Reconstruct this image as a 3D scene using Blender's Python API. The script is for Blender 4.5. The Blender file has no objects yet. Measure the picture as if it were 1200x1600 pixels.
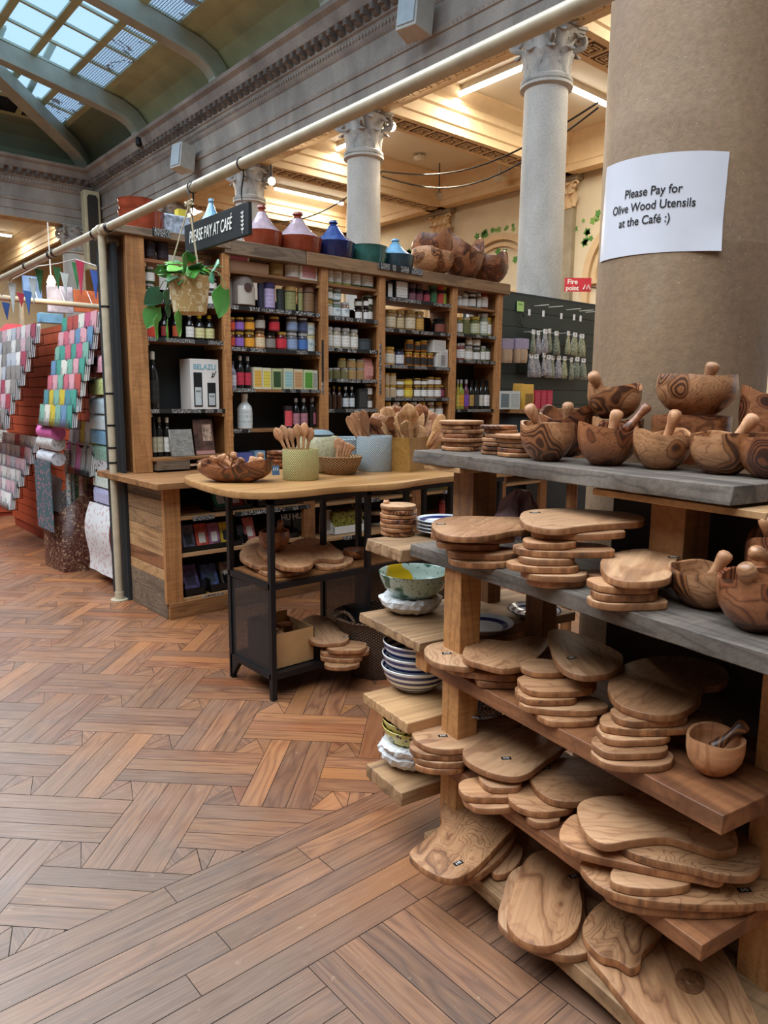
import bpy, bmesh, math, random
from mathutils import Vector, Matrix
random.seed(7)
S = bpy.context.scene
COL = S.collection
PI = math.pi
def V(*a): return Vector(a)

# ---------------------------------------------------------------- camera
F, EYE, YAW, PITCH, ROLL = 1140.0, 1.4, math.radians(40.5), math.atan(178/1140), 0.0075
cf = V(math.sin(YAW)*math.cos(PITCH), math.cos(YAW)*math.cos(PITCH), -math.sin(PITCH))
_r = V(math.cos(YAW), -math.sin(YAW), 0); _u = _r.cross(cf)
cr = _r*math.cos(ROLL) + _u*math.sin(ROLL); cu = -_r*math.sin(ROLL) + _u*math.cos(ROLL)
CAM = V(0, 0, EYE)
cd = bpy.data.cameras.new('camera'); cam = bpy.data.objects.new('camera', cd); COL.objects.link(cam)
m = Matrix.Identity(4)
for i in range(3): m[i][0], m[i][1], m[i][2], m[i][3] = cr[i], cu[i], -cf[i], CAM[i]
cam.matrix_world = m
cd.sensor_fit = 'VERTICAL'; cd.sensor_height = 36; cd.sensor_width = 27; cd.lens = F/1600*36; cd.clip_start = .02; cd.clip_end = 200
S.camera = cam
# points of the place measured from the photograph: where the sight line of a pixel meets a plane of the room
def ray(x, y): return cf + cr*((x-600)/F) + cu*((800-y)/F)
def WZ(x, y, z=0.0): d = ray(x, y); return CAM + d*((z-EYE)/d.z)
def WY(x, y, Y): d = ray(x, y); return CAM + d*(Y/d.y)
def WX(x, y, X): d = ray(x, y); return CAM + d*(X/d.x)
FH = V(math.sin(YAW), math.cos(YAW), 0); RH = V(math.cos(YAW), -math.sin(YAW), 0)
def fwd(p): return FH.x*p.x + FH.y*p.y
def WF(x, y, dist): d = ray(x, y); return CAM + d*(dist/(d.x*FH.x+d.y*FH.y))

# ---------------------------------------------------------------- view, world, daylight
S.view_settings.view_transform = 'Standard'; S.view_settings.look = 'None'
S.view_settings.exposure = 0.12; S.view_settings.gamma = 1.0; S.view_settings.use_curve_mapping = False
W = bpy.data.worlds.new('world'); S.world = W; W.use_nodes = True
W.node_tree.nodes['Background'].inputs[0].default_value = (.56, .78, 1.0, 1)
W.node_tree.nodes['Background'].inputs[1].default_value = 1.15
S.cycles.max_bounces = 7; S.cycles.diffuse_bounces = 4; S.cycles.glossy_bounces = 3
S.cycles.transmission_bounces = 4; S.cycles.transparent_max_bounces = 8
S.cycles.sample_clamp_indirect = 6; S.cycles.caustics_reflective = False; S.cycles.caustics_refractive = False
def area(name, loc, rot, sx, sy, power, col):
    l = bpy.data.lights.new(name, 'AREA'); l.shape = 'RECTANGLE'; l.size = sx; l.size_y = sy; l.energy = power; l.color = col
    o = bpy.data.objects.new(name, l); o.location = loc; o.rotation_euler = rot; COL.objects.link(o); return o
area('skylight_daylight', (-1.6, 3.5, 7.6), (0, 0, 0), 7, 13, 1500, (.88, .94, 1.0))
area('skylight_daylight', (1.6, 14.5, 7.6), (0, 0, 0), 3.4, 5, 420, (.86, .93, 1.0))

# ---------------------------------------------------------------- materials
def lin(c):
    if isinstance(c, str):
        c = c.lstrip('#'); c = [int(c[i:i+2], 16)/255 for i in (0, 2, 4)]
    return tuple((v/12.92 if v <= .04045 else ((v+.055)/1.055)**2.4) for v in c[:3]) + (1,)
class NT:
    def __init__(s, name):
        s.m = bpy.data.materials.new(name); s.m.use_nodes = True; s.t = s.m.node_tree
        s.b = s.t.nodes['Principled BSDF']; s.o = s.t.nodes['Material Output']
    def n(s, typ, _in=None, **kw):
        nd = s.t.nodes.new(typ)
        for k, v in kw.items(): setattr(nd, k, v)
        if _in:
            for k, v in _in.items(): s.set(nd.inputs[k], v)
        return nd
    def set(s, sock, v):
        if isinstance(v, bpy.types.NodeSocket): s.t.links.new(v, sock)
        else: sock.default_value = v
    def math(s, op, a, b=0.0, c=None):
        nd = s.n('ShaderNodeMath', operation=op); s.set(nd.inputs[0], a); s.set(nd.inputs[1], b)
        if c is not None: s.set(nd.inputs[2], c)
        return nd.outputs[0]
    def ramp(s, fac, stops, interp='LINEAR'):
        nd = s.n('ShaderNodeValToRGB'); nd.color_ramp.interpolation = interp
        e = nd.color_ramp.elements
        while len(e) < len(stops): e.new(.5)
        for i, (p, c) in enumerate(stops): e[i].position = p; e[i].color = lin(c) if isinstance(c, str) else (c if len(c) == 4 else tuple(c)+(1,))
        s.t.links.new(fac, nd.inputs[0]); return nd.outputs[0]
    def mix(s, f, a, b, mode='MIX'):
        nd = s.n('ShaderNodeMix', data_type='RGBA', blend_type=mode)
        s.set(nd.inputs[0], f); s.set(nd.inputs[6], lin(a) if isinstance(a, str) else a); s.set(nd.inputs[7], lin(b) if isinstance(b, str) else b)
        return nd.outputs[2]
    def coord(s, rnd=True, scale=(1, 1, 1)):
        c = s.n('ShaderNodeTexCoord').outputs['Object']
        if rnd:
            r = s.n('ShaderNodeObjectInfo').outputs['Random']
            off = s.n('ShaderNodeCombineXYZ', {0: s.math('MULTIPLY', r, 37.0), 1: s.math('MULTIPLY', r, 71.0), 2: s.math('MULTIPLY', r, 13.0)}).outputs[0]
            c = s.n('ShaderNodeVectorMath', {0: c, 1: off}, operation='ADD').outputs[0]
        return s.n('ShaderNodeMapping', {0: c, 3: scale}).outputs[0]
    def noise(s, vec, scale, detail=4, rough=.55, dist=0.0):
        return s.n('ShaderNodeTexNoise', {'Vector': vec, 'Scale': scale, 'Detail': detail, 'Roughness': rough, 'Distortion': dist}).outputs[0]
    def bump(s, h, strength=.3, dist=.01):
        nd = s.n('ShaderNodeBump', {'Strength': strength, 'Distance': dist, 'Height': h}); s.t.links.new(nd.outputs[0], s.b.inputs['Normal'])
    def fin(s, col, rough=.5, metal=0.0, spec=.5, **kw):
        s.set(s.b.inputs['Base Color'], lin(col) if isinstance(col, str) else col); s.set(s.b.inputs['Roughness'], rough)
        s.b.inputs['Metallic'].default_value = metal; s.b.inputs['Specular IOR Level'].default_value = spec
        for k, v in kw.items(): s.set(s.b.inputs[k.replace('_', ' ')], v)
        return s.m
MT = {}
def flat(name, c, rough=.5, metal=0.0, spec=.5, var=.06, bs=0, sc=9, **kw):
    if name in MT: return MT[name]
    n = NT(name); v = n.noise(n.coord(), sc, 3)
    col = n.mix(1.0, c, n.ramp(v, [(.3, (1-var*2,)*3), (.7, (1+var,)*3)]), 'MULTIPLY')
    if bs: n.bump(n.noise(n.coord(), 60, 4), bs, .004)
    MT[name] = n.fin(col, rough, metal, spec, **kw); return MT[name]
def n_mid(a, b): return tuple(x*.6+y*.4 for x, y in zip(lin(a)[:3], lin(b)[:3]))
def wood(name, light, mid, dark, lines=16, ns=2.2, stretch=(.22, 1, 1), rough=.5, contrast=.8, fib=60, knots=False, tint=.12, bump=.15, coat=0, det=2.0, edge=False):
    """grain lines are the level lines of a stretched noise, as flat sawn timber shows them"""
    n = NT(name); c = n.coord(True, stretch)
    h = n.noise(c, ns, det, .45, .35)
    f = n.math('PINGPONG', n.math('MULTIPLY', h, float(lines)), 1.0)
    if knots:
        k = n.noise(n.coord(True, (1, 1, 1)), 9.5, 1.2, .35, .3)
        kk = n.ramp(k, [(.525, (0, 0, 0)), (.54, (1, 1, 1))])
    fine = n.noise(n.coord(True, (stretch[0]*.12, 1, 1)), fib, 3, .6)
    f2 = n.math('PINGPONG', n.math('MULTIPLY', h, float(lines)*3.3), 1.0)
    msk = n.ramp(n.noise(n.coord(True, (stretch[0]*1.3, stretch[1], stretch[2]*1.1)), ns*.55, 1.5, .4), [(.47, (0, 0, 0)), (.60, (.9,)*3)])
    pale = n.ramp(f2, [(0, n_mid(mid, dark)), (.4, light), (1, light)])
    col = n.mix(msk, n.mix(.25, pale, n.mix(.35, light, mid)), n.mix(.3, n.ramp(f, [(0, dark), (.12, dark), (.3, mid), (.6, light), (1, light)]), pale))
    big = n.noise(n.coord(True, (stretch[0]*1.6, 1, 1)), 5.0, 3, .5)
    col = n.mix(n.ramp(big, [(.35, (0, 0, 0)), (.7, (contrast,)*3)]), col, n.mix(.55, mid, dark))
    if knots:
        rr = n.math('PINGPONG', n.math('MULTIPLY', k, 38.0), 1.0)
        kc = n.ramp(rr, [(0, dark), (.35, dark), (.8, mid)])
        col = n.mix(kk, col, kc)
    col = n.mix(.5, col, n.ramp(fine, [(.3, (.55, .5, .45)), (.65, (1.15, 1.15, 1.12))]), 'MULTIPLY')
    if edge:   # sawn edge of a board: end grain, redder and streaked across
        nz = n.n('ShaderNodeSeparateXYZ', {0: n.n('ShaderNodeTexCoord').outputs['Normal']}).outputs[2]
        ek = n.math('SUBTRACT', 1.0, n.math('ABSOLUTE', nz)); es = n.noise(n.coord(True, (1, 1, .15)), 38, 3, .6)
        col = n.mix(n.math('MULTIPLY', ek, .8), col, n.ramp(es, [(.32, dark), (.5, '#8f5a35'), (.66, '#b98255')]))
    rnd = n.n('ShaderNodeObjectInfo').outputs['Random']
    r2 = n.math('FRACT', n.math('MULTIPLY', rnd, 7.31))
    col = n.mix(1.0, col, n.ramp(r2, [(0, (1-tint,)*3), (1, (1+tint, 1+tint*.9, 1+tint*.7))]), 'MULTIPLY')
    n.bump(n.math('ADD', n.math('MULTIPLY', f, .3), fine), bump, .002)
    if coat: n.b.inputs['Coat Weight'].default_value = coat; n.b.inputs['Coat Roughness'].default_value = .35
    MT[name] = n.fin(col, rough); return MT[name]
M_olive = wood('olive_wood', '#c2946c', '#a3714c', '#643c27', 12, 9, (.3, 1, 1), .48, .55, 70, det=3.5, tint=.16, edge=True)
M_olive2 = wood('olive_wood_pale', '#cba17a', '#ae7e59', '#7a5036', 9, 8, (.32, 1, 1), .5, .5, 75, det=3.5, tint=.14, edge=True)
M_burl = wood('olive_wood_figured', '#c2956c', '#8f5c3a', '#43251a', 15, 8, (.55, 1, 1), .46, .7, 60, det=3.5, tint=.14, edge=True)
M_turned = wood('olive_wood_turned', '#c8946a', '#9f6840', '#4c2a1a', 11, 9.0, (.7, .7, 1.6), .36, .5, 50, True, .16, .08, .25, det=3)
M_turned2 = wood('olive_wood_turned_red', '#ab7049', '#7f482c', '#3c1f13', 15, 10.0, (.8, .8, 1.4), .34, .55, 50, True, .14, .08, .3, det=3)
M_spoon = wood('spoon_wood', '#cf9b72', '#b57f57', '#855337', 7, 9, (1, 1, .2), .5, .4, 60, tint=.2)
M_pine = wood('pine_timber', '#c48d58', '#ab7747', '#7f5230', 9, 5.0, (1, 1, .1), .55, .35, 70)
M_pinex = wood('pine_timber_sawn', '#bf966a', '#a67f55', '#735034', 9, 6.0, (.12, 1, 1), .6, .35, 60)
M_rough = wood('weathered_timber', '#87735f', '#655443', '#3a2e26', 10, 9.0, (.1, 1, 1), .75, .5, 55, bump=.5)
M_slab = wood('worn_slab', '#a07d5a', '#846444', '#54402f', 8, 6, (.14, 1, 1), .65, .4, 45, bump=.3)
M_dkpine = wood('stained_pine', '#956336', '#784c2a', '#4d2f19', 9, 5.0, (1, 1, .1), .6, .45, 60)
M_shelf = wood('shelf_board', '#9c6f44', '#805633', '#523720', 9, 6.0, (.12, 1, 1), .6, .45, 60)
M_redpine = wood('reddish_plank', '#9c6742', '#804f32', '#4c2c1b', 9, 7, (.1, 1, 1), .55, .5, 55)
M_greyY = wood('grey_aged_board', '#756a60', '#544b43', '#2a2521', 9, 9.0, (1, .07, 1), .7, .6, 60, bump=.7)
M_slabY = wood('worn_slab_end_to_end', '#a5825e', '#886646', '#54402f', 8, 6, (1, .14, 1), .65, .4, 45, bump=.3)
M_slabZ = wood('worn_slab_sideways', '#a5825e', '#886646', '#4a382a', 8, 6, (.14, 1, 1), .65, .4, 45, bump=.3)
M_redY = wood('reddish_shelf_plank', '#9c6742', '#804f32', '#4c2c1b', 8, 8, (1, .07, 1), .55, .5, 55)
M_pineY = wood('sawn_pine_plank', '#bf966a', '#a67f55', '#735034', 9, 6.0, (1, .12, 1), .6, .35, 60)
M_roughY = wood('weathered_plank', '#87735f', '#655443', '#3a2e26', 10, 9.0, (1, .1, 1), .75, .5, 55, bump=.5)
M_black = flat('black_metal', '#17171a', .45, .3)
M_back = flat('charcoal_paint', '#22272a', .7)
M_blackpl = flat('black_plastic', '#131313', .4)
M_white = flat('white_card', '#e9e7e2', .6, var=.03)
M_cream = flat('cream_paint_pipe', '#b9ad94', .35, var=.08, sc=14)
def tinted(name, rough, spec=.5, printed=False, coat=0, metal=0):
    n = NT(name); oi = n.n('ShaderNodeObjectInfo').outputs['Color']; col = oi
    if printed:   # small illegible print in rows, on the label itself
        c = n.n('ShaderNodeTexCoord').outputs['Object']
        w = n.noise(n.n('ShaderNodeMapping', {0: c, 3: (9, 9, 2.0)}).outputs[0], 2.2, 2)
        z = n.n('ShaderNodeSeparateXYZ', {0: c}).outputs[2]
        rows = n.math('PINGPONG', n.math('MULTIPLY', z, 14.0), 1.0)
        k = n.math('MULTIPLY', n.math('GREATER_THAN', rows, .55), n.math('GREATER_THAN', w, .52))
        col = n.mix(n.math('MULTIPLY', k, .45), oi, (.05, .05, .06, 1))
    n.b.inputs['Coat Weight'].default_value = coat
    return n.fin(col, rough, metal, spec)
M_tg = tinted('tinted_glass', .08, .6); M_tm = tinted('tinted_matt', .6); M_tp = tinted('printed_paper', .55, printed=True); M_tc = tinted('tinted_metal', .3, metal=.6)

# ---------------------------------------------------------------- mesh helpers
class MB:
    def __init__(s): s.v = []; s.f = []; s.uv = None; s.at = None
    def add(s, vs, fs):
        b = len(s.v); s.v += [Vector(p) for p in vs]; s.f += [tuple(b+i for i in f) for f in fs]; return s
    def box(s, x0, y0, z0, x1, y1, z1):
        x0, x1 = min(x0, x1), max(x0, x1); y0, y1 = min(y0, y1), max(y0, y1); z0, z1 = min(z0, z1), max(z0, z1)
        return s.add([(x0,y0,z0),(x1,y0,z0),(x1,y1,z0),(x0,y1,z0),(x0,y0,z1),(x1,y0,z1),(x1,y1,z1),(x0,y1,z1)],
                     [(0,3,2,1),(4,5,6,7),(0,1,5,4),(1,2,6,5),(2,3,7,6),(3,0,4,7)])
    def loft(s, rings, caps=(1, 1), closed=True):
        n = len(rings[0]); vs = [p for r in rings for p in r]; fs = []
        for i in range(len(rings)-1):
            for j in range(n if closed else n-1):
                k = (j+1) % n; fs.append((i*n+j, i*n+k, (i+1)*n+k, (i+1)*n+j))
        if caps[0]: fs.append(tuple(range(n))[::-1])
        if caps[1]: fs.append(tuple((len(rings)-1)*n+j for j in range(n)))
        return s.add(vs, fs)
    def lathe(s, prof, n=24, c=(0, 0, 0), caps=(1, 1), fn=None):
        rings = []
        for r, z in prof:
            ring = []
            for j in range(n):
                a = 2*PI*j/n; rr, zz = (r, z) if fn is None else fn(r, z, a)
                ring.append((c[0]+rr*math.cos(a), c[1]+rr*math.sin(a), c[2]+zz))
            rings.append(ring)
        return s.loft(rings, caps)
    def tube(s, pts, r, n=8, caps=(1, 1)):
        pts = [Vector(p) for p in pts]; rs = r if isinstance(r, (list, tuple)) else [r]*len(pts); rings = []
        ref = None
        for i, p in enumerate(pts):
            t = (pts[min(i+1, len(pts)-1)] - pts[max(i-1, 0)]).normalized()
            if ref is None: ref = V(0, 0, 1) if abs(t.z) < .9 else V(1, 0, 0)
            a = t.cross(ref).normalized(); b = a.cross(t).normalized(); ref = b
            rings.append([p + (a*math.cos(2*PI*j/n) + b*math.sin(2*PI*j/n))*rs[i] for j in range(n)])
        rings = [r_[::-1] for r_ in rings]
        return s.loft(rings, caps)
    def prism(s, poly, z0, z1, e=0.0):
        """vertical prism over an outline, its rims rounded by e"""
        cx = sum(p[0] for p in poly)/len(poly); cy = sum(p[1] for p in poly)/len(poly)
        def ring(z, d):
            out = []
            for x, y in poly:
                L = math.hypot(x-cx, y-cy) or 1; k = 1-d/L; out.append((cx+(x-cx)*k, cy+(y-cy)*k, z))
            return out
        if e: return s.loft([ring(z0, e), ring(z0+e*.3, e*.3), ring(z0+e, 0), ring(z1-e, 0), ring(z1-e*.3, e*.3), ring(z1, e)])
        return s.loft([ring(z0, 0), ring(z1, 0)])
    def extr(s, prof, axis, a0, a1):
        """extrude an (h,z) profile along an axis: 'x' puts h on y, 'y' puts h on x"""
        mk = (lambda h, z, t: (h, t, z)) if axis == 'y' else (lambda h, z, t: (t, h, z))
        return s.loft([[mk(h, z, a0) for h, z in prof], [mk(h, z, a1) for h, z in prof]])
    def xf(s, M): s.v = [M @ p for p in s.v]; return s
def mesh(name, mb, mat, smooth=35):
    me = bpy.data.meshes.new(name); me.from_pydata([tuple(p) for p in mb.v], [], mb.f); me.validate()
    bm = bmesh.new(); bm.from_mesh(me); bmesh.ops.recalc_face_normals(bm, faces=bm.faces); bm.to_mesh(me); bm.free()
    for mm in (mat if isinstance(mat, (list, tuple)) else [mat]): me.materials.append(mm)
    if smooth:
        me.shade_smooth(); me.set_sharp_from_angle(angle=math.radians(smooth))
    return me
ORG = {}
def wloc(o): return ORG.get(o.name, o.location)
def link(o, parent=None, rec=None):
    COL.objects.link(o)
    if parent: o.parent = parent
    return o
def tag(o, label=None, cat=None, group=None, kind=None):
    if label: o['label'] = label
    if cat: o['category'] = cat
    if group: o['group'] = group
    if kind: o['kind'] = kind
    return o
def obj(name, mb, mat, parent=None, local=False, smooth=35, bev=0, color=None, loc=None):
    """mesh coordinates are world ones unless local; a top-level object gets its origin at its base"""
    if isinstance(mb, MB):
        if not local:
            if parent: off = wloc(parent)
            else:
                xs = [p.x for p in mb.v]; ys = [p.y for p in mb.v]; off = V((min(xs)+max(xs))/2, (min(ys)+max(ys))/2, min(p.z for p in mb.v))
            mb.v = [p-off for p in mb.v]
        me = mesh(name, mb, mat, smooth)
    else: me = mb
    o = bpy.data.objects.new(name, me); link(o, parent)
    if not local and not parent: o.location = off; ORG[o.name] = off.copy()
    elif parent: ORG[o.name] = wloc(parent).copy() if not local else V(0, 0, 0)
    if loc is not None: o.location = loc
    if color: o.color = lin(color)
    if bev:
        b = o.modifiers.new('bevel', 'BEVEL'); b.width = bev; b.segments = 2; b.limit_method = 'ANGLE'
    return o
def thing(name, label, cat, loc=(0, 0, 0), rz=0, group=None):
    o = bpy.data.objects.new(name, None); link(o); o.location = loc; o.rotation_euler = (0, 0, rz); o.empty_display_size = .1
    ORG[o.name] = V(*loc); return tag(o, label, cat, group)
def struct(name, mb, mat, **kw): return tag(obj(name, mb, mat, **kw), kind='structure')
def text(s, parent, mat, size, M, name='lettering', shear=0, depth=.0006, sx=1, bold=0, align='CENTER', space=1, vs=1):
    c = bpy.data.curves.new(name, 'FONT'); c.body = s; c.size = size; c.extrude = depth; c.align_x = align; c.align_y = 'CENTER'
    c.shear = shear; c.offset = bold; c.space_character = space; c.materials.append(mat)
    f = bpy.data.objects.new('tmp', c); COL.objects.link(f); bpy.context.view_layer.update()
    me = bpy.data.meshes.new_from_object(f.evaluated_get(bpy.context.evaluated_depsgraph_get())); bpy.data.objects.remove(f); bpy.data.curves.remove(c)
    if not me.materials: me.materials.append(mat)
    me.name = name; me.transform(M @ Matrix.Diagonal((sx, vs, 1, 1))); o = bpy.data.objects.new(name, me); link(o, parent); return o
def frame(o, x, y, z=None):
    x = Vector(x).normalized(); y = Vector(y).normalized(); z = x.cross(y).normalized(); y = z.cross(x)
    m = Matrix.Identity(4)
    for i in range(3): m[i][0], m[i][1], m[i][2], m[i][3] = x[i], y[i], z[i], o[i]
    return m
def catmull(P, k=4):
    n = len(P); out = []
    for i in range(n):
        a, b, c, d = P[i-1], P[i], P[(i+1) % n], P[(i+2) % n]
        for j in range(k):
            t = j/k
            out.append(tuple(.5*((2*b[q]) + (-a[q]+c[q])*t + (2*a[q]-5*b[q]+4*c[q]-d[q])*t*t + (-a[q]+3*b[q]-3*c[q]+d[q])*t**3) for q in range(len(b))))
    return out
ORD = ['first','second','third','fourth','fifth','sixth','seventh','eighth','ninth','tenth','eleventh','twelfth','thirteenth','fourteenth','fifteenth']
ink = flat('white_chalk', '#ecebe6', .7, var=.02); blk = flat('black_ink', '#111113', .6, var=.02)
# ================================================================ THE SETTING
# ---- parquet floor: blocks of three boards laid at 45 degrees, a straight border, basket blocks in front of it
def floor_mat():
    n = NT('parquet'); uv = n.n('ShaderNodeUVMap', uv_map='UVMap').outputs[0]
    at = n.n('ShaderNodeAttribute', attribute_name='tone').outputs['Vector']
    sp = n.n('ShaderNodeSeparateXYZ', {0: at})
    off = n.n('ShaderNodeVectorMath', {0: uv, 1: n.n('ShaderNodeVectorMath', {0: at, 1: (17, 23, 9)}, operation='MULTIPLY').outputs[0]}, operation='ADD').outputs[0]
    g = n.n('ShaderNodeMapping', {0: off, 3: (.9, 7, 1)}).outputs[0]
    h = n.noise(g, 1.6, 2, .5, .4)
    f = n.math('PINGPONG', n.math('MULTIPLY', h, 16.0), 1.0)
    fine = n.noise(n.n('ShaderNodeMapping', {0: off, 3: (3, 90, 1)}).outputs[0], 2.0, 4, .6)
    col = n.ramp(f, [(0, '#5b3624'), (.25, '#7c4f38'), (.7, '#946443'), (1, '#9c6d49')])
    pl = n.ramp(sp.outputs[1], [(0, '#7d5842'), (.35, '#926448'), (.75, '#aa7145'), (1, '#854c31')])
    col = n.mix(n.ramp(sp.outputs[2], [(.3, (.35,)*3), (.9, (.85,)*3)]), col, pl)
    col = n.mix(.42, col, n.ramp(fine, [(.3, (.6, .56, .52)), (.6, (1.1, 1.1, 1.1))]), 'MULTIPLY')
    col = n.mix(1, col, n.ramp(sp.outputs[0], [(0, (.78,)*3), (1, (1.14, 1.12, 1.08))]), 'MULTIPLY')
    oc = n.n('ShaderNodeTexCoord').outputs['Object']; s3 = n.n('ShaderNodeSeparateXYZ', {0: oc})
    wl = n.math('ADD', n.math('MULTIPLY', s3.outputs[0], -.95), 1.62)     # the trodden, greyed walkway of the hall, with its cool reflected light painted in
    wn = n.math('ADD', wl, n.math('MULTIPLY', n.math('SUBTRACT', n.noise(oc, 1.7, 4, .6), .5), 1.6))
    w = n.n('ShaderNodeMapRange', {0: wn, 1: 0.0, 2: 1.0, 3: 0.0, 4: .85}, clamp=True).outputs[0]
    grey = n.mix(.72, col, n.ramp(fine, [(.25, '#615850'), (.7, '#7f756b')]))
    col = n.mix(w, col, grey)
    sc = n.noise(n.n('ShaderNodeMapping', {0: oc, 3: (1, 1, 1)}).outputs[0], 26, 5, .75)
    col = n.mix(n.ramp(sc, [(.62, (0, 0, 0)), (.75, (.5,)*3)]), col, '#c1a58a')
    n.bump(n.math('ADD', fine, n.math('MULTIPLY', f, .5)), .22, .0015)
    return n.fin(col, n.ramp(n.noise(oc, 6, 4, .6), [(.3, (.30,)*3), (.7, (.48,)*3)]), spec=.5)
FV = []; FF = []; FUV = []; FT = []
def clip(poly, fx):
    out = []
    for i in range(len(poly)):
        a, b = poly[i], poly[(i+1) % len(poly)]; fa, fb = fx(a), fx(b)
        if fa >= 0: out.append(a)
        if fa*fb < 0: t = fa/(fa-fb); out.append((a[0]+(b[0]-a[0])*t, a[1]+(b[1]-a[1])*t))
    return out
def plank(poly, ud, clipY=None):
    """poly in floor metres; ud grain direction"""
    g = .0009+.0006*random.random(); cx = sum(p[0] for p in poly)/len(poly); cy = sum(p[1] for p in poly)/len(poly)
    if clipY:
        poly = clip(poly, clipY)
        if len(poly) < 3: return
        cx = sum(p[0] for p in poly)/len(poly); cy = sum(p[1] for p in poly)/len(poly)
    ar = sum(poly[i][0]*poly[(i+1) % len(poly)][1]-poly[(i+1) % len(poly)][0]*poly[i][1] for i in range(len(poly)))
    if abs(ar) < 3e-4: return
    if ar < 0: poly = poly[::-1]
    poly = [p for i, p in enumerate(poly) if math.dist(p, poly[i-1]) > .003]
    n_ = len(poly)
    if n_ < 3: return
    pts = []
    for i in range(n_):     # move every edge in by the joint width
        (x0, y0), (x1, y1), (x2, y2) = poly[i-1], poly[i], poly[(i+1) % n_]
        a = math.hypot(x1-x0, y1-y0); c = math.hypot(x2-x1, y2-y1); n1 = (-(y1-y0)/a, (x1-x0)/a); n2 = (-(y2-y1)/c, (x2-x1)/c)
        d = 1+n1[0]*n2[0]+n1[1]*n2[1]; d = max(d, .35); pts.append((x1+(n1[0]+n2[0])/d*g, y1+(n1[1]+n2[1])/d*g))
    b = len(FV); t = (random.random(), random.random(), random.random())
    for x, y in pts: FV.append((x, y, 0))
    FF.append(tuple(range(b, b+len(pts))))
    for x, y in pts: FUV.append((x*ud[0]+y*ud[1], -x*ud[1]+y*ud[0])); FT.append(t)
r2 = math.sqrt(.5)
def ab(a, b): return ((a+b)*r2, (b-a)*r2)      # a runs to (+x,-y), b to (+x,+y)
U = .125; cA, cB = -.555, 2.545
keep = lambda p: p[1]-1.862
for i in range(-46, 50):
    for j in range(-46, 50):
        a0 = cA+(i+j)*3*U; b0 = cB+(j-i)*3*U
        x, y = ab(a0, b0)
        if not (-8.5 < x < 13.5 and 1.2 < y < 30): continue
        def q(a, b, c, d, ud): plank([ab(a0+a*U, b0+b*U), ab(a0+c*U, b0+b*U), ab(a0+c*U, b0+d*U), ab(a0+a*U, b0+d*U)], ud, keep)
        for k in range(3):
            w0, w1 = -1+k*2/3, -1+(k+1)*2/3
            q(w0, -2, w1, 2, (r2, r2)); q(1, w0, 5, w1, (r2, -r2))
        for (sx, sy) in ((1, -2), (1, 1)):
            A, B, C_, D = [ab(a0+(sx+p)*U, b0+(sy+r_)*U) for p, r_ in ((0, 0), (1, 0), (1, 1), (0, 1))]
            mid = ((C_[0]+D[0])/2, (C_[1]+D[1])/2)
            plank([A, B, mid], (1, 0), keep); plank([A, mid, D], (0, 1), keep); plank([B, C_, mid], (0, 1), keep)
for k in range(6):
    x = -8+random.random()
    while x < 13:
        L = random.uniform(.5, 1.5); y0 = 1.35+k*.0853; plank([(x, y0), (x+L, y0), (x+L, y0+.0853), (x, y0+.0853)], (1, 0)); x += L
s_ = .404
for i in range(-20, 32):
    for j in range(0, 14):
        x0 = .915+i*s_; y1 = 1.35-j*s_
        for k in range(5):
            w = s_/5
            if (i+j) % 2 == 0: plank([(x0+k*w, y1-s_), (x0+k*w+w, y1-s_), (x0+k*w+w, y1), (x0+k*w, y1)], (0, 1))
            else: plank([(x0, y1-k*w-w), (x0+s_, y1-k*w-w), (x0+s_, y1-k*w), (x0, y1-k*w)], (1, 0))
me = bpy.data.meshes.new('floor'); me.from_pydata(FV, [], FF)
me.uv_layers.new(name='UVMap'); me.attributes.new('tone', 'FLOAT_VECTOR', 'CORNER'); ul = me.uv_layers['UVMap']; ca = me.attributes['tone']
li = [l.vertex_index for l in me.loops]
ul.data.foreach_set('uv', [c for v in li for c in FUV[v]]); ca.data.foreach_set('vector', [c for v in li for c in FT[v]])
me.materials.append(floor_mat())
o = bpy.data.objects.new('floor', me); link(o); tag(o, kind='structure')
struct('floor_subfloor', MB().box(-8.5, -4.5, -.06, 13.6, 30.4, -.0015), flat('floor_gap', '#1c130e', .9))

# ---- stone
def stone(name, c1, c2, c3, sc=1.6, rough=.85, streak=1.0):
    n = NT(name); c = n.coord(False)
    a = n.noise(n.n('ShaderNodeMapping', {0: c, 3: (1, 1, .45)}).outputs[0], sc, 6, .6, .3)
    col = n.ramp(a, [(.3, c1), (.5, c2), (.72, c3)])
    g = n.noise(c, 45, 5, .7)
    col = n.mix(.5*streak, col, n.ramp(g, [(.35, (.7,)*3), (.6, (1.08,)*3)]), 'MULTIPLY')
    pit = n.n('ShaderNodeTexVoronoi', {'Vector': c, 'Scale': 38}).outputs[0]
    col = n.mix(n.ramp(pit, [(.03, (.6,)*3), (.09, (0, 0, 0))]), col, '#c8bdac')
    n.bump(g, .3, .006); MT[name] = n.fin(col, rough); return MT[name]
M_colbig = stone('plastered_column_stone', '#7c6650', '#927659', '#a08a70', 1.8, .6)
M_col = stone('grey_column_stone', '#a9a59d', '#bcb7ae', '#c9c5bd', 2.2)
M_ent = stone('grimy_carved_stone', '#777069', '#9a9188', '#b2a89c', 1.3)
M_entd = stone('soot_dark_carving', '#57504c', '#766d66', '#91877d', 3.0)
M_capst = stone('weathered_capital_stone', '#8a8681', '#aba69f', '#c2bdb5', 6)
M_creamw = flat('cream_plaster', '#e3d6b8', .75, var=.05, sc=1.3)
M_creamc = flat('cream_ceiling_paint', '#dfd6c2', .8, var=.03, sc=1)
M_creamd = flat('buff_moulding_paint', '#dcc096', .7, var=.04, sc=4)
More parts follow.
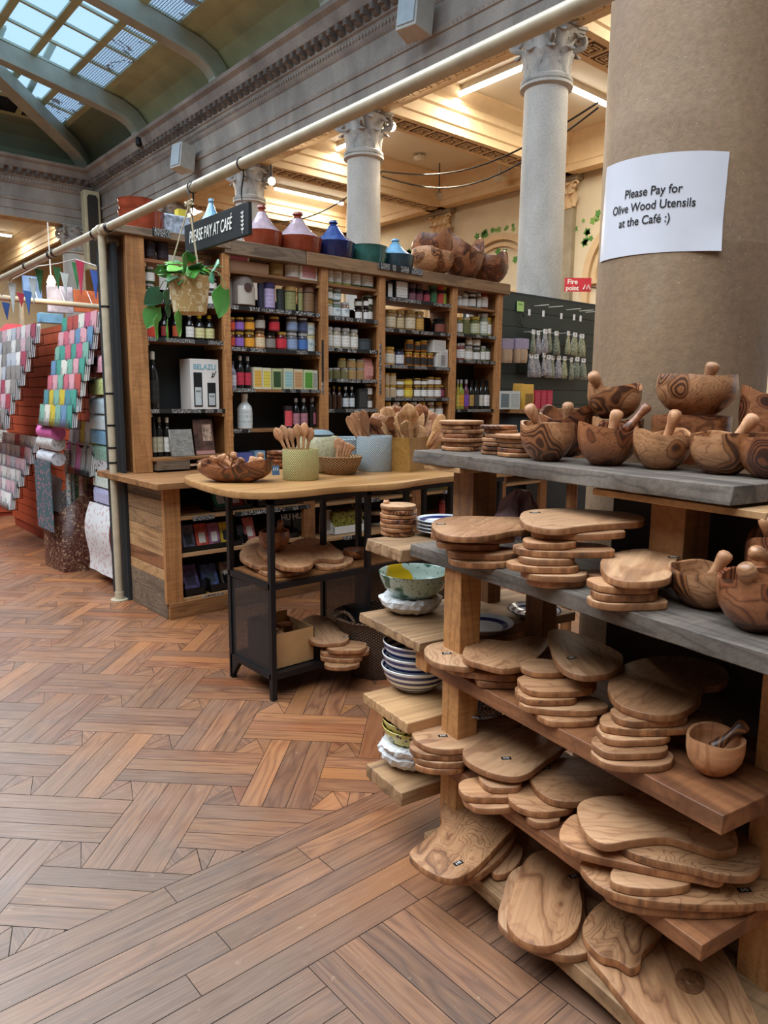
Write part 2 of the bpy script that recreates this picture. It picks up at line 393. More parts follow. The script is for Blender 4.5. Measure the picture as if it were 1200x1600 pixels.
M_coff = flat('brown_coffer_paint', '#5a3a2a', .8)
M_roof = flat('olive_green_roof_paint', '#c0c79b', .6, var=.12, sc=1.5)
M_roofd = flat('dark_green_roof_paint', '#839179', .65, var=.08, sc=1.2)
M_rib = flat('sage_rib_paint', '#b4b9a8', .5, var=.08, sc=3)

# ---- columns with leafy capitals
def leaf_mesh(h, w, out, curl=1.0):
    mb = MB(); n = 7; L = []
    for i in range(n+1):
        t = i/n; z = h*math.sin(min(t*1.15, 1)*PI/2) - (max(0, t-.8)*h*.8*curl); x = out*(t**2.2)*1.1
        ww = w*(.55+.75*math.sin(PI*min(1, t*1.02))**.8)*(1-.75*max(0, t-.75)/.25)*(1+.16*(-1)**i)
        L.append([(x-.012, -ww/2, z), (x+.012, -ww/4, z), (x+.026, 0, z+.004), (x+.012, ww/4, z), (x-.012, ww/2, z)])
    back = [[(p[0]-.02, p[1]*.9, p[2]) for p in r] for r in L]
    mb.loft([L[i]+back[i][::-1] for i in range(n+1)]); return mb
def capital(parent, x, y, z0, z1, r, mat):
    H = z1-z0; mb = MB()
    mb.lathe([(r*1.08, 0), (r*1.16, .02), (r*1.16, .06), (r*1.05, .08), (r*.98, .1), (r*.96, H*.5), (r*1.1, H*.75), (r*1.35, H*.86)], 28, (x, y, z0))
    for row, (zz, hh, ww, oo, num, ph) in enumerate(((.08, H*.42, r*.62, r*.42, 8, 0), (.1+H*.16, H*.5, r*.62, r*.5, 8, PI/8), (.12+H*.38, H*.38, r*.4, r*.5, 8, 0))):
        for k in range(num):
            a = 2*PI*k/num+ph; lm = leaf_mesh(hh, ww, oo)
            M = Matrix.Translation((x+math.cos(a)*r*.95, y+math.sin(a)*r*.95, z0+zz)) @ Matrix.Rotation(a, 4, 'Z')
            lm.xf(M); mb.add(lm.v, lm.f)
    for k in range(4):
        a = PI/4+k*PI/2; d = V(math.cos(a), math.sin(a), 0); pts = []
        for i in range(15):
            t = i/14; th = -PI/2+t*3.1*PI; rr = H*.13*(1-t*.8)
            pts.append(V(x, y, z0+H*.76)+d*(r*1.38+math.cos(th)*rr)+V(0, 0, math.sin(th)*rr))
        mb.tube([V(x, y, z0+H*.45)+d*r*.95, V(x, y, z0+H*.6)+d*r*1.1]+pts, [.02, .03]+[.04-.0018*i for i in range(15)], 6)
    ab_ = []
    for k in range(4):
        a0, a1 = PI/4+k*PI/2, PI/4+(k+1)*PI/2; R = r*1.75
        P, Q = V(math.cos(a0), math.sin(a0), 0)*R, V(math.cos(a1), math.sin(a1), 0)*R; mid = (P+Q)/2
        for t in (.05, .3, .5, .7, .95):
            p = P.lerp(Q, t); p = p - mid.normalized()*(.3*r*math.sin(PI*t)); ab_.append((x+p.x, y+p.y))
    mb.prism(ab_, z0+H*.88, z0+H*.94); mb.prism([(x+(p[0]-x)*1.06, y+(p[1]-y)*1.06) for p in ab_], z0+H*.94, z1)
    return obj('capital', mb, mat, parent)
X0, ZS, ZN = 7.6, 5.75, 5.10
def column(x, y, label, r=.28, z0=0.0):
    t = thing('stone_column', label, 'column', (x, y, z0), 0, 'columns carrying the stone beam')
    sh = MB().lathe([(r*1.04, z0), (r*1.03, 2.6), (r*1.0, 2.602), (r*.93, ZN-.04)], 40, (x, y, 0))
    obj('shaft', sh, M_col, t); nk = MB().lathe([(r*.94, ZN-.05), (r*1.12, ZN-.03), (r*1.12, ZN), (r*.95, ZN+.01)], 32, (x, y, 0)); obj('neck_ring', nk, M_col, t)
    capital(t, x, y, ZN, ZS, r*.95, M_capst); return t
column(X0, 5.95, 'tall grey stone column right beside the dark green slatted wall')
column(X0, 9.45, 'grey stone column rising behind the blue tagine and flat dishes')
column(X0, 12.95, 'grey column whose capital peeks over the pay sign')
column(X0, 16.55, 'stone column farther along the right beam, behind the tall shelves')
column(6.72, 20.5, 'distant grey column at the far end wall behind the rail')
column(X0, 2.4, 'grey stone column hidden behind the sign-bearing column')

# ---- stone beam (architrave, frieze, cornice) along the right side and across the end
def P2(off): return [(h+off, z) for h, z in ((.0, 5.75), (0, 5.93), (-.025, 5.94), (-.025, 6.13), (-.05, 6.14), (-.07, 6.2), (-.03, 6.22), (-.03, 6.5), (-.06, 6.52), (-.1, 6.57), (-.12, 6.66), (-.16, 6.68), (-.16, 6.82), (-.3, 6.84), (-.34, 6.9), (-.36, 6.98), (-.44, 7.02), (-.46, 7.08), (.5, 7.12), (.5, 5.75))]
struct('trim_1', MB().extr(P2(7.33), 'y', -2, 20.25), M_ent)
struct('trim_2', MB().extr(P2(20.25), 'x', -8.3, 7.33), M_ent)
def carve(axis):
    lf = MB(); eg = MB(); a0, a1 = (4, 20.0) if axis == 'y' else (1.0, 7.1)
    k = a0
    while k < a1:
        for (mb, s_, fx) in ((lf, 1, 1), (eg, 1, 0)):
            pass
        B = MB(); B.loft([[(-.16, -.055, 6.84), (-.16, .055, 6.84), (-.16, .055, 6.70), (-.16, -.055, 6.70)], [(-.24, -.05, 6.84), (-.24, .05, 6.84), (-.22, .05, 6.71), (-.22, -.05, 6.71)], [(-.31, -.045, 6.835), (-.31, .045, 6.835), (-.29, .035, 6.77), (-.29, -.035, 6.77)]])
        B.lathe([(.045, 0), (.05, .02), (.02, .06)], 8, (-.28, 0, 6.745))
        B.v = [(V(7.33+p.x, k+p.y, p.z) if axis == 'y' else V(k+p.y, 20.25+p.x, p.z)) for p in B.v]; lf.add(B.v, B.f); k += .2
    k = a0
    while k < a1:
        for zz, off, s1 in ((6.60, -.115, .022), (6.175, -.055, .015)):
            B = MB().lathe([(.004, -s1*1.4), (s1, -s1*.4), (s1, s1*.5), (.004, s1*1.4)], 6, (off, 0, zz)); B.v = [(V(7.33+p.x, k+p.y, p.z) if axis == 'y' else V(k+p.y, 20.25+p.x, p.z)) for p in B.v]; eg.add(B.v, B.f)
        k += .075
    return lf, eg
for ax, nn in (('y', 3), ('x', 5)):
    lf, eg = carve(ax); struct('trim_%d' % nn, lf, M_entd); struct('trim_%d' % (nn+1), eg, M_ent)
# coffered undersides: brown key-pattern squares with pale bosses
def coffers(mbd, mbl, p, du, dv, nrm_z, s):
    """a square coffer centred at p (below a soffit at nrm_z); du, dv unit vectors"""
    def bar(mb, u0, v0, u1, v1, t): 
        P = [p+du*u+dv*v for u, v in ((u0, v0), (u1, v0), (u1, v1), (u0, v1))]
        mb.add([(q.x, q.y, nrm_z-t) for q in P]+[(q.x, q.y, nrm_z+.01) for q in P], [(0, 1, 2, 3), (4, 7, 6, 5), (0, 4, 5, 1), (1, 5, 6, 2), (2, 6, 7, 3), (3, 7, 4, 0)])
    bar(mbd, -s, -s, s, s, .004)
    w = s*.13
    for e in (.78, .45):
        q = s*e; bar(mbl, -q, -q, q, -q+w, .012); bar(mbl, -q, q-w, q, q, .012); bar(mbl, -q, -q, -q+w, q, .012)
        if e > .5: bar(mbl, q-w, -q, q, q, .012)
    bar(mbl, -s*.16, -s*.16, s*.16, s*.16, .02)
D1, L1 = MB(), MB(); y = 4.2
while y < 20:
    coffers(D1, L1, V(7.58, y, 0), V(0, 1, 0), V(1, 0, 0), 5.75, .155); y += .36
for k in range(12): coffers(D1, L1, V(7.0-k*.36, 20.5, 0), V(1, 0, 0), V(0, 1, 0), 5.75, .155)
struct('trim_7', D1, M_coff); struct('trim_8', L1, M_creamd)
struct('trim_9', MB().box(7.34, -2, 5.742, 7.83, 20.6, 5.76).box(-8.3, 20.26, 5.742, 7.33, 20.75, 5.76), M_creamd)

# ---- side aisle behind the columns: ceiling, cross beams, back wall with arches and painted vines
XW, ZC = 12.9, 6.45
struct('ceiling', MB().box(7.83, -2, ZC, XW+.3, 30.2, ZC+.1).box(-8.3, 20.75, ZC, 7.83, 30.2, ZC+.1), M_creamc)
struct('wall_right', MB().box(XW, -2, 0, XW+.2, 30.2, ZC), M_creamw)
struct('wall_back', MB().box(-8.3, 30, 0, XW, 30.2, ZC), M_creamw)
struct('wall_left', MB().box(-8.5, -4.5, 0, -8.3, 30.2, 7.2), flat('dark_panelling', '#6a5f52', .7))
struct('wall_front', MB().box(-8.3, -4.5, 0, XW+.2, -4.3, 7.2), flat('dark_panelling', '', .7))
bp = [(-.26, 5.78), (-.26, 5.9), (-.29, 5.92), (-.29, 6.1), (-.33, 6.13), (-.33, 6.24), (-.38, 6.28), (-.42, 6.36), (-.48, 6.4), (-.48, 6.46), (.48, 6.46), (.48, 6.4), (.42, 6.36), (.38, 6.28), (.33, 6.24), (.33, 6.13), (.29, 6.1), (.29, 5.92), (.26, 5.9), (.26, 5.78)]
Bm = MB(); D2, L2 = MB(), MB()
for yc in (2.4, 5.95, 9.45, 12.95, 16.55, 20.5):
    Bm.extr([(yc+h, z) for h, z in bp], 'x', 7.8, XW)
    x = 8.1
    while x < XW-.1: coffers(D2, L2, V(x, yc, 0), V(1, 0, 0), V(0, 1, 0), 5.78, .15); x += .36
Bm.extr([(XW-.3+h*.5, z) for h, z in bp], 'y', -2, 24); Bm.extr([(7.9-h*.3, z+.12) for h, z in bp if z > 6.2], 'y', -2, 20)
for xc in (7.3, 3.4, -.5): 
    B = MB().extr([(xc+h, z) for h, z in bp], 'y', 20.7, 30); Bm.add(B.v, B.f)
    k = 21.0
    while k < 29.9: coffers(D2, L2, V(xc, k, 0), V(0, 1, 0), V(1, 0, 0), 5.78, .15); k += .36
struct('trim_10', Bm, M_creamd); struct('trim_11', D2, M_coff); struct('trim_12', L2, M_creamd)
Pl = MB()
for yc in (5.95, 9.45, 12.95, 16.55):
    Pl.box(XW-.12, yc-.22, 0, XW, yc+.22, 5.2)
    Pl.box(XW-.2, yc-.36, 5.70, XW, yc+.36, 5.8)
struct('trim_13', Pl, flat('grey_pilaster_stone', '#aaa089', .8, var=.1, sc=3))
Cp = MB()
for yc in (5.95, 9.45, 12.95, 16.55):
    for row, (zz, hh, nn) in enumerate(((5.2, .26, 4), (5.36, .28, 3))):
        for k in range(nn):
            lm = leaf_mesh(hh, .16, .13); lm.xf(Matrix.Translation((XW-.13, yc+(k-(nn-1)/2)*.15, zz)) @ Matrix.Rotation(PI, 4, 'Z')); Cp.add(lm.v, lm.f)
    for s in (-1, 1):
        pts = [V(XW-.17, yc+s*(.27+math.cos(t)*(.09-.011*t)), 5.6+math.sin(t)*(.09-.011*t)) for t in [i*.6 for i in range(12)]]
        Cp.tube(pts, .025, 6)
    Cp.box(XW-.14, yc-.2, 5.18, XW, yc+.2, 5.7)
struct('trim_14', Cp, M_creamd)
Ar = MB(); Ai = MB()
for yc in (7.7, 11.2, 14.75, 18.4):
    for R0, R1, dx in ((1.12, 1.26, .1), (.98, 1.06, .06)):
        rings = []
        for i in range(25):
            a = PI*i/24; c, s = math.cos(a), math.sin(a)
            rings.append([(XW-dx, yc+c*R0, 3.75+s*R0), (XW-dx, yc+c*R1, 3.75+s*R1), (XW, yc+c*R1, 3.75+s*R1), (XW, yc+c*R0, 3.75+s*R0)])
        Ar.loft(rings)
    for s in (-1, 1): Ar.box(XW-.1, yc+s*1.12, 2.2, XW, yc+s*1.26, 3.75)
    Ai.box(XW-.12, yc-1.3, 3.66, XW-.1+.1, yc+1.3, 3.74)
    for k in (-.5, 0, .5): Ai.box(XW-.05, yc+k-.02, 2.3, XW, yc+k+.02, 3.66)
struct('trim_15', Ar, M_creamd); struct('trim_16', Ai, M_creamd)
# vine painted on the wall above the arches
VL, VP = MB(), MB()
random.seed(5)
for yc in (7.7, 11.2, 14.75):
    for k in range(52):
        a = PI*random.random(); R = random.choice((1.42, 1.52, 1.6, .75, .85))+random.uniform(-.05, .05)
        cy, cz = yc+math.cos(a)*R, 3.75+math.sin(a)*R
        if R > 1.3 and cz < 4.4: cz += .6
        if cz > 5.15: cz = 5.15-random.random()*.2
        s = random.uniform(.05, .1); ph = random.random()*6; mb = VL if random.random() < .7 else VP
        n_ = 10; base = len(mb.v)
        mb.add([(XW-.004, cy+math.cos(2*PI*i/n_+ph)*s*(1 if i % 2 else .62), cz+math.sin(2*PI*i/n_+ph)*s*(1 if i % 2 else .62)) for i in range(n_)], [tuple(range(n_))])
struct('trim_17', VL, flat('painted_vine_green', '#5f9a4c', .8)); struct('trim_18', VP, flat('painted_grape_green', '#86b25a', .8))
# ---- coved roof with ribs and glazed lights
def roofz(d):  # d = distance in from the cornice line
    pts = [(0, 7.1), (.12, 7.42), (.35, 7.68), (.7, 7.84), (1.1, 7.9), (6, 8.88)]
    for (a, za), (b, zb) in zip(pts, pts[1:]):
        if d <= b: return za+(zb-za)*(d-a)/(b-a)
    return 8.88
XR, YR = 7.45, 20.65
RB = [2.4, 5.95, 9.6, 13.15, 16.85]
def band(d0, d1, y0, y1, th=.04, side=True, cut=True):
    """a piece of roof between two distances from the wall; clipped along the hip"""
    poly = [(d0, y0), (d1, y0), (d1, y1), (d0, y1)]
    if cut: poly = clip(poly, lambda p: (YR-p[1])-p[0])
    if len(poly) < 3: return None
    P = [((XR-d, y, roofz(d)) if side else (XR-(YR-y), YR-d, roofz(d))) for d, y in poly]
    return P
def addpoly(mb, P, th):
    if not P: return
    n = len(P); mb.add(list(P)+[(a, b, c+th) for a, b, c in P], [tuple(range(n)), tuple(range(2*n-1, n-1, -1))]+[(i, i+n, (i+1) % n+n, (i+1) % n) for i in range(n)])
cove, bars, glassw, glassc, coved = MB(), MB(), MB(), MB(), MB()
cuts = [0, .12, .35, .7, 1.0]
ys = [-2]+RB+[YR]
for a, b in zip(ys, ys[1:]):
    for c0, c1 in zip(cuts, cuts[1:]):
        addpoly(cove if not (b == YR) else coved, band(c0, c1, a, b, cut=(b == YR)), .03)
        if b == YR: pass
    lanes = [(1.13, 1.70), (1.83, 2.46), (2.59, 3.2), (3.33, 3.95)]
    yy = [a+.14+i*((b-a if b < YR else 3.7)-.2)/4 for i in range(5)]
    for li_, (l0, l1) in enumerate(lanes):
        for k in range(4): addpoly(glassw if li_ == 0 else glassc, band(l0, l1, yy[k]+.03, yy[k+1]-.03, cut=(b == YR)), .006)
    for l0, l1 in ((1.0, 1.13), (1.70, 1.83), (2.46, 2.59), (3.2, 3.33), (3.95, 4.3)): addpoly(bars, band(l0, l1, a, b, cut=(b == YR)), .05)
    for l0, l1 in lanes:
        for k in range(5): addpoly(bars, band(l0, l1, (yy[k]-.03) if k else a, (yy[k]+.03) if k < 4 else b, cut=(b == YR)), .05)
for c0, c1 in zip(cuts, cuts[1:]):   # the hipped end: same build, turned
    addpoly(coved, [(XR-d if False else x, YR-dd, roofz(dd)) for x, dd in clip([(XR-c0, c0), (XR-c1, c1), (-8.3, c1), (-8.3, c0)], lambda p: 1)], .03)
for l0, l1 in ((1.0, 1.13), (1.70, 1.83), (2.46, 2.59), (3.2, 3.33), (3.95, 4.3)):
    addpoly(bars, [(XR-l0, YR-l0, roofz(l0)), (XR-l1, YR-l1, roofz(l1)), (-8.3, YR-l1, roofz(l1)), (-8.3, YR-l0, roofz(l0))], .05)
dark = MB(); x = XR-1.25
for k in range(12):
    xa, xb = x-k*.95, x-k*.95-.82
    for li_, (l0, l1) in enumerate(((1.13, 1.70), (1.83, 2.46), (2.59, 3.2))):
        addpoly(dark if li_ == 0 else glassc, [(min(xa, XR-l0-.05), YR-l0, roofz(l0)), (min(xa, XR-l1-.05), YR-l1, roofz(l1)), (xb, YR-l1, roofz(l1)), (xb, YR-l0, roofz(l0))] if xa < XR-l0-.02 else None, .006)
    addpoly(bars, [(xb, YR-1, roofz(1)), (xb, YR-4, roofz(4)), (xb-.13, YR-4, roofz(4)), (xb-.13, YR-1, roofz(1))], .05)
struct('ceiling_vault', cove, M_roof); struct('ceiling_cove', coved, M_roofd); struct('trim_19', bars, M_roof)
def skyglass(name, mesh_wire):
    n = NT(name); tr = n.n('ShaderNodeBsdfTransparent'); tr.inputs[0].default_value = (.9, .95, 1, 1)
    gl = n.n('ShaderNodeBsdfTranslucent'); gl.inputs[0].default_value = (.75, .85, .95, 1)
    mx = n.n('ShaderNodeMixShader', {0: .12}); n.t.links.new(tr.outputs[0], mx.inputs[1]); n.t.links.new(gl.outputs[0], mx.inputs[2]); out = mx.outputs[0]
    if mesh_wire:
        c = n.n('ShaderNodeMapping', {0: n.n('ShaderNodeTexCoord').outputs['Object'], 2: (0, 0, 0), 3: (22, 22, 0)}).outputs[0]
        v = n.n('ShaderNodeTexVoronoi', {'Vector': c, 'Scale': 1.0, 'Randomness': .15}, feature='DISTANCE_TO_EDGE', voronoi_dimensions='2D').outputs[0]
        stn = n.noise(n.coord(False), 1.2, 4, .7, 1.5)
        k = n.math('MAXIMUM', n.math('LESS_THAN', v, .13), n.math('GREATER_THAN', stn, .60))
        df = n.n('ShaderNodeBsdfDiffuse'); df.inputs[0].default_value = (.3, .33, .36, 1)
        m2 = n.n('ShaderNodeMixShader', {0: n.math('MULTIPLY', k, .75)}); n.t.links.new(out, m2.inputs[1]); n.t.links.new(df.outputs[0], m2.inputs[2]); out = m2.outputs[0]
    n.t.links.new(out, n.o.inputs[0]); return n.m
struct('window_1', glassc, skyglass('skylight_glass', False)); struct('window_2', glassw, skyglass('wired_skylight_glass', True)); struct('window_3', dark, flat('dark_roof_opening', '#141416', .4))  # black sheets stand in for the dark of the roof openings
def rib(name, path, w, dep):
    """path of (x,y,z) along the underside; flanged beam with a foot"""
    A, Bt = MB(), MB(); rings, r2_ = [], []
    for i, p in enumerate(path):
        p = Vector(p); q = Vector(path[min(i+1, len(path)-1)]) - Vector(path[max(0, i-1)]); t = V(q.x, q.y, 0).normalized(); s = V(-t.y, t.x, 0)
        qn = q.normalized(); up = s.cross(qn); up = up if up.z > 0 or abs(up.z) < .01 else -up
        if up.dot(V(-t.x, -t.y, .6)) < 0: up = -up
        rings.append([p-s*w*.36, p+s*w*.36, p+s*w*.3+up*dep, p-s*w*.3+up*dep])
        r2_.append([p-s*w*.5-up*.03, p+s*w*.5-up*.03, p+s*w*.5+up*.035, p-s*w*.5+up*.035])
    A.loft(rings); A.loft(r2_); return struct(name, A, M_rib, smooth=25)
prof = [(.42, 7.06), (.45, 7.22), (.58, 7.36), (.8, 7.47), (1.1, 7.54), (1.6, 7.65), (2.3, 7.79), (3.2, 7.96), (4.5, 8.2)]
for i, yb in enumerate(RB): rib('trim_%d' % (20+i), [(XR-d, yb, z) for d, z in prof], .26, .34)
rib('trim_25', [(XR-d, YR-d, z-.06) for d, z in prof], .32, .32)
struct('ceiling_roof', MB().box(-8.4, -4.4, 7.85, -5.2, 20.7, 7.95).box(-5.2, -4.4, 7.85, 3.1, -3.1, 7.95), M_roof)
# speaker boxes and lamp heads fixed to the beam
def speaker(p, label):
    t = thing('loudspeaker', label, 'loudspeaker', p, math.radians(12))
    b = MB().prism([(-.17, -.16), (.15, -.2), (.15, .2), (-.17, .16)], -.26, .22); o = obj('cabinet', b, flat('pale_speaker_plastic', '#b7b5ad', .5), t, True, bev=.01); o.rotation_euler = (0, .15, 0)
    g = obj('grille', MB().box(-.19, -.13, -.22, -.171, .13, .18), flat('speaker_grille', '#a9b3b8', .6), t, True); g.rotation_euler = (0, .15, 0)
    obj('bracket', MB().tube([(.1, 0, 0), (.3, 0, .02)], .02), M_black, t, True)
p = WX(286, 246, 6.98); speaker(p, 'small pale loudspeaker on the stone beam above the pay sign')
p = WX(648, 22, 6.98); speaker(p, 'larger looking pale loudspeaker on the beam at the top of the view')
p = WX(217, 222, 6.95); t = thing('floodlight', 'small black floodlight clipped below the second roof rib', 'lamp', p)
obj('lamp_head', MB().lathe([(.03, -.1), (.07, -.06), (.07, .06), (.05, .1)], 14), M_black, t, True); obj('bracket', MB().tube([(0, 0, .1), (.1, 0, .16), (.14, 0, .14)], .015), M_black, t, True)
p = WY(144, 360, 19.9); t = thing('column_loudspeaker', 'tall cream column loudspeaker with dark grille in the far corner', 'loudspeaker', (p.x, p.y, p.z-1.0))
obj('cabinet', MB().box(-.2, -.12, 0, .2, .15, 1.95), flat('cream_speaker_case', '#cbbf9b', .6), t, True, bev=.02)
obj('grille', MB().prism([(-.09, 0), (.09, 0), (.13, .07), (.13, 1.65), (.09, 1.72), (-.09, 1.72), (-.13, 1.65), (-.13, .07)], 0, .02).xf(Matrix.Translation((0, -.12, .12)) @ Matrix.Rotation(PI/2, 4, 'X')), flat('dark_grille', '#34302b', .8), t, True)
# fluorescent tubes on the aisle ceilings
M_tube = NT('lit_tube'); M_tube.b.inputs['Emission Color'].default_value = (1, .95, .85, 1); M_tube.b.inputs['Emission Strength'].default_value = 14; M_tube = M_tube.m
def fluo(x, y, L, axis, label, power=60, z=ZC):
    t = thing('fluorescent_light', label, 'ceiling light', (x, y, z-.02), 0 if axis == 'x' else PI/2, 'fluorescent lights on the aisle ceilings')
    obj('fitting', MB().box(-L/2, -.05, -.06, L/2, .05, .02), flat('fitting_enamel', '#e8e4da', .5), t, True); obj('tube', MB().tube([(-L/2+.03, 0, -.09), (L/2-.03, 0, -.09)], .03, 10), M_tube, t, True)
    l = area('tube_glow', (x, y, z-.17), (0, 0, 0 if axis == 'x' else PI/2), L, .12, power, (1, .93, .80)); return t
fluo(9.3, 8.2, 1.8, 'y', 'bright tube light left of the column with the green wall', 75)
fluo(9.4, 12.0, 1.8, 'y', 'tube light just left of the column behind the tagines', 60)
fluo(10.9, 7.7, 1.5, 'x', 'bright tube light between the big column and the slimmer one', 60)
fluo(11.0, 15.8, 2.1, 'x', 'long tube light low above the tagines behind the sign', 60)
fluo(9.0, 4.2, 1.8, 'y', 'tube light hidden behind the sign-bearing column', 110)
fluo(5.7, 25.9, 1.9, 'x', 'small distant tube light at the far left edge', 150); fluo(6.0, 22.4, 1.8, 'x', 'distant tube light hidden behind the end beam', 120); fluo(9.6, 19.0, 1.8, 'y', 'distant tube light behind the farthest columns', 90)
fluo(9.4, .6, 1.8, 'y', 'tube light behind the near right column', 90)
# capital spotlights
M_lamp = NT('lit_lamp'); M_lamp.b.inputs['Emission Color'].default_value = (1, .85, .6, 1); M_lamp.b.inputs['Emission Strength'].default_value = 25; M_lamp = M_lamp.m
def spot(p, label, tgt, pw=25, lift=False):
    t = thing('spotlight', label, 'spotlight', p); d = (Vector(tgt)-Vector(p)).normalized(); R = d.to_track_quat('Z', 'Y').to_matrix().to_4x4()
    obj('lamp_head', MB().lathe([(.04, -.1), (.07, -.05), (.08, .06)], 16).xf(R), flat('spot_metal', '#b5aea0', .35, .6), t, True)
    if pw: obj('lamp_face', MB().lathe([(.07, .061), (.05, .075)], 16).xf(R), M_lamp, t, True)
    obj('arm', MB().tube([(0, 0, 0), (0, 0, max(.12, (6.46 if lift else 5.8)-p[2]))], .012), M_black, t, True)
    if pw:
        l = bpy.data.lights.new('spot_glow', 'SPOT'); l.energy = pw*12; l.color = (1, .82, .58); l.spot_size = 1.7; l.shadow_soft_size = .08
        o = bpy.data.objects.new('spot_glow', l); COL.objects.link(o); o.location = Vector(p)+d*.1; o.rotation_euler = d.to_track_quat('-Z', 'Y').to_euler()
spot(WY(611, 196, 9.3), 'lit round spotlight on the capital above the flat dishes', (5, 4, 1.2), 30)
spot(WY(424, 282, 12.6), 'lit spotlight beside the capital over the pay sign', (4.4, 5.2, 1.2), 25)
spot(WX(686, 305, 11.8), 'silver ceiling spotlight hanging under the cross beam', (10, 9, 3), 0, True)
spot(WX(302, 330, 7.45), 'glowing spotlight behind the pay sign', (2, 5, 1), 15)
for q, lb in (((656, 245), 'white smoke detector on the aisle ceiling nearest the middle column'), ((781, 276), 'beige ceiling sensor above the back wall beam')):
    p = WZ(q[0], q[1], ZC-.05) if q[0] < 700 else WX(q[0], q[1], 12.2)
    tag(obj('smoke_detector', MB().lathe([(.09, -.09), (.13, -.05), (.13, 0), (.03, .0), (.03, ZC-p.z)], 16, p), flat('detector_plastic', '#dcd5c4', .5)), lb, 'smoke detector')
for k, (a, b, sag) in enumerate((((597, 268), (935, 160), .35), ((597, 276), (935, 168), .5), ((400, 345), (597, 268), .3))):
    A, B = WX(a[0], a[1], 8.3), WX(b[0], b[1], 8.3)
    tag(obj('cable', MB().tube([A.lerp(B, t)-V(0, 0, math.sin(PI*t)*sag) for t in [i/16 for i in range(17)]], .012, 6), M_black), ['thin black cable slung between columns, the upper of two', 'thin black cable slung between columns, the lower of two', 'thin black cable running over the tagines left of the column'][k], 'cable')
# ================================================================ TALL SHELVES, COUNTER, BASE CABINETS
YU, YB = 4.83, 5.12
BAYX = [(2.03, 2.595), (2.65, 3.445), (3.515, 4.04), (4.11, 4.91), (4.975, 5.535)]
SZ = [[2.298, 2.04, 1.79, 1.31, .985], [2.298, 2.048, 1.755, 1.46, 1.16, .91], [2.296, 2.038, 1.792, 1.549, 1.305, 1.06], [2.241, 1.984, 1.68, 1.403, 1.2], [2.246, 1.995, 1.757, 1.298, 1.08]]
t = thing('shelving_unit', 'tall reclaimed timber shelving unit filled with jars behind the counter', 'shelves', (1.9, YU, .885))
for a, b in ((1.905, 2.03), (2.595, 2.65), (3.445, 3.515), (4.04, 4.11), (4.91, 4.975), (5.535, 5.605)):
    obj('post', MB().box(a, YU-.02, .885, b, YU+.02, 2.43 if a < 2 else 2.4), M_pine, t, bev=.003)
    obj('side_panel', MB().box(a+.015, YU+.02, .885, min(b, a+.05), YB, 2.43 if a < 2 else 2.4), M_dkpine, t)
obj('top_board', MB().box(1.84, YU-.04, 2.43, 2.66, YB+.06, 2.48), M_rough, t, bev=.004); obj('top_board', MB().box(2.61, YU-.035, 2.40, 3.3, YB+.06, 2.5), M_rough, t, bev=.004); obj('top_board', MB().box(3.302, YU-.045, 2.40, 5.68, YB+.06, 2.498), M_slab, t, bev=.004)
obj('back_panel', MB().box(2.0, YB, .9, 5.6, YB+.012, 2.15), M_back, t)
n = NT('handwritten_price_strip'); c = n.coord(True, (1, 1, 1)); sx = n.noise(n.n('ShaderNodeMapping', {0: c, 3: (150, 1, 220)}).outputs[0], 1.0, 2, .6); gate = n.noise(n.n('ShaderNodeMapping', {0: c, 3: (11, 1, 1)}).outputs[0], 1.0, 1)
M_strip = n.fin(n.mix(n.math('MULTIPLY', n.math('GREATER_THAN', sx, .55), n.math('GREATER_THAN', gate, .44)), '#161616', '#c9c8c4'), .7)
for i, ((a, b), zs) in enumerate(zip(BAYX, SZ)):
    for j, z in enumerate(zs):
        deep = YU-.0 if not (i == 0 and j == 4) else YU-.06
        obj('shelf', MB().box(a-.01, deep, z-.022, b+.01, YB, z), M_shelf if (i+j) % 3 else M_redpine, t, bev=.002)
        for s in (a, b-.018): obj('shelf_batten', MB().box(s, YU+.004, z-.05, s+.018, YB-.03, z-.022), M_pinex, t)
        if j == 0 and i != 3: continue
        if (i, j) == (0, 4): continue
        x0 = a
        segs = {(1, 3): [(0, .25), (.55, 1)], (1, 4): [(0, .2)], (3, 0): [(0, 1)]}.get((i, j), [(0, 1)])
        for u, v in segs: obj('price_strip', MB().box(a+(b-a)*u, YU-.006, z-.024, a+(b-a)*v, YU-.001, z+.004), M_strip, t)
for a in (3.445, 4.045): obj('price_strip', MB().box(a, YU-.025, 1.43, a+.018, YU-.021, 1.85), M_strip, t)
obj('price_strip', MB().box(2.08, YU-.048, 2.44, 2.2, YU-.041, 2.49), M_strip, t); obj('price_strip', MB().box(4.0, YU-.055, 2.45, 4.5, YU-.046, 2.5), M_strip, t)
pp = MB().box(2.04, YU-.06, .9, 2.28, YB, .963); obj('timber_block', pp, M_rough, t)
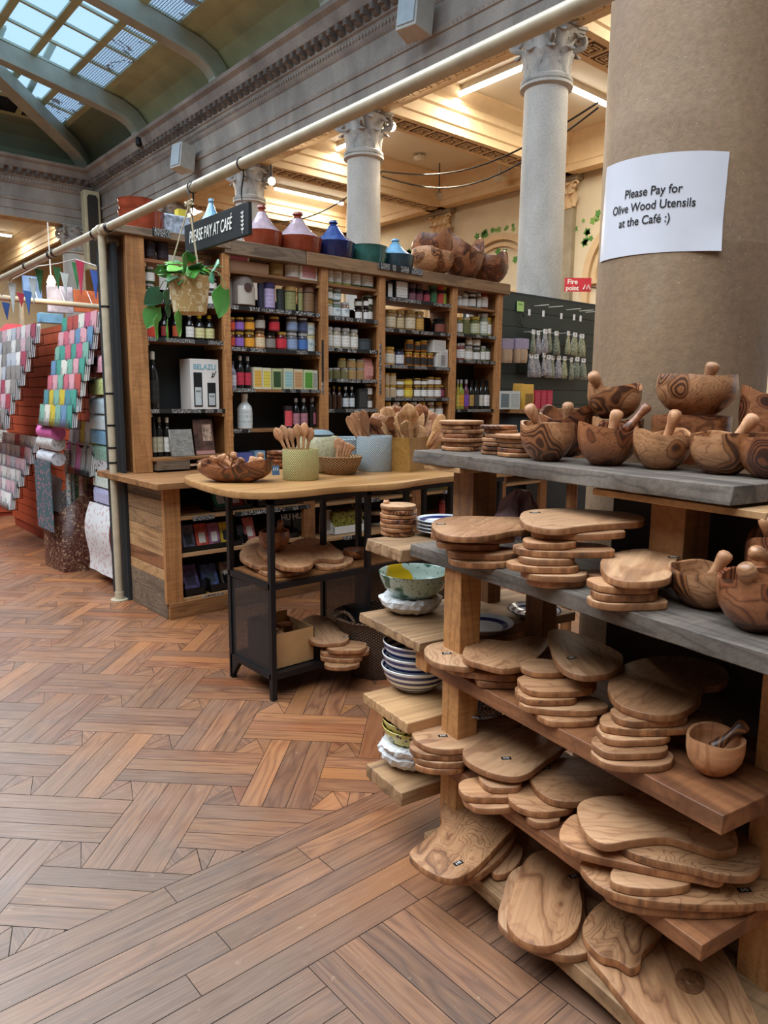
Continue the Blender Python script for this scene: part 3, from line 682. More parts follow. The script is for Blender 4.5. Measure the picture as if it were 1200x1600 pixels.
# counter and base
ct = obj('counter', MB().box(1.77, 4.15, .845, 5.75, 5.17, .885), M_shelf, bev=.004); tag(ct, 'long rough timber counter top under the tall jar shelves', 'counter')
t = thing('base_cabinet', 'pallet-wood base cabinet with open shelves of chocolate under the counter', 'cabinet', (1.87, 4.3, 0))
z = .1
random.seed(3)
side_m = [M_pineY, M_roughY, M_redY, M_slabY, M_roughY, M_pineY, M_slabY, M_pineY]
zz = [.0, .145, .245, .315, .40, .48, .565, .66, .76, .845]
for k in range(9): obj('side_plank', MB().box(1.865, 4.29, zz[k]+.0015, 1.89, 4.86, zz[k+1]-.0015).xf(Matrix.Identity(4)), side_m[(k*3+1) % 8], t, bev=.002)
obj('post', MB().box(1.855, 4.265, .1, 1.965, 4.30, .845), M_pine, t, bev=.003)
for a, b in ((2.90, 2.995), (3.95, 4.05), (5.0, 5.1), (5.6, 5.7)): obj('post', MB().box(a, 4.27, .1, b, 4.31, .845), M_dkpine, t, bev=.003)
obj('plinth', MB().box(1.87, 4.262, 0, 5.7, 4.29, .105), M_shelf, t, bev=.003)
obj('back_panel', MB().box(1.89, 4.84, 0, 5.7, 4.86, .84), flat('dark_cabinet_back', '#231c17', .8), t)
for z in (.65, .41, .12):
    for a, b in ((1.89, 2.9), (2.99, 3.95), (4.05, 5.6)):
        zz_ = z if a < 2.5 else {.65: .64, .41: .375, .12: .12}[z]
        obj('shelf', MB().box(a, 4.275, zz_-.022, b, 4.84, zz_), M_pinex, t, bev=.002)
for a, b, z in ((2.05, 2.2, .645), (2.72, 2.95, .645), (2.35, 2.7, .645), (2.45, 2.75, .40), (2.1, 2.25, .115), (3.4, 3.6, .64), (3.25, 3.4, .375), (4.3, 4.9, .64)): obj('price_strip', MB().box(a, 4.268, z-.028, b, 4.274, z), M_strip, t)

# ---- goods
def cyl(prof, n=18): return MB().lathe(prof, n)
U_ = {}
def um(key, mb, mat, smooth=40):
    if key not in U_: U_[key] = mesh(key, mb(), mat, smooth)
    return U_[key]
def sector(r, z0, z1, a0, a1, n=12):
    rings = []
    for i in range(n+1):
        a = a0+(a1-a0)*i/n; rings.append([(r*math.cos(a), r*math.sin(a), z0), (r*math.cos(a), r*math.sin(a), z1), (r*.98*math.cos(a), r*.98*math.sin(a), z1), (r*.98*math.cos(a), r*.98*math.sin(a), z0)])
    return MB().loft(rings)
def ch(name, me, parent, color=None):
    o = bpy.data.objects.new(name, me); link(o, parent)
    if color: o.color = lin(color)
    return o
def item(kind, x, y, z, w, h, cols, label, cat, group, name=None, rz=0, depth=None):
    """w width, h height; cols = body, label, cap"""
    body, lab, cap = cols; r = w/2
    if kind == 'jar':
        o = ch(name or 'jar', um('jar_body', lambda: cyl([(.88, 0), (1, .04), (1, .72), (.84, .82), (.84, .86)]), M_tg), None, body); o.scale = (r, r, h)
        ch('lid', um('jar_lid', lambda: cyl([(.9, .84), (.93, .86), (.93, .98), (.88, 1)]), M_tc), o, cap)
        if lab: ch('paper_label', um('jar_label', lambda: sector(1.015, .14, .64, -PI*.95, -PI*.05), M_tp), o, lab)
    elif kind == 'bottle':
        o = ch(name or 'bottle', um('bottle_body', lambda: cyl([(.9, 0), (1, .03), (1, .56), (.85, .66), (.42, .76), (.38, .9)]), M_tg), None, body); o.scale = (r, r, h)
        ch('cap', um('bottle_cap', lambda: cyl([(.42, .86), (.46, .87), (.46, .99), (.4, 1)]), M_tc), o, cap)
        if lab: ch('paper_label', um('bottle_label', lambda: sector(1.015, .12, .5, -PI*.95, -PI*.05), M_tp), o, lab)
    elif kind == 'tin':
        o = ch(name or 'tin', um('tin_body', lambda: cyl([(.98, 0), (1, .02), (1, .86)]), M_tp), None, body); o.scale = (r, r, h)
        ch('lid', um('tin_lid', lambda: cyl([(1.01, .82), (1.03, .83), (1.03, .99), (.97, 1)]), M_tm), o, cap)
        if lab: ch('paper_label', um('tin_label', lambda: sector(1.012, .1, .78, -PI*.9, -PI*.1), M_tp), o, lab)
    elif kind == 'box':
        d = (depth or w)/2; o = ch(name or 'box', um('carton', lambda: MB().box(-1, -1, 0, 1, 1, 1), M_tm, 0), None, body); o.scale = (r, d, h)
        if lab: ch('printed_front', um('carton_front', lambda: MB().box(-.82, -1.02, .1, .82, -.99, .86), M_tp, 0), o, lab)
        if cap: ch('top_flap', um('carton_flap', lambda: MB().box(-1.01, -1.01, .9, 1.01, 1.01, 1.01), M_tm, 0), o, cap)
    elif kind == 'bag':
        def bagm():
            mb = MB(); rings = []
            for k in range(9):
                t_ = k/8; sx_, sy_ = (1-.12*(1-t_)**4), (.75 if t_ < .1 else .9-.75*max(0, t_-.45)/.55)
                rings.append([(sx_*math.copysign(abs(math.cos(a))**.6, math.cos(a))*(1+.03*math.sin(5*a+k)), sy_*math.copysign(abs(math.sin(a))**.6, math.sin(a)), t_) for a in [2*PI*i/20 for i in range(20)]])
            return mb.loft(rings)
        o = ch(name or 'bag', um('bag_body', bagm, M_tm), None, body); o.scale = (r, (depth or w*.6)/2, h)
        if lab: ch('printed_front', um('bag_front', lambda: MB().box(-.6, -.97, .18, .6, -.86, .62), M_tp, 0), o, lab)
    o.location = (x, y, z); o.rotation_euler = (0, 0, rz); tag(o, label, cat, group); return o
BW = ['leftmost bay', 'second bay', 'middle bay', 'fourth bay', 'rightmost bay']; SW = ['topmost', 'second', 'third', 'fourth', 'fifth', 'lowest']
CT = {'jar': 'jar', 'bottle': 'bottle', 'tin': 'tin', 'box': 'box', 'bag': 'bag'}
M_bel = flat('grey_blue_print', '#6d9aa8', .6)
def row(b, s, its, tier='', yb=None, zb=None, Yf=4.865):
    for k, it in enumerate(its):
        kind, x0, x1, yt, cols, desc = it[:6]; yp = Yf+.03
        zb_ = SZ[b][s] if len(it) < 7 else WY((x0+x1)/2, it[6], yp).z
        A, B_ = WY(x0, yt, yp), WY(x1, yt, yp); w = B_.x-A.x; h = WY((x0+x1)/2, yt, yp).z-zb_
        xc = min(max((A.x+B_.x)/2, BAYX[b][0]+w/2+.002), BAYX[b][1]-w/2-.002)
        lb = '%s, %s from left%s, %s shelf, %s' % (desc, ORD[k], (' in %s' % tier) if tier else '', SW[s], BW[b])
        its_o = item(kind, xc, Yf+w/2 if kind in ('jar', 'bottle', 'tin') else Yf+.035, zb_, w, h, cols, lb, CT[kind], 'goods on the tall jar shelves', depth=min(w, .09))
        if desc == 'white tin' or (b == 2 and s == 1 and desc == 'white-labelled jar'): text('BELA', its_o, M_bel, .62, frame((0, -1.06, .5), (1, 0, 0), (0, 0, 1)), depth=.0, vs=.3)
GO, SI, WH, BL = '#c9a24a', '#c9cacb', '#ecebe5', '#1a1a1a'
VG, DG, BRN, HON, RED = '#7f8a45', '#3f4a2a', '#3a2418', '#a5621c', '#9c1f2a'
row(0, 0, [('jar', 224, 242, 364, (BRN, '#2a1c2a', GO), 'dark chutney jar'), ('jar', 244, 262, 367, (BRN, '#2a1c2a', GO), 'dark chutney jar')])
row(0, 1, [('jar', 225, 241, 444, (DG, WH, SI), 'white-labelled jar'), ('jar', 262, 277, 446, (BRN, WH, SI), 'dark jar behind the plant'), ('jar', 325, 341, 455, (BRN, WH, SI), 'white-labelled jar')], 'lower row')
row(0, 1, [('jar', 225, 241, 417, (DG, WH, SI), 'white-labelled jar', 443), ('jar', 325, 341, 436, (BRN, WH, SI), 'pale-lidded jar', 454)], 'upper row')
row(0, 2, [('box', 227, 241, 502, ('#b3202a', '#d8442f', None), 'small red box'), ('bottle', 250, 262, 490, (BL, '#8a2a2a', BL), 'dark bottle'), ('bottle', 268, 281, 488, (BL, '#b5502a', WH), 'dark bottle'), ('bottle', 289, 302, 489, (BL, WH, WH), 'white-topped bottle'), ('bottle', 304, 319, 492, (BL, '#dfd9a0', '#e0c22a'), 'yellow-topped bottle'), ('bottle', 320, 334, 493, (BL, '#d9d69a', '#e0c22a'), 'yellow-capped bottle')])
row(0, 3, [('bottle', 230, 246, 549, (BL, BL, WH), 'tall black bottle with white cap')])
row(0, 4, [('bottle', 235, 242, 651, (BL, '#b9b49a', BL), 'black wine bottle'), ('bottle', 242, 253, 651, (BL, '#b9b49a', '#8f8b7e'), 'black bottle with grey cap'), ('bottle', 254, 266, 652, (BL, WH, WH), 'black bottle with white cap')])
# gift carton with two bottle windows
A, B_, Zt = WY(299, 600, 4.86), WY(343, 600, 4.86), WY(320, 561, 4.86).z
t = thing('gift_carton', 'white two-bottle gift carton with olive sprig in leftmost bay', 'box', ((A.x+B_.x)/2, 4.95, 1.31))
w = B_.x-A.x; h = Zt-1.31
obj('carton', MB().box(-w/2, -.08, 0, w/2, .09, h), M_white, t, True, bev=.002)
fr = frame((0, -.0812, h*.84), (1, 0, 0), (0, 0, 1)); text('BELAZU', t, flat('pale_blue_print', '#79b3c4', .6), .052, fr, sx=.95, bold=.001)
for xx, hh in ((-.055, .26), (.05, .19)):
    obj('window', MB().box(xx-.032, -.083, .02, xx+.032, -.0805, hh), blk, t, True)
    bt = obj('bottle', MB().box(xx-.024, -.0845, .03, xx+.024, -.083, hh*.6), flat('carton_bottle_label', '#c7d0d2', .5), t, True)
    text('ELAZ', t, blk, .016, frame((xx, -.086, hh*.5), (1, 0, 0), (0, 0, 1)))
for k in range(6):
    a = .5+k*.12; obj('olive_leaf', MB().prism([(0, 0), (.012, .004), (.024, 0), (.012, -.004)], 0, .001).xf(Matrix.Translation((.05+.006*k, -.0815, h*.62+.007*k)) @ Matrix.Rotation(PI/2, 4, 'X') @ Matrix.Rotation(a*(1 if k % 2 else 2.4), 4, 'Z')), blk, t, True)
t = tag(obj('foil_pack', MB().box(-.085, -.008, 0, .085, .008, .19), flat('crumpled_foil', '#b9b6ae', .3, .75, bs=.8, var=.15, sc=30), None, True, bev=.002), 'silver foil pack leaning beside bottles on the cabinet ledge', 'pack'); p = WY(286, 711, 4.80); t.location = (p.x, 4.80, .986); t.rotation_euler = (-.22, 0, 0)
t = thing('picture_card', 'brown printed display card leaning at the ledge, right of the foil pack', 'card', (WY(323, 700, 4.82).x, 4.84, .986)); t.rotation_euler = (-.18, 0, 0)
obj('card', MB().box(-.075, -.006, 0, .075, .006, .255), flat('brown_card_print', '#5c3d33', .5, var=.4, sc=22), t, True); obj('pink_border', MB().box(-.072, -.008, .004, .072, -.006, .03), flat('pink_edge', '#b08078', .5), t, True)
obj('pale_photo', MB().box(-.01, -.008, .1, .06, -.006, .22), flat('card_photo', '#b59a86', .5, var=.4, sc=30), t, True)
# second bay
row(1, 0, [('box', 353, 385, 396, ('#d9d3c6', '#c86a8a', None), 'white and pink carton'), ('jar', 421, 444, 401, ('#7a4a1c', '#9c7a3a', '#b98a3a'), 'round honey jar'), ('tin', 446, 470, 404, ('#b5453f', '#e4dcd0', '#b5453f'), 'round red gift box'), ('box', 472, 498, 402, ('#e6e0d2', '#cf8f8f', None), 'square card gift box')])
tag(obj('cardboard_tray', MB().box(2.66, 4.85, 2.3, 3.0, 4.93, 2.375), flat('brown_card', '#9a7458', .8), bev=.004), 'low brown cardboard tray on topmost shelf of the second bay', 'tray')
p = WY(380, 478, 4.9); t = thing('soft_toy_pack', 'grey pack shaped with two ears and round window, second bay', 'bag', (p.x, 4.93, 2.048))
fm = flat('grey_brown_pack', '#7c7068', .8, var=.15, sc=12); obj('body', MB().lathe([(.07, 0), (.095, .02), (.1, .1), (.095, .17), (.085, .22), (.05, .235)], 20), fm, t, True)
for s in (-1, 1): obj('ear', MB().lathe([(.012, 0), (.02, .02), (.005, .035)], 10, (s*.06, 0, .22)), fm, t, True)
obj('pale_front', sector(.104, .02, .15, -2.3, -.7), flat('pale_pack_front', '#bdb5a8', .7), t, True); obj('round_window', MB().lathe([(.001, 0), (.032, .0), (.032, .006), (.001, .006)], 18).xf(Matrix.Translation((0, -.104, .14)) @ Matrix.Rotation(PI/2, 4, 'X')), flat('pack_window', '#4a3430', .5), t, True)
row(1, 1, [('bag', 352, 362, 435, ('#8d867d', None, None), 'slim grey bag'), ('tin', 402, 411, 443, ('#1f1c33', None, '#1f1c33'), 'dark navy tube'), ('tin', 412, 430, 442, ('#3a2f63', '#b6a4c9', '#3a2f63'), 'purple patterned tube'), ('tin', 432, 442, 452, ('#1d241f', None, '#1d241f'), 'dark green tube'), ('tin', 445, 463, 448, ('#2a2f28', '#8f8f5a', '#b08b4f'), 'patterned tube with tan lid'), ('tin', 464, 471, 450, ('#2a2f28', '#8f8f5a', '#8d6f45'), 'narrow patterned tube'), ('tin', 478, 496, 450, ('#2a1d1b', '#8a6a4a', '#7d5a48'), 'dark tube with brown lid')])
C9 = [((355, 366), ('#6b2a18', '#e0502f'), 'orange-labelled jar'), ((367, 381), ('#3a2030', '#9b6cc4'), 'purple-labelled jar'), ((382.5, 397.5), ('#5a3a1a', '#f0a526'), 'amber-labelled jar')]
row(1, 2, [('jar', a, b, 519, (c[0], c[1], GO), d) for (a, b), c, d in C9]+[('jar', 399, 414, 517, ('#a8703a', '#e5cfa8', '#8b6b4a'), 'cream-labelled jar'), ('jar', 415.5, 430.5, 520, (BRN, '#8d857e', BL), 'dark jar'), ('jar', 432, 448, 519, ('#5a1a1c', '#d22a3a', GO), 'red-labelled jar'), ('jar', 449, 465, 520, ('#6a6a6a', '#8fa5c9', SI), 'pale blue jar'), ('jar', 466.5, 481, 521, ('#4a4a5a', '#4b77b8', SI), 'blue-labelled jar'), ('tin', 482, 497, 525, ('#d6ded6', '#cfd8d2', '#c8bb8a'), 'white tin')], 'lower row')
row(1, 2, [('jar', a, b, 496, (c[0], c[1], GO), d, 518) for (a, b), c, d in C9]+[('jar', 399, 414, 492, (BRN, '#b8b2a6', BL), 'dark jar', 516), ('jar', 421, 437, 495, ('#5a1a1c', '#d22a3a', GO), 'red-labelled jar', 519), ('jar', 449, 465, 495, ('#6a6a6a', '#8fa5c9', SI), 'pale blue jar', 519), ('jar', 466.5, 481, 497, ('#4a4a5a', '#4b577f', SI), 'blue jar with pink tag', 520), ('tin', 482, 497, 505, ('#d6ded6', '#cfd8d2', '#c8bb8a'), 'white tin', 524)], 'upper row')
row(1, 3, [('bottle', 357, 368, 564, ('#8f8a9c', '#d9d4dc', '#5a5560'), 'lilac-topped bottle'), ('bottle', 369, 380, 556, (BL, '#c8324a', '#d5d5d8'), 'silver-capped dark bottle'), ('bottle', 381, 391, 557, (BL, '#c8324a', '#d5d5d8'), 'silver-capped dark bottle'), ('box', 393, 406, 574, ('#dcd7bb', '#e3b24a', None), 'orange-patterned carton'), ('box', 407, 420, 575, ('#dcd7bb', '#e0cf55', None), 'lemon-patterned carton'), ('box', 422, 436, 576, ('#b9c08f', '#2f4f2a', None), 'dark green carton'), ('box', 440, 454, 576, ('#cfcfae', '#9cc4c4', None), 'aqua-patterned carton'), ('box', 456, 469, 577, ('#d8c9a4', '#c79a6a', None), 'brown leafy carton'), ('box', 471, 485, 578, ('#c9d3a4', '#5c9c3a', None), 'bright green carton'), ('box', 487, 499, 579, ('#d9d9c8', '#a9adA2', None), 'grey patterned carton')])
row(1, 4, [('bottle', 374, 395, 615, ('#dfe5e4', '#d3dcdb', '#e8ecea'), 'white stoneware bottle with tree drawing'), ('tin', 444, 456, 634, ('#1e1c1c', '#e0505a', '#2b1c1c'), 'red-fronted tin'), ('bottle', 457, 467, 622, (BL, '#b07a86', '#c9c9cc'), 'dark juice bottle'), ('bottle', 469, 480, 622, (BL, '#b07a86', '#c9c9cc'), 'dark juice bottle'), ('bottle', 482, 488, 622, (BL, None, '#77777a'), 'dark juice bottle'), ('bottle', 489, 498, 621, (BL, '#9c5a6a', '#c9c9cc'), 'dark juice bottle')])
row(1, 5, [('box', 362, 390, 707, ('#5a63a8', None, None), 'flat purple box'), ('box', 394, 410, 704, ('#7fa3c4', '#9cc0d8', None), 'pale blue box')], Yf=4.9)
# middle bay
row(2, 0, [('jar', a, b, y_, (c, WH, l), d) for a, b, y_, c, l, d in ((509, 520, 412, '#a3a55a', '#c9c2a8', 'olive jar'), (521, 533.5, 413, '#9aa052', '#c9c2a8', 'pale olive jar'), (535, 548.5, 416, '#99a04c', '#c9c2a8', 'green olive jar'), (550, 563.5, 418, '#4c5530', '#4a4a48', 'dark-lidded jar'), (565, 578, 420, '#3f4828', '#4a4a48', 'dark-lidded jar'), (579.5, 591, 422, '#414a25', '#b9b39c', 'dark green jar'))])
row(2, 1, [('jar', 508, 519, 470, ('#a0a07a', WH, GO), 'pale jar'), ('jar', 519.5, 532.5, 472, ('#6a7a6a', '#dfe6e6', SI), 'white-labelled jar'), ('jar', 533.5, 545.5, 473, ('#8a6a5a', '#dfe6e6', SI), 'white-labelled jar'), ('jar', 555, 565, 481, (BRN, WH, BL), 'small dark jar'), ('jar', 567, 575, 481, (BRN, WH, BL), 'small dark jar'), ('jar', 577, 590, 480, (DG, WH, '#8d8a80'), 'dark green jar')], 'lower row')
row(2, 1, [('jar', 508, 519, 450, ('#77865a', WH, SI), 'pale jar', 469), ('jar', 519.5, 532.5, 453, ('#6a7a6a', '#dfe6e6', SI), 'white-labelled jar', 471), ('jar', 555, 565, 467, (BRN, '#c9c5bb', BL), 'small dark jar', 480), ('jar', 567, 575, 466, (BRN, WH, BL), 'small dark jar', 480), ('jar', 577, 590, 463, (DG, WH, '#8d8a80'), 'dark green jar', 479)], 'upper row')
row(2, 2, [('jar', 509, 519, 511, ('#a59c8a', '#e8e6de', SI), 'tall white-labelled jar'), ('jar', 520, 532.5, 512, ('#b0a58c', '#e8e6de', SI), 'tall white-labelled jar'), ('jar', 534, 546.5, 513, ('#8a8478', '#e8e6de', SI), 'tall white-labelled jar'), ('jar', 547.5, 559, 515, ('#a89a82', '#e8e6de', SI), 'tall white-labelled jar'), ('tin', 565, 586, 530, ('#23272a', '#3f484c', '#3a4144'), 'low black tin')])
row(2, 3, [('jar', a, b, 575, (c, None, SI), d) for a, b, c, d in ((510, 519, '#6f6a45', 'small olive-coloured jar'), (520, 531, '#6a6540', 'small olive-coloured jar'), (532, 543, '#75704c', 'small olive-coloured jar'), (544, 556, '#a98a5a', 'small mustard jar'), (557, 569, '#a5855a', 'small mustard jar'))]+[('bag', 572, 588, 560, ('#c9877c', '#d89a90', None), 'pink bag')], 'lower row')
row(2, 3, [('jar', 529, 540, 560, ('#8a7a50', None, GO), 'small mustard jar', 575), ('jar', 543, 556, 561, ('#b59a66', '#b08a52', SI), 'small mustard jar', 575), ('jar', 557, 569, 562, ('#b59a66', '#b08a52', SI), 'small mustard jar', 576)], 'upper row')
row(2, 4, [('bottle', 510, 516, 605, (BRN, None, '#8b6d3a'), 'brown sauce bottle'), ('bottle', 517, 524, 603, ('#3b2216', None, '#a8843c'), 'brown sauce bottle'), ('bottle', 525.5, 533, 604, ('#3b2216', None, '#a8843c'), 'brown sauce bottle'), ('bottle', 535, 544, 604, (BL, '#cfd6da', '#e6e6e6'), 'white-labelled bottle'), ('bottle', 545, 553, 604, (BL, '#cfd6da', '#e6e6e6'), 'white-labelled bottle'), ('box', 556, 570, 607, ('#20211f', '#3a3c38', None), 'black carton'), ('jar', 572, 584, 619, ('#4a3a2a', WH, '#8b7a55'), 'jar with round tag')], 'lower row')
row(2, 4, [('jar', 572, 584, 600, ('#4a3a2a', WH, '#8b7a55'), 'jar with round tag', 619)], 'upper row')
# fourth bay
row(3, 0, [('box', 603, 611, 440, ('#161616', '#e5e3dc', None), 'black and white pack'), ('box', 613, 634, 437, ('#161616', '#dedcd4', None), 'black and white pack with swirls'), ('jar', 638, 649, 452, ('#4a2030', '#8a5a66', BL), 'berry jar'), ('jar', 650, 660, 453, ('#4a2030', '#8a4a5a', BL), 'berry jar'), ('jar', 662, 671, 454, ('#5a2030', '#b84a5a', BL), 'berry jar'), ('tin', 672.5, 682, 453, ('#2a5a36', '#3f7a4a', '#22331f'), 'green tin'), ('tin', 683, 693, 455, ('#b5342c', '#d2463a', '#1e1e1e'), 'red tin'), ('tin', 694.5, 704, 456, ('#8a9a3a', '#a8b84c', '#2a2a22'), 'lime green tin')], 'lower row')
row(3, 0, [('jar', 638, 649, 440, ('#3a1a28', '#5a3a42', BL), 'berry jar', 452), ('jar', 650, 660, 438, ('#3a1a28', '#5a3a42', BL), 'berry jar', 453), ('tin', 672.5, 682, 435, ('#2a5a36', '#3f7a4a', '#22331f'), 'green tin', 452), ('tin', 683, 693, 437, ('#b5342c', '#d2463a', '#1e1e1e'), 'red tin', 454), ('tin', 694.5, 704, 438, ('#8a9a3a', '#a8b84c', '#2a2a22'), 'lime green tin', 455)], 'upper row')
row(3, 1, [('jar', 604, 619.5, 484, ('#8a6a42', '#d9c8a8', '#a5834a'), 'big peach-labelled jar'), ('jar', 620.5, 631, 486, ('#7a5a32', '#c9b48c', '#a5834a'), 'honey-coloured jar'), ('jar', 635, 650, 485, ('#8a6a42', '#d9c8a8', '#a5834a'), 'big peach-labelled jar'), ('jar', 651, 662, 487, ('#8a6a42', '#c99a4a', '#a5834a'), 'honey-coloured jar'), ('jar', 690, 704, 499, ('#16181a', '#8a4a3a', BL), 'squat black jar')])
row(3, 2, [('jar', 602, 617.5, 542, ('#b88a4a', '#e5ddca', GO), 'pale honey jar'), ('jar', 619, 631.5, 545, ('#3a3a52', '#d8d8d8', BL), 'dark blue jar'), ('jar', 634, 644, 550, (HON, '#2a2016', GO), 'amber honey jar'), ('jar', 645.5, 655, 551, (HON, '#2a2016', GO), 'amber honey jar'), ('jar', 656.5, 666, 551, (HON, '#2a2016', GO), 'amber honey jar'), ('jar', 667.5, 676.5, 552, (HON, '#2a2016', GO), 'amber honey jar'), ('box', 678, 692, 552, ('#dcdad2', '#cfcdc6', None), 'white carton'), ('box', 693.5, 705, 547, ('#dcdad2', '#cfcdc6', None), 'white carton')], 'lower row')
row(3, 2, [('jar', 635, 646, 531, (HON, '#2a2016', GO), 'amber honey jar', 549), ('jar', 648, 655, 534, (HON, '#2a2016', GO), 'amber honey jar', 550), ('jar', 656.5, 667, 532, (HON, '#2a2016', GO), 'amber honey jar', 550), ('box', 672, 692, 532, ('#dcdad2', '#cfcdc6', None), 'white carton', 551)], 'upper row')
xs = [(599.5, 607.5), (608.5, 618.5), (619.5, 631), (632, 645), (647, 656.5), (657.5, 666.5), (667.5, 677.5), (678.5, 689), (690.5, 702)]
cl = [('#c0a888', None), ('#c0a888', None), ('#6a5a42', WH), ('#c9962a', '#e8d14a'), ('#5a4632', '#f0efe8'), ('#5a4632', '#f0efe8'), ('#8a6a4a', WH), ('#8a6a4a', WH), ('#3a2030', '#9c4a6a')]
dd = ['pale spread jar', 'pale spread jar', 'white-banded jar', 'jar with yellow flower label', 'jar with white oval tag', 'jar with white oval tag', 'white-banded jar', 'white-banded jar', 'dark pink-labelled jar']
row(3, 3, [('jar', x[0], x[1], 602, (c[0], c[1], GO), d) for x, c, d in zip(xs, cl, dd)], 'lower row')
row(3, 3, [('jar', x[0], x[1], yy_, (c[0], c[1], GO), d, 602) for x, c, d, yy_ in zip(xs[:2]+xs[2:8], cl[:8], dd[:8], (583, 583, 593, 592, 591, 592, 589, 590))], 'upper row')
row(3, 4, [('jar', 600+k*13.5, 611+k*13.5, 628, ('#8a6a4a', WH, ['#c9a24a', '#d5d5d0'][k % 2]), 'jar with only its lid in view') for k in range(7)])
# rightmost bay
row(4, 0, [('jar', 713.5, 720.5, 463, ('#b5b0a8', WH, SI), 'white-labelled jar'), ('jar', 721.5, 731.5, 461, ('#a5a098', WH, SI), 'white-labelled jar'), ('jar', 732.5, 743.5, 460, ('#3a3c3a', WH, SI), 'white-labelled jar'), ('jar', 744.5, 750, 459, ('#8a8a80', WH, SI), 'narrow white-labelled jar'), ('jar', 751, 763, 454, ('#8a3a2a', WH, '#a8322a'), 'taller red jar')], 'lower row')
row(4, 0, [('jar', 731.5, 744, 443, ('#5a5e5c', '#d5dbe0', SI), 'white-labelled jar', 459), ('jar', 745, 751, 447, ('#8a8a80', WH, SI), 'narrow jar', 458)], 'upper row')
row(4, 1, [('jar', 713.5, 722.5, 496, ('#6a6a3a', WH, GO), 'gherkin jar'), ('jar', 724, 734, 496, ('#6a6a3a', '#6a6a3a', '#c9c3a4'), 'olive jar'), ('jar', 737.5, 750.5, 495, ('#66683a', '#c9c9a8', '#c9b24a'), 'wide pickle jar'), ('jar', 752, 763, 490, ('#8d9478', '#dfe2d2', SI), 'tall pale jar'), ('jar', 764, 772, 497, ('#8a7a2a', WH, '#d0a52a'), 'yellow-lidded jar')])
row(4, 2, [('jar', 712, 716, 537, ('#8a3a32', WH, SI), 'slim red jar'), ('jar', 716.8, 725.8, 536, ('#7a3a2e', WH, SI), 'red-brown jar'), ('jar', 727, 739, 541, ('#aaa28a', WH, SI), 'white-labelled jar'), ('jar', 740, 750, 543, ('#4a4e3a', WH, SI), 'white-labelled jar'), ('jar', 750.8, 758, 541, ('#7a7a52', WH, SI), 'white-labelled jar'), ('jar', 759, 769.5, 541, ('#3c4028', WH, BL), 'dark green jar')], 'lower row')
row(4, 2, [('jar', 728.5, 737, 527, ('#8a8672', WH, SI), 'white-labelled jar', 540), ('jar', 738.5, 751, 526, ('#5a5e4a', WH, SI), 'white-labelled jar', 542)], 'upper row')
row(4, 3, [('bottle', 712, 716.5, 593, ('#b5a24a', '#d8c85a', SI), 'yellow cordial bottle'), ('bottle', 717, 724.5, 593, ('#8f9a3a', '#e09a2a', SI), 'orange-labelled bottle'), ('bottle', 725, 732, 593, ('#6a3a4a', '#7a4aa8', SI), 'purple-labelled bottle'), ('bottle', 733, 740, 594, (BL, '#b5904a', BL), 'black oil bottle'), ('bottle', 740.5, 747.5, 594, (BL, '#3a3a3a', BL), 'black oil bottle'), ('bottle', 748.5, 755, 594, (BL, '#c9c3b4', BL), 'black oil bottle'), ('bottle', 755.5, 762, 594, (BL, WH, BL), 'black oil bottle'), ('bottle', 762.5, 769, 595, (BL, WH, BL), 'black oil bottle')])

# ---- base cabinet goods
def pack(x0, x1, yt, yb, Y, zb, col, lab, label, cat='chocolate bar', group='chocolate bars in the base cabinet', tilt=-.3, th=.012, name='chocolate_bar', labc=None):
    A, B_ = WY(x0, yb, Y), WY(x1, yb, Y); w = B_.x-A.x; zt = WY((x0+x1)/2, yt, Y).z; h = max(.04, (zt-zb)/math.cos(tilt))
    o = obj(name, MB().box(-w/2, -th/2, 0, w/2, th/2, h), flat('wrapper_'+col[1:], col, .45, var=.35, sc=28), None, True, bev=.001); o.location = ((A.x+B_.x)/2, Y+.01, zb); o.rotation_euler = (tilt, 0, 0); tag(o, label, cat, group)
    if lab: obj('paper_label', MB().box(-w*.27, -th/2-.0015, h*.2, w*.27, -th/2, h*.62), flat('label_'+lab[1:], lab, .5), o, True)
    return o
for k, (x0, x1, yt, yb, col, lab, d) in enumerate(((268, 286, 823, 853, '#c94a42', '#e6e2dc', 'orange-red bar with white label, leftmost of the middle cabinet row'), (288, 307, 822, 855, '#5a5568', '#1c1c1e', 'grey and pink bar with black label in middle cabinet row'), (309, 328, 820, 853, '#c9503a', '#e6dfd2', 'red and yellow leafy bar in middle cabinet row'), (329, 346, 819, 852, '#b06a8a', '#ece8e0', 'pink and black patterned bar in middle cabinet row'), (347, 365, 817, 848, '#d2b02a', '#1c1c1e', 'yellow bar with black label in middle cabinet row'), (374, 384, 822, 846, '#3a3540', '#1c1c1e', 'dark bar seen between the table legs'), (385, 401, 810, 846, '#c96a62', '#e8e0d8', 'tall coral bar with white label in middle cabinet row'))): pack(x0, x1, yt, yb, 4.36, .415, col, lab, d)
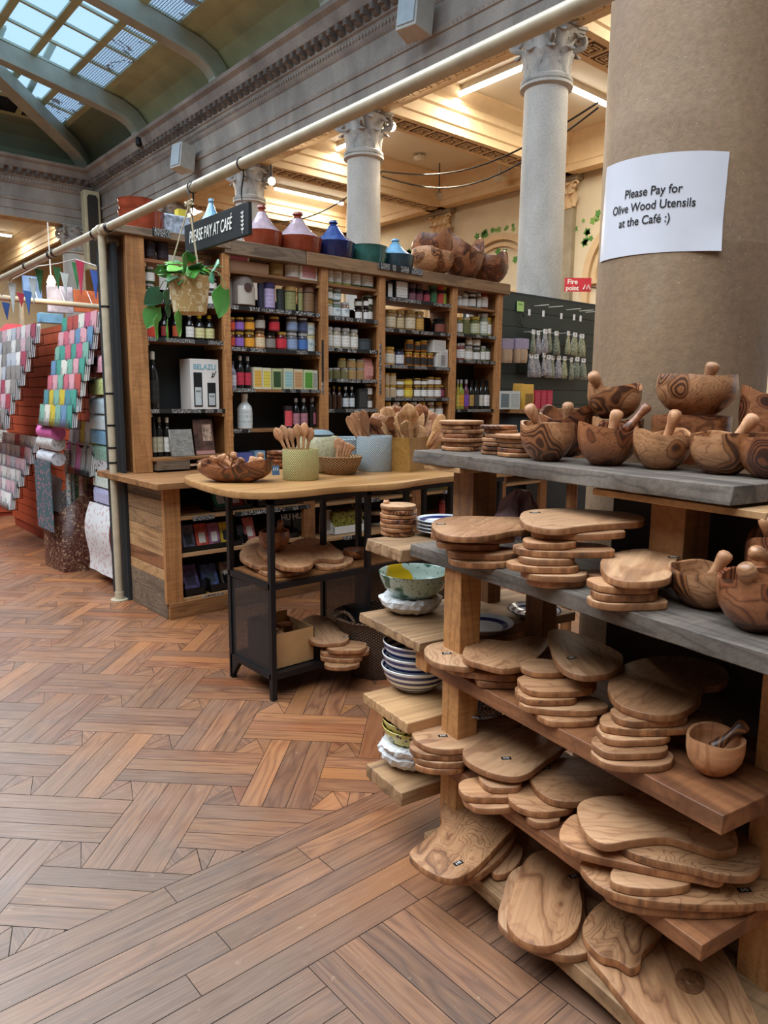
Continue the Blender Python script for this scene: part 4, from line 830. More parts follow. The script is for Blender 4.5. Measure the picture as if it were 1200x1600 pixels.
for k, (x0, x1, yt, yb, col, lab, d) in enumerate(((338, 359, 764, 797, '#2f8a72', '#d8dfe0', 'teal bar with pale label on the upper cabinet shelf'), (361, 382, 765, 791, '#c24a5a', '#ece6e2', 'pink-red bar on the upper cabinet shelf'), (384, 394, 766, 786, '#8d8580', None, 'grey bar wedged on the upper cabinet shelf'), (400, 416, 767, 787, '#7a5f58', '#e2ddd8', 'brown bar with white label on upper cabinet shelf'), (426, 438, 768, 785, '#5a5350', '#e2ddd8', 'dark brown bar right of the front table leg'), (440, 459, 769, 784, '#4a4542', '#eae7e2', 'bar with wide white label on upper cabinet shelf'), (461, 472, 769, 782, '#4a4542', '#eae7e2', 'rightmost white-labelled bar on the upper cabinet shelf'))): pack(x0, x1, yt, yb, 4.38, .66, col, lab, d, tilt=-.55)
for k, (x0, x1, yt, yb, col, lab, d) in enumerate(((290, 314, 888, 922, '#5b4a78', '#27223a', 'violet patterned bar on the lowest cabinet shelf'), (320, 344, 886, 918, '#4a5a8c', '#2a3a4a', 'blue-green patterned bar on the lowest cabinet shelf'), (350, 367, 882, 910, '#8a7566', '#dcd6cc', 'speckled bar with white label on lowest cabinet shelf'))): pack(x0, x1, yt, yb, 4.36, .135, col, lab, d, tilt=-.5, th=.03)
for x0, x1, d in ((459, 473, 'black pack lettered HU, right one of a pair'), (441, 456, 'black pack lettered HU, left one, partly behind the bowl')):
    o = pack(x0, x1, 803, 832, 4.5, .412, '#2a2a28', None, d, cat='pack', group=None, name='snack_pack', tilt=-.1); text('HU', o, ink, .06, frame((0, -.008, .11), (1, 0, 0), (0, 0, 1)), bold=.002)
def tray(x0, x1, z, Y, label, h=.035, d=.16):
    o = obj('display_tray', MB().box(x0, Y-.02, z, x1, Y-.014, z+h).box(x0, Y-.02, z, x1, Y+d, z+.006).box(x0, Y-.02, z, x0+.004, Y+d, z+h*1.8).box(x1-.004, Y-.02, z, x1, Y+d, z+h*1.8), M_blackpl); return tag(o, label, 'tray', 'black display trays in the base cabinet')
tray(1.9, 2.42, .41, 4.33, 'black display tray under the leftmost middle row of bars'); tray(2.46, 2.88, .41, 4.33, 'black display tray under the coral bar')
tray(2.22, 2.52, .651, 4.35, 'black tray under the teal bar', .03); tray(2.56, 2.88, .651, 4.35, 'black tray under bars with wide white labels', .03)
tray(1.99, 2.14, .121, 4.32, 'black tray holding the violet patterned bar', .05, .24); tray(2.17, 2.31, .121, 4.32, 'black tray holding the blue-green patterned bar', .05, .24); tray(2.33, 2.46, .121, 4.32, 'black tray holding the speckled bar', .05, .2)
o = tag(obj('black_case', MB().box(1.9, 4.32, .121, 1.975, 4.5, .2), M_blackpl, bev=.01), 'glossy black case at lower left of the base cabinet', 'case')
def bitem(kind, x0, x1, yt, z, Y, cols, label, cat, depth=None, name=None):
    A, B_ = WY(x0, yt, Y), WY(x1, yt, Y); w = B_.x-A.x; return item(kind, (A.x+B_.x)/2, Y+.03, z, w, max(.03, WY((x0+x1)/2, yt, Y).z-z), cols, label, cat, None, depth=depth, name=name)
bitem('jar', 543, 559.5, 762, .64, 4.4, ('#b0673a', '#c9865a', BL), 'brown spread jar on the middle cabinet shelf', 'jar'); bitem('jar', 561, 573, 761, .64, 4.4, ('#4a7a8a', '#3f88a8', SI), 'blue-labelled jar on the middle cabinet shelf', 'jar'); bitem('jar', 581, 589, 758, .64, 4.4, ('#8a2a32', '#d23a4a', SI), 'small red jar beside the table leg in the base cabinet', 'jar'); bitem('jar', 590.5, 604, 756, .64, 4.4, ('#3a4a2a', WH, GO), 'green jar with white label in the base cabinet', 'jar'); bitem('jar', 611, 631, 753, .64, 4.4, ('#2a2624', WH, BL), 'large dark jar with white label in base cabinet', 'jar')
bitem('bag', 503, 521, 798, .375, 4.4, ('#d8d2c6', '#9c8f80', None), 'white patterned bag on lower cabinet shelf by the post', 'bag')
for k, (x0, x1, yt, z) in enumerate(((566, 579, 815, .375), (582, 597, 815, .375), (566, 579, 795, .455), (582, 597, 795, .455))): bitem('jar', x0, x1, yt, z, 4.5, ('#5a4636', '#dfe0dc', BL), 'dark jar with white label, %s %s of four in base cabinet' % (('lower', 'upper')[k//2], ('left', 'right')[k % 2]), 'jar')
A = WY(522, 832, 4.35); B_ = WY(571, 832, 4.35)
t = thing('display_carton', 'white open display carton of yellow packets in the base cabinet', 'box', ((A.x+B_.x)/2, 4.42, .376)); w = (B_.x-A.x)/2
obj('carton', MB().box(-w, -.07, 0, w, -.064, .06).box(-w, -.07, 0, w, .1, .004).add([(-w, -.07, 0), (-w, -.07, .06), (-w, .1, .2), (-w, .1, 0), (-w+.004, -.07, 0), (-w+.004, -.07, .06), (-w+.004, .1, .2), (-w+.004, .1, 0)], [(0, 1, 2, 3), (7, 6, 5, 4), (0, 4, 5, 1), (1, 5, 6, 2), (2, 6, 7, 3), (3, 7, 4, 0)]).add([(w, -.07, 0), (w, -.07, .06), (w, .1, .2), (w, .1, 0), (w-.004, -.07, 0), (w-.004, -.07, .06), (w-.004, .1, .2), (w-.004, .1, 0)], [(0, 1, 2, 3), (7, 6, 5, 4), (0, 4, 5, 1), (1, 5, 6, 2), (2, 6, 7, 3), (3, 7, 4, 0)]), M_white, t, True)
obj('packets', MB().box(-w+.01, -.05, .01, w-.01, .08, .17), flat('yellow_green_packets', '#8d8a2a', .5, var=.5, sc=45), t, True, bev=.01)
for x0, x1, yt, col, lab, d in ((656, 663, 750, '#d8b030', '#d8b030', 'slim yellow carton at the cabinet post'), (668, 684, 748, '#7ab8b0', '#8cc8c0', 'aqua carton on the right cabinet shelf'), (686, 693, 746, '#a8a832', '#c9b83a', 'olive-yellow carton on the right cabinet shelf'), (694, 701.5, 746, '#d8bf3a', '#e5cf4a', 'yellow carton on the right cabinet shelf'), (709, 717, 742, '#6aa845', '#7cb84c', 'green carton, left one of two on the right shelf'), (718, 727, 741, '#6aa845', '#7cb84c', 'green carton, right one of two on the right shelf')): bitem('box', x0, x1, yt, .64, 4.4, (col, lab, None), d, 'box', .07)
bitem('box', 708, 726, 772, .375, 4.4, ('#c9a878', '#7a9a52', None), 'buff carton with green leaf on lower right cabinet shelf', 'box', .07)
bitem('jar', 690, 698, 776, .375, 4.4, ('#8a2a2a', '#b84a42', BL), 'red jar on the lower right cabinet shelf', 'jar')

# ---- things on top of the shelves
random.seed(11)
def glazed(name, c): return flat(name, c, .12, 0, .6, var=.12, sc=16)
G_red = glazed('terracotta_glaze', '#8f3f28'); G_lil = glazed('lilac_grey_glaze', '#a08a92'); G_blue = glazed('cobalt_glaze', '#2a3f78'); G_cob = glazed('dark_cobalt_glaze', '#1f2650'); G_teal = glazed('teal_glaze', '#2f5a52'); G_pb = glazed('pale_blue_glaze', '#6f9cb8'); G_bt = glazed('blue_teal_glaze', '#2f4a55')
def tagine(xl, xr, ytop, ybase, ydish, dish, lid, label, Y=4.95, tb=None):
    zb = 2.5 if xl > 350 else 2.48; A, B_ = WY(xl, ybase, Y), WY(xr, ybase, Y); r = (B_.x-A.x)/2; x = (A.x+B_.x)/2; zt = WY((xl+xr)/2, ytop, Y).z; zd = max(zb+.04, WY((xl+xr)/2, ydish, Y).z)
    t = thing('tagine', label, 'tagine', (x, Y, zb), 0, 'tagines on top of the shelves'); hd = zd-zb
    obj('dish', MB().lathe([(r*.84, 0), (r*.9, hd*.12), (r*.97, hd*.85), (r, hd), (r*.94, hd), (r*.9, hd*.8)], 32), dish, t, True)
    H = zt-zb; obj('lid', MB().lathe([(r*.92, hd*.95), (r*.92, hd*1.04), (r*.72, hd+(H-hd)*.16), (r*.52, hd+(H-hd)*.32), (r*.34, hd+(H-hd)*.52), (r*.2, hd+(H-hd)*.74), (r*.15, hd+(H-hd)*.8)], 32, fn=lambda rr, zz, a: (rr*(1+.03*math.sin(12*a)), zz)), lid, t, True)
    obj('knob', MB().lathe([(r*.15, H*.78+hd*.1), (r*.22, H*.84), (r*.13, H*.88), (r*.22, H*.93), (r*.19, H*.98), (r*.05, H)], 20), lid if tb is None else tb, t, True); return t
tagine(382, 437, 320, 378, 364, G_red, G_lil, 'red-brown tagine with lilac lid, just right of the pay sign', tb=G_red)
tagine(433, 497, 331, 388, 374, G_red, G_lil, 'lilac-lidded tagine, left neighbour of the blue one', tb=G_red)
tagine(493, 548, 344, 396, 381, G_cob, G_blue, 'dark blue tagine with cobalt lid above the middle bay')
tagine(594, 640, 373, 414, 401, G_bt, G_pb, 'small tagine with pale blue lid beside the olive bowls')
tagine(312, 350, 310, 372, 350, G_bt, G_pb, 'pale blue lidded tagine mostly hidden behind the pay sign')
def dish(xl, xr, yt, yb, Y, mat, label, name='dish', zb=2.5):
    A, B_ = WY(xl, yb, Y), WY(xr, yb, Y); r = (B_.x-A.x)/2; h = WY((xl+xr)/2, yt, Y).z-zb
    o = obj(name, MB().lathe([(r*.86, 0), (r*.97, h*.5), (r*.95, h*.8), (r, h), (r*.93, h), (r*.88, h*.3), (r*.1, h*.2)], 32), mat, None, True); o.location = ((A.x+B_.x)/2, Y, zb); return tag(o, label, 'dish'), h
dish(546, 598, 387, 403, 4.95, G_teal, 'flat dark teal dish between the blue tagine and small tagine')
_, h1 = dish(187, 255, 333, 352, 5.0, G_red, 'wide terracotta dish, lower one of the two at the left end', zb=2.48)
dish(186, 243, 314, 333, 5.0, G_red, 'terracotta dish, upper one of the two at the left end', zb=2.481+h1)
p = WY(275, 350, 4.95); t = thing('parcel', 'blue and white printed paper bag beside the terracotta dishes', 'bag', (p.x, 4.98, 2.48)); obj('bag', MB().prism([(-.1, -.06), (.1, -.05), (.11, .06), (-.09, .06)], 0, .15), flat('blue_print_paper', '#a9b4c4', .7, var=.4, sc=25), t, True, bev=.01); obj('yellow_pack', MB().box(.02, -.03, .15, .09, .03, .2), flat('yellow_pack_paper', '#c9b53a', .6), t, True)
# big rustic bowls
def rbowl(x, y, z, R, H, label, mat, seed, name='olive_wood_bowl', group='rough edged bowls on top of the shelves', ht=.16, flare=.75, n=40, sq=1.0, parent=None, rz=0):
    rnd = random.Random(seed); ph = [rnd.random()*6 for _ in range(3)]; am = [ht*rnd.uniform(.6, 1), ht*.5*rnd.random(), ht*.3]
    def w(rr, zz, a):
        k = max(0, zz/H)**2.2; d = sum(am[i]*math.sin((i+2)*a+ph[i]) for i in range(3))
        return rr*(1+.05*math.sin(2*a+ph[0])+.03*math.sin(3*a+ph[1]))*1.0, zz+H*d*k
    prof = [(R*.40, 0), (R*.50, H*.03), (R*.74, H*.2), (R*.92, H*.42), (R*.99, H*.66), (R*flare+R*(1-flare)*.9, H*.92), (R*flare+R*(1-flare)*.85, H), (R*flare*.9+R*(1-flare)*.7, H*.985), (R*.86, H*.7), (R*.74, H*.4), (R*.45, H*.2), (R*.05, H*.16)]
    mb = MB().lathe(prof, n, fn=w)
    for p_ in mb.v: p_.y *= sq
    o = obj(name, mb, mat, parent, True, 50); o.location = (x, y, z); o.rotation_euler = (0, 0, rz); tag(o, label, 'bowl', group); return o
def topbowl(xl, xr, yt, yb, label, mat, seed, zb=2.5, Y=4.95, **kw):
    A, B_ = WY(xl, yb, Y), WY(xr, yb, Y); return rbowl((A.x+B_.x)/2, Y, zb, (B_.x-A.x)/2, WY((xl+xr)/2, yt, Y).z-zb, label, mat, seed, **kw)
topbowl(650, 700, 393, 425, 'rough olive wood bowl, lower one of the pair above fourth bay', M_turned, 1, ht=.12)
topbowl(650, 699, 372, 396, 'jagged olive wood bowl nested on top of another above fourth bay', M_turned2, 2, zb=2.60, ht=.35)
topbowl(698, 745, 383, 430, 'tall round burl bowl in the middle of the shelf-top bowls', M_turned2, 3, ht=.25, Y=4.93)
topbowl(738, 784, 402, 435, 'low olive bowl with swooping rim at the right shelf end', M_turned2, 4, ht=.4)
# ================================================================ BIG COLUMN WITH NOTICE
COLC = V(2.365, 1.262, 0); RC = .272
t = thing('plastered_column', 'huge brown plastered column carrying the white payment notice', 'column', (COLC.x, COLC.y, 0))
def colfn(r, z, a): return r*(1+.004*math.sin(3*a+z*2)), z
obj('shaft', MB().lathe([(RC*1.006, 0), (RC*1.006, 1.86), (RC*1.004, 1.866), (RC*1.0, 1.87), (RC*1.0, 2.4), (RC*.96, 5.5)], 64, COLC, fn=colfn), M_colbig, t)
capital(t, COLC.x, COLC.y, 5.45, 6.1, .27, M_capst)
# the sheet follows the curve of the column; its four corners sit where the photograph shows them
def oncyl(px, py, R=RC+.0045):
    d = ray(px, py); dx, dy = d.x, d.y; ox, oy = CAM.x-COLC.x, CAM.y-COLC.y
    a = dx*dx+dy*dy; b = 2*(ox*dx+oy*dy); c = ox*ox+oy*oy-R*R; D = b*b-4*a*c; tt = (-b-math.sqrt(max(D, 0)))/(2*a); p = CAM+d*tt
    return math.atan2(p.y-COLC.y, p.x-COLC.x), p.z
c4 = [oncyl(948, 262), oncyl(1140, 237), oncyl(1125, 393), oncyl(937, 410)]
c4 = [((a+2*PI) % (2*PI), z) for a, z in c4]
def sheet(u, v, off=0.0):   # u 0..1 left to right, v 0..1 bottom to top
    a = (c4[3][0]*(1-u)+c4[2][0]*u)*(1-v)+(c4[0][0]*(1-u)+c4[1][0]*u)*v; z = (c4[3][1]*(1-u)+c4[2][1]*u)*(1-v)+(c4[0][1]*(1-u)+c4[1][1]*u)*v
    curl = .010*max(0, u-.8)/.2*max(0, .3-v)/.3; R = RC+.0045+off+curl
    return V(COLC.x+R*math.cos(a), COLC.y+R*math.sin(a), z)
mb = MB(); n_ = 28
rows = [[sheet(i/n_, j/10) for i in range(n_+1)] for j in range(11)]
mb.loft(rows, (0, 0), False)
paper = obj('paper_notice', mb, flat('laminated_paper', '#dfe2ec', .22, var=.02, spec=.6), None, smooth=0)
me = paper.data; me.shade_smooth(); tag(paper, 'white laminated payment notice stuck on the big brown column', 'sign')
sol = paper.modifiers.new('thickness', 'SOLIDIFY'); sol.thickness = .0006; sol.use_rim = False
W_ = abs(c4[0][0]-c4[1][0])*RC; H_ = c4[0][1]-c4[3][1]
for line, cy, cxx, wd in (('Please Pay for', .635, .50, .43), ('Olive Wood Utensils', .49, .49, .64), ('at the Café :)', .345, .455, .40)):
    c = bpy.data.curves.new('lettering', 'FONT'); c.body = line; c.size = 1; c.align_x = 'CENTER'; c.align_y = 'CENTER'; c.offset = .013
    f = bpy.data.objects.new('tmp', c); COL.objects.link(f); bpy.context.view_layer.update()
    me = bpy.data.meshes.new_from_object(f.evaluated_get(bpy.context.evaluated_depsgraph_get())); bpy.data.objects.remove(f)
    xs = [v.co.x for v in me.vertices]; ys = [v.co.y for v in me.vertices]; wx = max(xs)-min(xs)
    bm = bmesh.new(); bm.from_mesh(me); bmesh.ops.triangulate(bm, faces=bm.faces); bmesh.ops.subdivide_edges(bm, edges=[e for e in bm.edges if abs(e.verts[0].co.x-e.verts[1].co.x) > .25], cuts=2); bm.to_mesh(me); bm.free()
    L = wloc(paper)
    for v in me.vertices: v.co = sheet(cxx+(v.co.x)/wx*wd, cy+v.co.y*.125, .0014)-L
    me.materials.append(blk); o = bpy.data.objects.new('lettering', me); link(o, paper)

# ================================================================ GREEN SLATTED WALL WITH BAGS
YG = 5.35
sl = MB(); z = 1.0; k = 0
M_gr = flat('dark_green_slat', '#26302c', .5, var=.1)
while z < 2.5: sl.box(5.66, YG, z, 8.4, YG+.03, min(z+.165, 2.575)); z += .17
gw = tag(obj('slatted_wall', sl, M_gr), 'dark green slatted display wall hung with bags of herbs', 'display wall'); obj('backing', MB().box(5.67, YG+.03, 0, 8.4, YG+.05, 2.56), M_back, gw)
obj('edge_strip', MB().box(5.66, YG-.04, 2.05, 5.73, YG-.005, 2.55), M_white, gw)
HK = [0]
def hook(px, py, L=.14):
    p = WY(px, py, YG); o = tag(obj('display_hook', MB().tube([(p.x, YG, p.z), (p.x, YG-L, p.z-.005)], .004, 6), M_creamc), 'empty metal hook with white tag, %s from left on green wall' % ORD[HK[0]], 'hook', 'empty hooks on the green wall'); HK[0] += 1; return o
for q in ((835, 478), (857, 480), (885, 484), (905, 486), (915, 488)): 
    o = hook(*q, L=.2); p = WY(q[0]-8, q[1]+6, YG-.2); obj('price_tag', MB().box(p.x-.016, YG-.206, p.z-.06, p.x+.016, YG-.2, p.z+.005), M_white, o)
p = WY(812, 480, YG-.01); o = tag(obj('green_note', MB().box(p.x-.05, YG-.02, p.z-.045, p.x+.06, YG-.012, p.z+.06), flat('lime_note_paper', '#a9cf7a', .7)), 'lime green note pinned on the dark green wall', 'note'); obj('scribble', MB().tube([(p.x-.03+i*.008, YG-.0215, p.z+.03+.008*math.sin(i*2)) for i in range(9)], .0018, 5), blk, o)
o = tag(obj('black_cord_pack', MB().tube([(p.x+.02+.03*math.sin(i*.5), YG-.03, p.z-.07-.01*i+.012*math.cos(i)) for i in range(15)], .006, 6), M_black), 'black coiled cord hanging below the lime note', 'cord')
def herbs(name, label, mat, px, py, w, h, cardh=.045, Yh=YG-.1, grp=None, seed=0, hk=True):
    p = WY(px, py, Yh); rnd = random.Random(seed); rings = []
    for k in range(8):
        t_ = k/7; ww = w/2*(.5+.5*min(1, t_*2.2))*(1+.06*rnd.uniform(-1, 1)); dd = .004+.028*min(1, t_*1.3)*(1 if k < 7 else .4)
        rings.append([(ww*math.cos(a), dd*math.sin(a), -h*t_) for a in [2*PI*i/14 for i in range(14)]])
    o = obj(name, MB().loft(rings), mat, None, True); o.location = (p.x, Yh-rnd.random()*.03, p.z); o.rotation_euler = (0, rnd.uniform(-.12, .12), rnd.uniform(-.3, .3)); tag(o, label, 'bag', grp)
    obj('header_card', MB().box(-w*.26, -.006, -.004, w*.26, .006, cardh).add([], []), M_white, o, True); obj('hanging_hole', MB().box(-.008, -.0075, cardh*.4, .008, -.006, cardh*.75), blk, o, True); obj('hook', MB().tube([(0, -.01, cardh*.6), (0, .16, cardh*.6)], .003, 6), M_creamc, o, True); return o
def bagm(name, c, c2): n = NT(name); v = n.noise(n.coord(), 55, 4, .7); return n.fin(n.ramp(v, [(.35, c), (.6, c2)]), .2, spec=.6)
B1, B2_, B3 = bagm('dried_herbs_in_film', '#3c4030', '#8a8f7c'), bagm('dried_leaves_in_film', '#55573a', '#a5a585'), bagm('grey_herbs_in_film', '#57545a', '#aaa6a8')
for k, (px, py, mt) in enumerate(((832, 522, B1), (841, 523, B3), (850, 521, B3), (858, 520, B1), (867, 524, B1), (885, 524, B2_), (897, 526, B2_), (909, 528, B2_))): herbs('herb_bag', 'clear bag of dried herbs, %s from left in upper hanging row' % ORD[k], mt, px, py, .12, .22, seed=k, grp='herb bags on the green wall')
for k, (px, py, mt) in enumerate(((828, 559, B3), (836, 560, B3), (847, 558, B3), (856, 561, B3), (863, 562, B1), (872, 562, B3), (880, 563, B2_), (890, 565, B1), (900, 564, B1), (911, 566, B1))): herbs('herb_bag', 'clear bag of dried herbs, %s from left in lower hanging row' % ORD[k], mt, px, py, .12, .21, seed=k+20, grp='herb bags on the green wall')
M_pulse = bagm('beans_in_film', '#6a5040', '#c9ab8c'); M_lilac = flat('lilac_header', '#a79cba', .6, var=.2, sc=30)
for k, (px, w) in enumerate(((786, .1), (794, .13), (806, .1), (816, .16))):
    p = WY(px, 530, 5.2); o = item('bag', p.x+.02, 5.2+.02*(k % 2), WY(px, 567, 5.2).z, w, p.z-WY(px, 567, 5.2).z, ('#b09880', None, None), 'packet of beans with lilac top, %s from left beside the shelves' % ORD[k], 'bag', 'bean packets by the green wall', name='bean_packet'); o.data = o.data.copy(); o.data.materials[0] = M_pulse
    ch('hook', um('bean_hook', lambda: MB().tube([(0, -.9, .97), (0, 4.5, .97)], .05, 6), M_creamc), o); ch('lilac_top', um('lilac_top', lambda: MB().box(-.97, -.75, .6, .97, .75, 1.03), M_lilac), o)
# goods on a low unit in front of the green wall
gt = tag(obj('side_table', MB().box(5.75, 4.55, 1.26, 7.6, 5.2, 1.30), M_shelf), 'low wooden ledge below the green wall behind the coaster stacks', 'ledge'); obj('apron', MB().box(5.8, 4.6, 0, 7.55, 5.15, 1.26), M_back, gt)
def gi(x0, x1, yt, kind, cols, lb, cat, dep=.1, Y=4.8):
    A, B_ = WY(x0, yt, Y), WY(x1, yt, Y); return item(kind, (A.x+B_.x)/2, Y+.05, 1.30, B_.x-A.x, A.z-1.30, cols, lb, cat, None, depth=dep)
gi(782, 797, 611, 'box', ('#c9cfc9', '#6a7a80', None), 'pale green wrapped soap box left of the yellow packs', 'box'); gi(798, 813, 611, 'box', ('#c9cfc9', '#b5beb8', None), 'pale green wrapped box right beside the first one', 'box'); gi(808, 825, 599, 'bag', ('#c2963a', '#8a6a2a', None), 'mustard yellow pack standing behind the other', 'bag', .06, 4.95); gi(821, 840, 600, 'bag', ('#cfa03f', '#8a6a2a', None), 'mustard yellow pack with brown emblem', 'bag', .06)
for k in range(3): gi(840+k*9.5, 848+k*9.5, 609.5, 'box', ('#b02a42', '#c23a52', None), 'crimson box, %s of the three beside the yellow packs' % ORD[k], 'box', .05)
p = WX(903, 445, 11.5); o = thing('fire_sign', 'red and white fire point sign on the far wall', 'sign', p); Mx = frame((0, 0, 0), (math.cos(-YAW), math.sin(-YAW), 0), (0, 0, 1)); obj('panel', MB().box(-.24, -.12, -.01, .24, .12, 0).xf(Mx @ Matrix.Rotation(PI/2*0, 4, 'X')), flat('sign_red', '#c2283a', .5), o, True)
text('Fire', o, M_white, .12, Mx @ Matrix.Translation((-.1, .05, .002)), bold=.003); text('point', o, M_white, .11, Mx @ Matrix.Translation((-.1, -.06, .002)), bold=.003)
obj('flames', MB().tube([(.1+.03*i, -.08+.04*(i % 2)*2, .003) for i in range(5)], .012, 5).xf(Mx), M_white, o, True); obj('mount', MB().tube([(0, 0, 0), V(XW, p.y, p.z)-p], .01), M_black, o, True)

# ================================================================ RAIL, SIGN, HANGING PLANT
XP = 1.8
t = thing('scaffold_frame', 'cream painted tube rail on a floor-standing post, crossing the view', 'rail', (XP, 4.93, 0))
obj('top_rail', MB().tube([(XP, 1.0, 2.455), (XP, 4.9, 2.452), (XP, 12.5, 2.43)], .0255, 16), M_cream, t)
obj('post', MB().tube([(XP, 4.93, .01), (XP, 4.93, 2.43)], .0245, 16), M_cream, t); obj('foot_flange', MB().lathe([(.06, 0), (.06, .008), (.032, .012), (.03, .06)], 20, (XP, 4.93, 0)), M_cream, t)
obj('cross_rail', MB().tube([(XP, 4.96, 2.40), (5.9, YB+.13, 2.36)], .0225, 14), M_cream, t)
for y, r in ((4.93, .038), (4.85, .033), (5.0, .033)): obj('clamp', MB().tube([(XP, y-.025, 2.452), (XP, y+.025, 2.452)], r, 14), M_cream, t)
for y in (4.80, 5.05, 5.9, 6.0, 6.65, 8.0): obj('black_tie', MB().tube([(XP, y-.02, 2.45), (XP, y+.02, 2.45)], .029, 12), M_black, t)
for z in (1.97, 1.41, 1.2, 1.05, .95): obj('black_tie', MB().tube([(XP, 4.93, z), (XP, 4.93, z+.012)], .0275, 12), M_black, t)
tag(obj('end_board', MB().box(1.845, 4.87, 0, 1.868, 5.17, 2.38), M_back), 'tall dark panel closing the end of the shelves behind the cream post', 'panel')
tag(obj('fascia_board', MB().box(1.82, 4.96, 2.24, 1.9, 5.0, 2.38), M_redpine), 'short brown board fixed between post and shelf top', 'board')
# pay sign: black board facing the hall, along the rail
c = [WX(q[0], q[1], XP) for q in ((290, 352), (390, 316), (388, 369), (290, 397))]
y0, y1 = c[1].y, c[0].y; zt, zb = (c[0].z+c[1].z)/2, (c[2].z+c[3].z)/2
t = thing('pay_sign', 'black hanging board chalked with a pay at café message', 'sign', (XP, (y0+y1)/2, zb)); hh = zt-zb; wy = y1-y0
obj('board', MB().box(-.008, -wy/2, 0, .012, wy/2, hh), flat('black_sign_board', '#1b1e21', .6, var=.15), t, True, bev=.002)
fm = frame((-.0095, .05, hh*.5), (0, -1, 0), (0, .0, 1)); text('PLEASE PAY AT CAFÉ', t, ink, .082, fm, shear=.25, sx=.58, bold=.0005)
for s in (-1, 1):
    for k in range(5):
        a = .5*s; obj('leaf_sprig', MB().prism([(0, 0), (.008, .004), (.018, 0), (.008, -.004)], 0, .001).xf(frame((-.0095, -wy/2+.052, .025+k*.018), (0, -1, 0), (0, 0, 1)) @ Matrix.Rotation(PI/2-s*.9, 4, 'Z')), ink, t, True)
obj('sprig_stem', MB().tube([(-.0095, -wy/2+.055, .012), (-.0095, -wy/2+.048, .11)], .0015, 5), ink, t, True)
for y_ in (wy/2-.09, -wy/2+.06):
    hk = [V(0, y_+.012*math.sin(i*.7), hh+.0+(2.455-zb-hh+.03)*i/10) for i in range(11)]
    obj('hanging_wire', MB().tube(hk, .0035, 6), M_black, t, True); obj('wire_loop', MB().tube([(math.cos(a)*.028, y_, 2.455-zb+math.sin(a)*.028) for a in [i*2*PI/12 for i in range(13)]], .0035, 6), M_black, t, True)
# hanging plant
p = WX(296, 458, 1.72); PB = WX(300, 490, 1.72)
t = thing('hanging_plant', 'trailing heart-leaved plant in a tan patterned hanging pot', 'plant', (1.72, p.y, PB.z))
potH = WX(296, 432, 1.72).z-PB.z; R1 = .105
n = NT('ginkgo_print_pot'); v = n.n('ShaderNodeTexVoronoi', {'Vector': n.coord(False), 'Scale': 19.0}); d = n.math('LESS_THAN', v.outputs[0], .32); d2 = n.math('GREATER_THAN', v.outputs[0], .0)
bp_ = n.noise(n.coord(False), 22, 2); ln = n.math('LESS_THAN', n.math('ABSOLUTE', n.math('SUBTRACT', bp_, .5)), .018)
M_pot = n.fin(n.mix(n.math('MAXIMUM', d, ln), '#b3935e', '#d8c9a4'), .6)
obj('pot', MB().lathe([(R1*.72, 0), (R1*.78, .004), (R1, potH), (R1*.95, potH), (R1*.9, potH*.85), (R1*.1, potH*.84)], 32), M_pot, t, True); obj('soil', MB().lathe([(R1*.9, potH*.8), (R1*.9, potH*.88)], 20), flat('soil', '#2a1d14', .9), t, True)
knot = V(0, -.03, 2.36-PB.z)
for k in range(3):
    a = 2*PI*k/3+.6; e = V(math.cos(a)*R1*.97, math.sin(a)*R1*.97, potH-.01); obj('cord', MB().tube([e, knot+V(0, 0, -.02)], .0035, 6), flat('jute_cord', '#b8a88c', .8), t, True)
obj('cord_knot', MB().tube([knot+V(0, .04*math.sin(i*1.3), -.02+.01*math.cos(i*2.1)) for i in range(8)], .008, 6), flat('jute_cord', '', .8), t, True)
obj('hook', MB().tube([knot, knot+V(0, .01, .05), (0.06, .03, 2.455-PB.z+.03)], .003, 6), M_black, t, True)
random.seed(21); n = NT('plant_leaf'); oi = n.n('ShaderNodeObjectInfo').outputs['Random']
M_leaf = n.fin(n.mix(1, n.ramp(oi, [(0, '#2f6b2a'), (.35, '#4f9a35'), (.6, '#6fae40'), (.8, '#3f7f5a'), (1, '#27593f')]), n.ramp(n.noise(n.coord(), 20, 3), [(.3, (.8,)*3), (.7, (1.15,)*3)]), 'MULTIPLY'), .38)
def leafm(L, Wd):
    out = []; N_ = 10
    for i in range(N_+1):
        t_ = i/N_; w = Wd*(math.sin(PI*min(1, t_*.92+.08))**.75)*(1-.55*t_)*1.25 if t_ < 1 else .001; back = -.16*L*(1-t_)**4
        out.append([(L*t_+back*.0-(.12*L if i == 0 else 0), -w, .03*L*math.sin(6*t_)-.16*L*t_*t_-.0), (L*t_-.02*L, -w*.5, .02*L-.16*L*t_*t_), (L*t_, 0, -.02*L-.16*L*t_*t_), (L*t_-.02*L, w*.5, .02*L-.16*L*t_*t_), (L*t_-(.12*L if i == 0 else 0), w, .03*L*math.sin(6*t_)-.16*L*t_*t_)])
    th = [[(a, b, c-.0012) for a, b, c in r] for r in out]
    return MB().loft([out[i]+th[i][::-1] for i in range(N_+1)])
LM = [mesh('leaf', leafm(.085, .034), M_leaf, 60), mesh('leaf', leafm(.1, .042), M_leaf, 60)]
def putleaf(pp, dr, roll, s=1.0, big=0):
    o = bpy.data.objects.new('leaf', LM[big]); link(o, t); d = Vector(dr).normalized(); y = V(0, 0, 1).cross(d) if abs(d.z) < .95 else V(0, 1, 0); M = frame((0, 0, 0), d, y) @ Matrix.Rotation(roll, 4, 'X')
    o.matrix_local = Matrix.Translation(pp) @ M @ Matrix.Scale(s, 4)
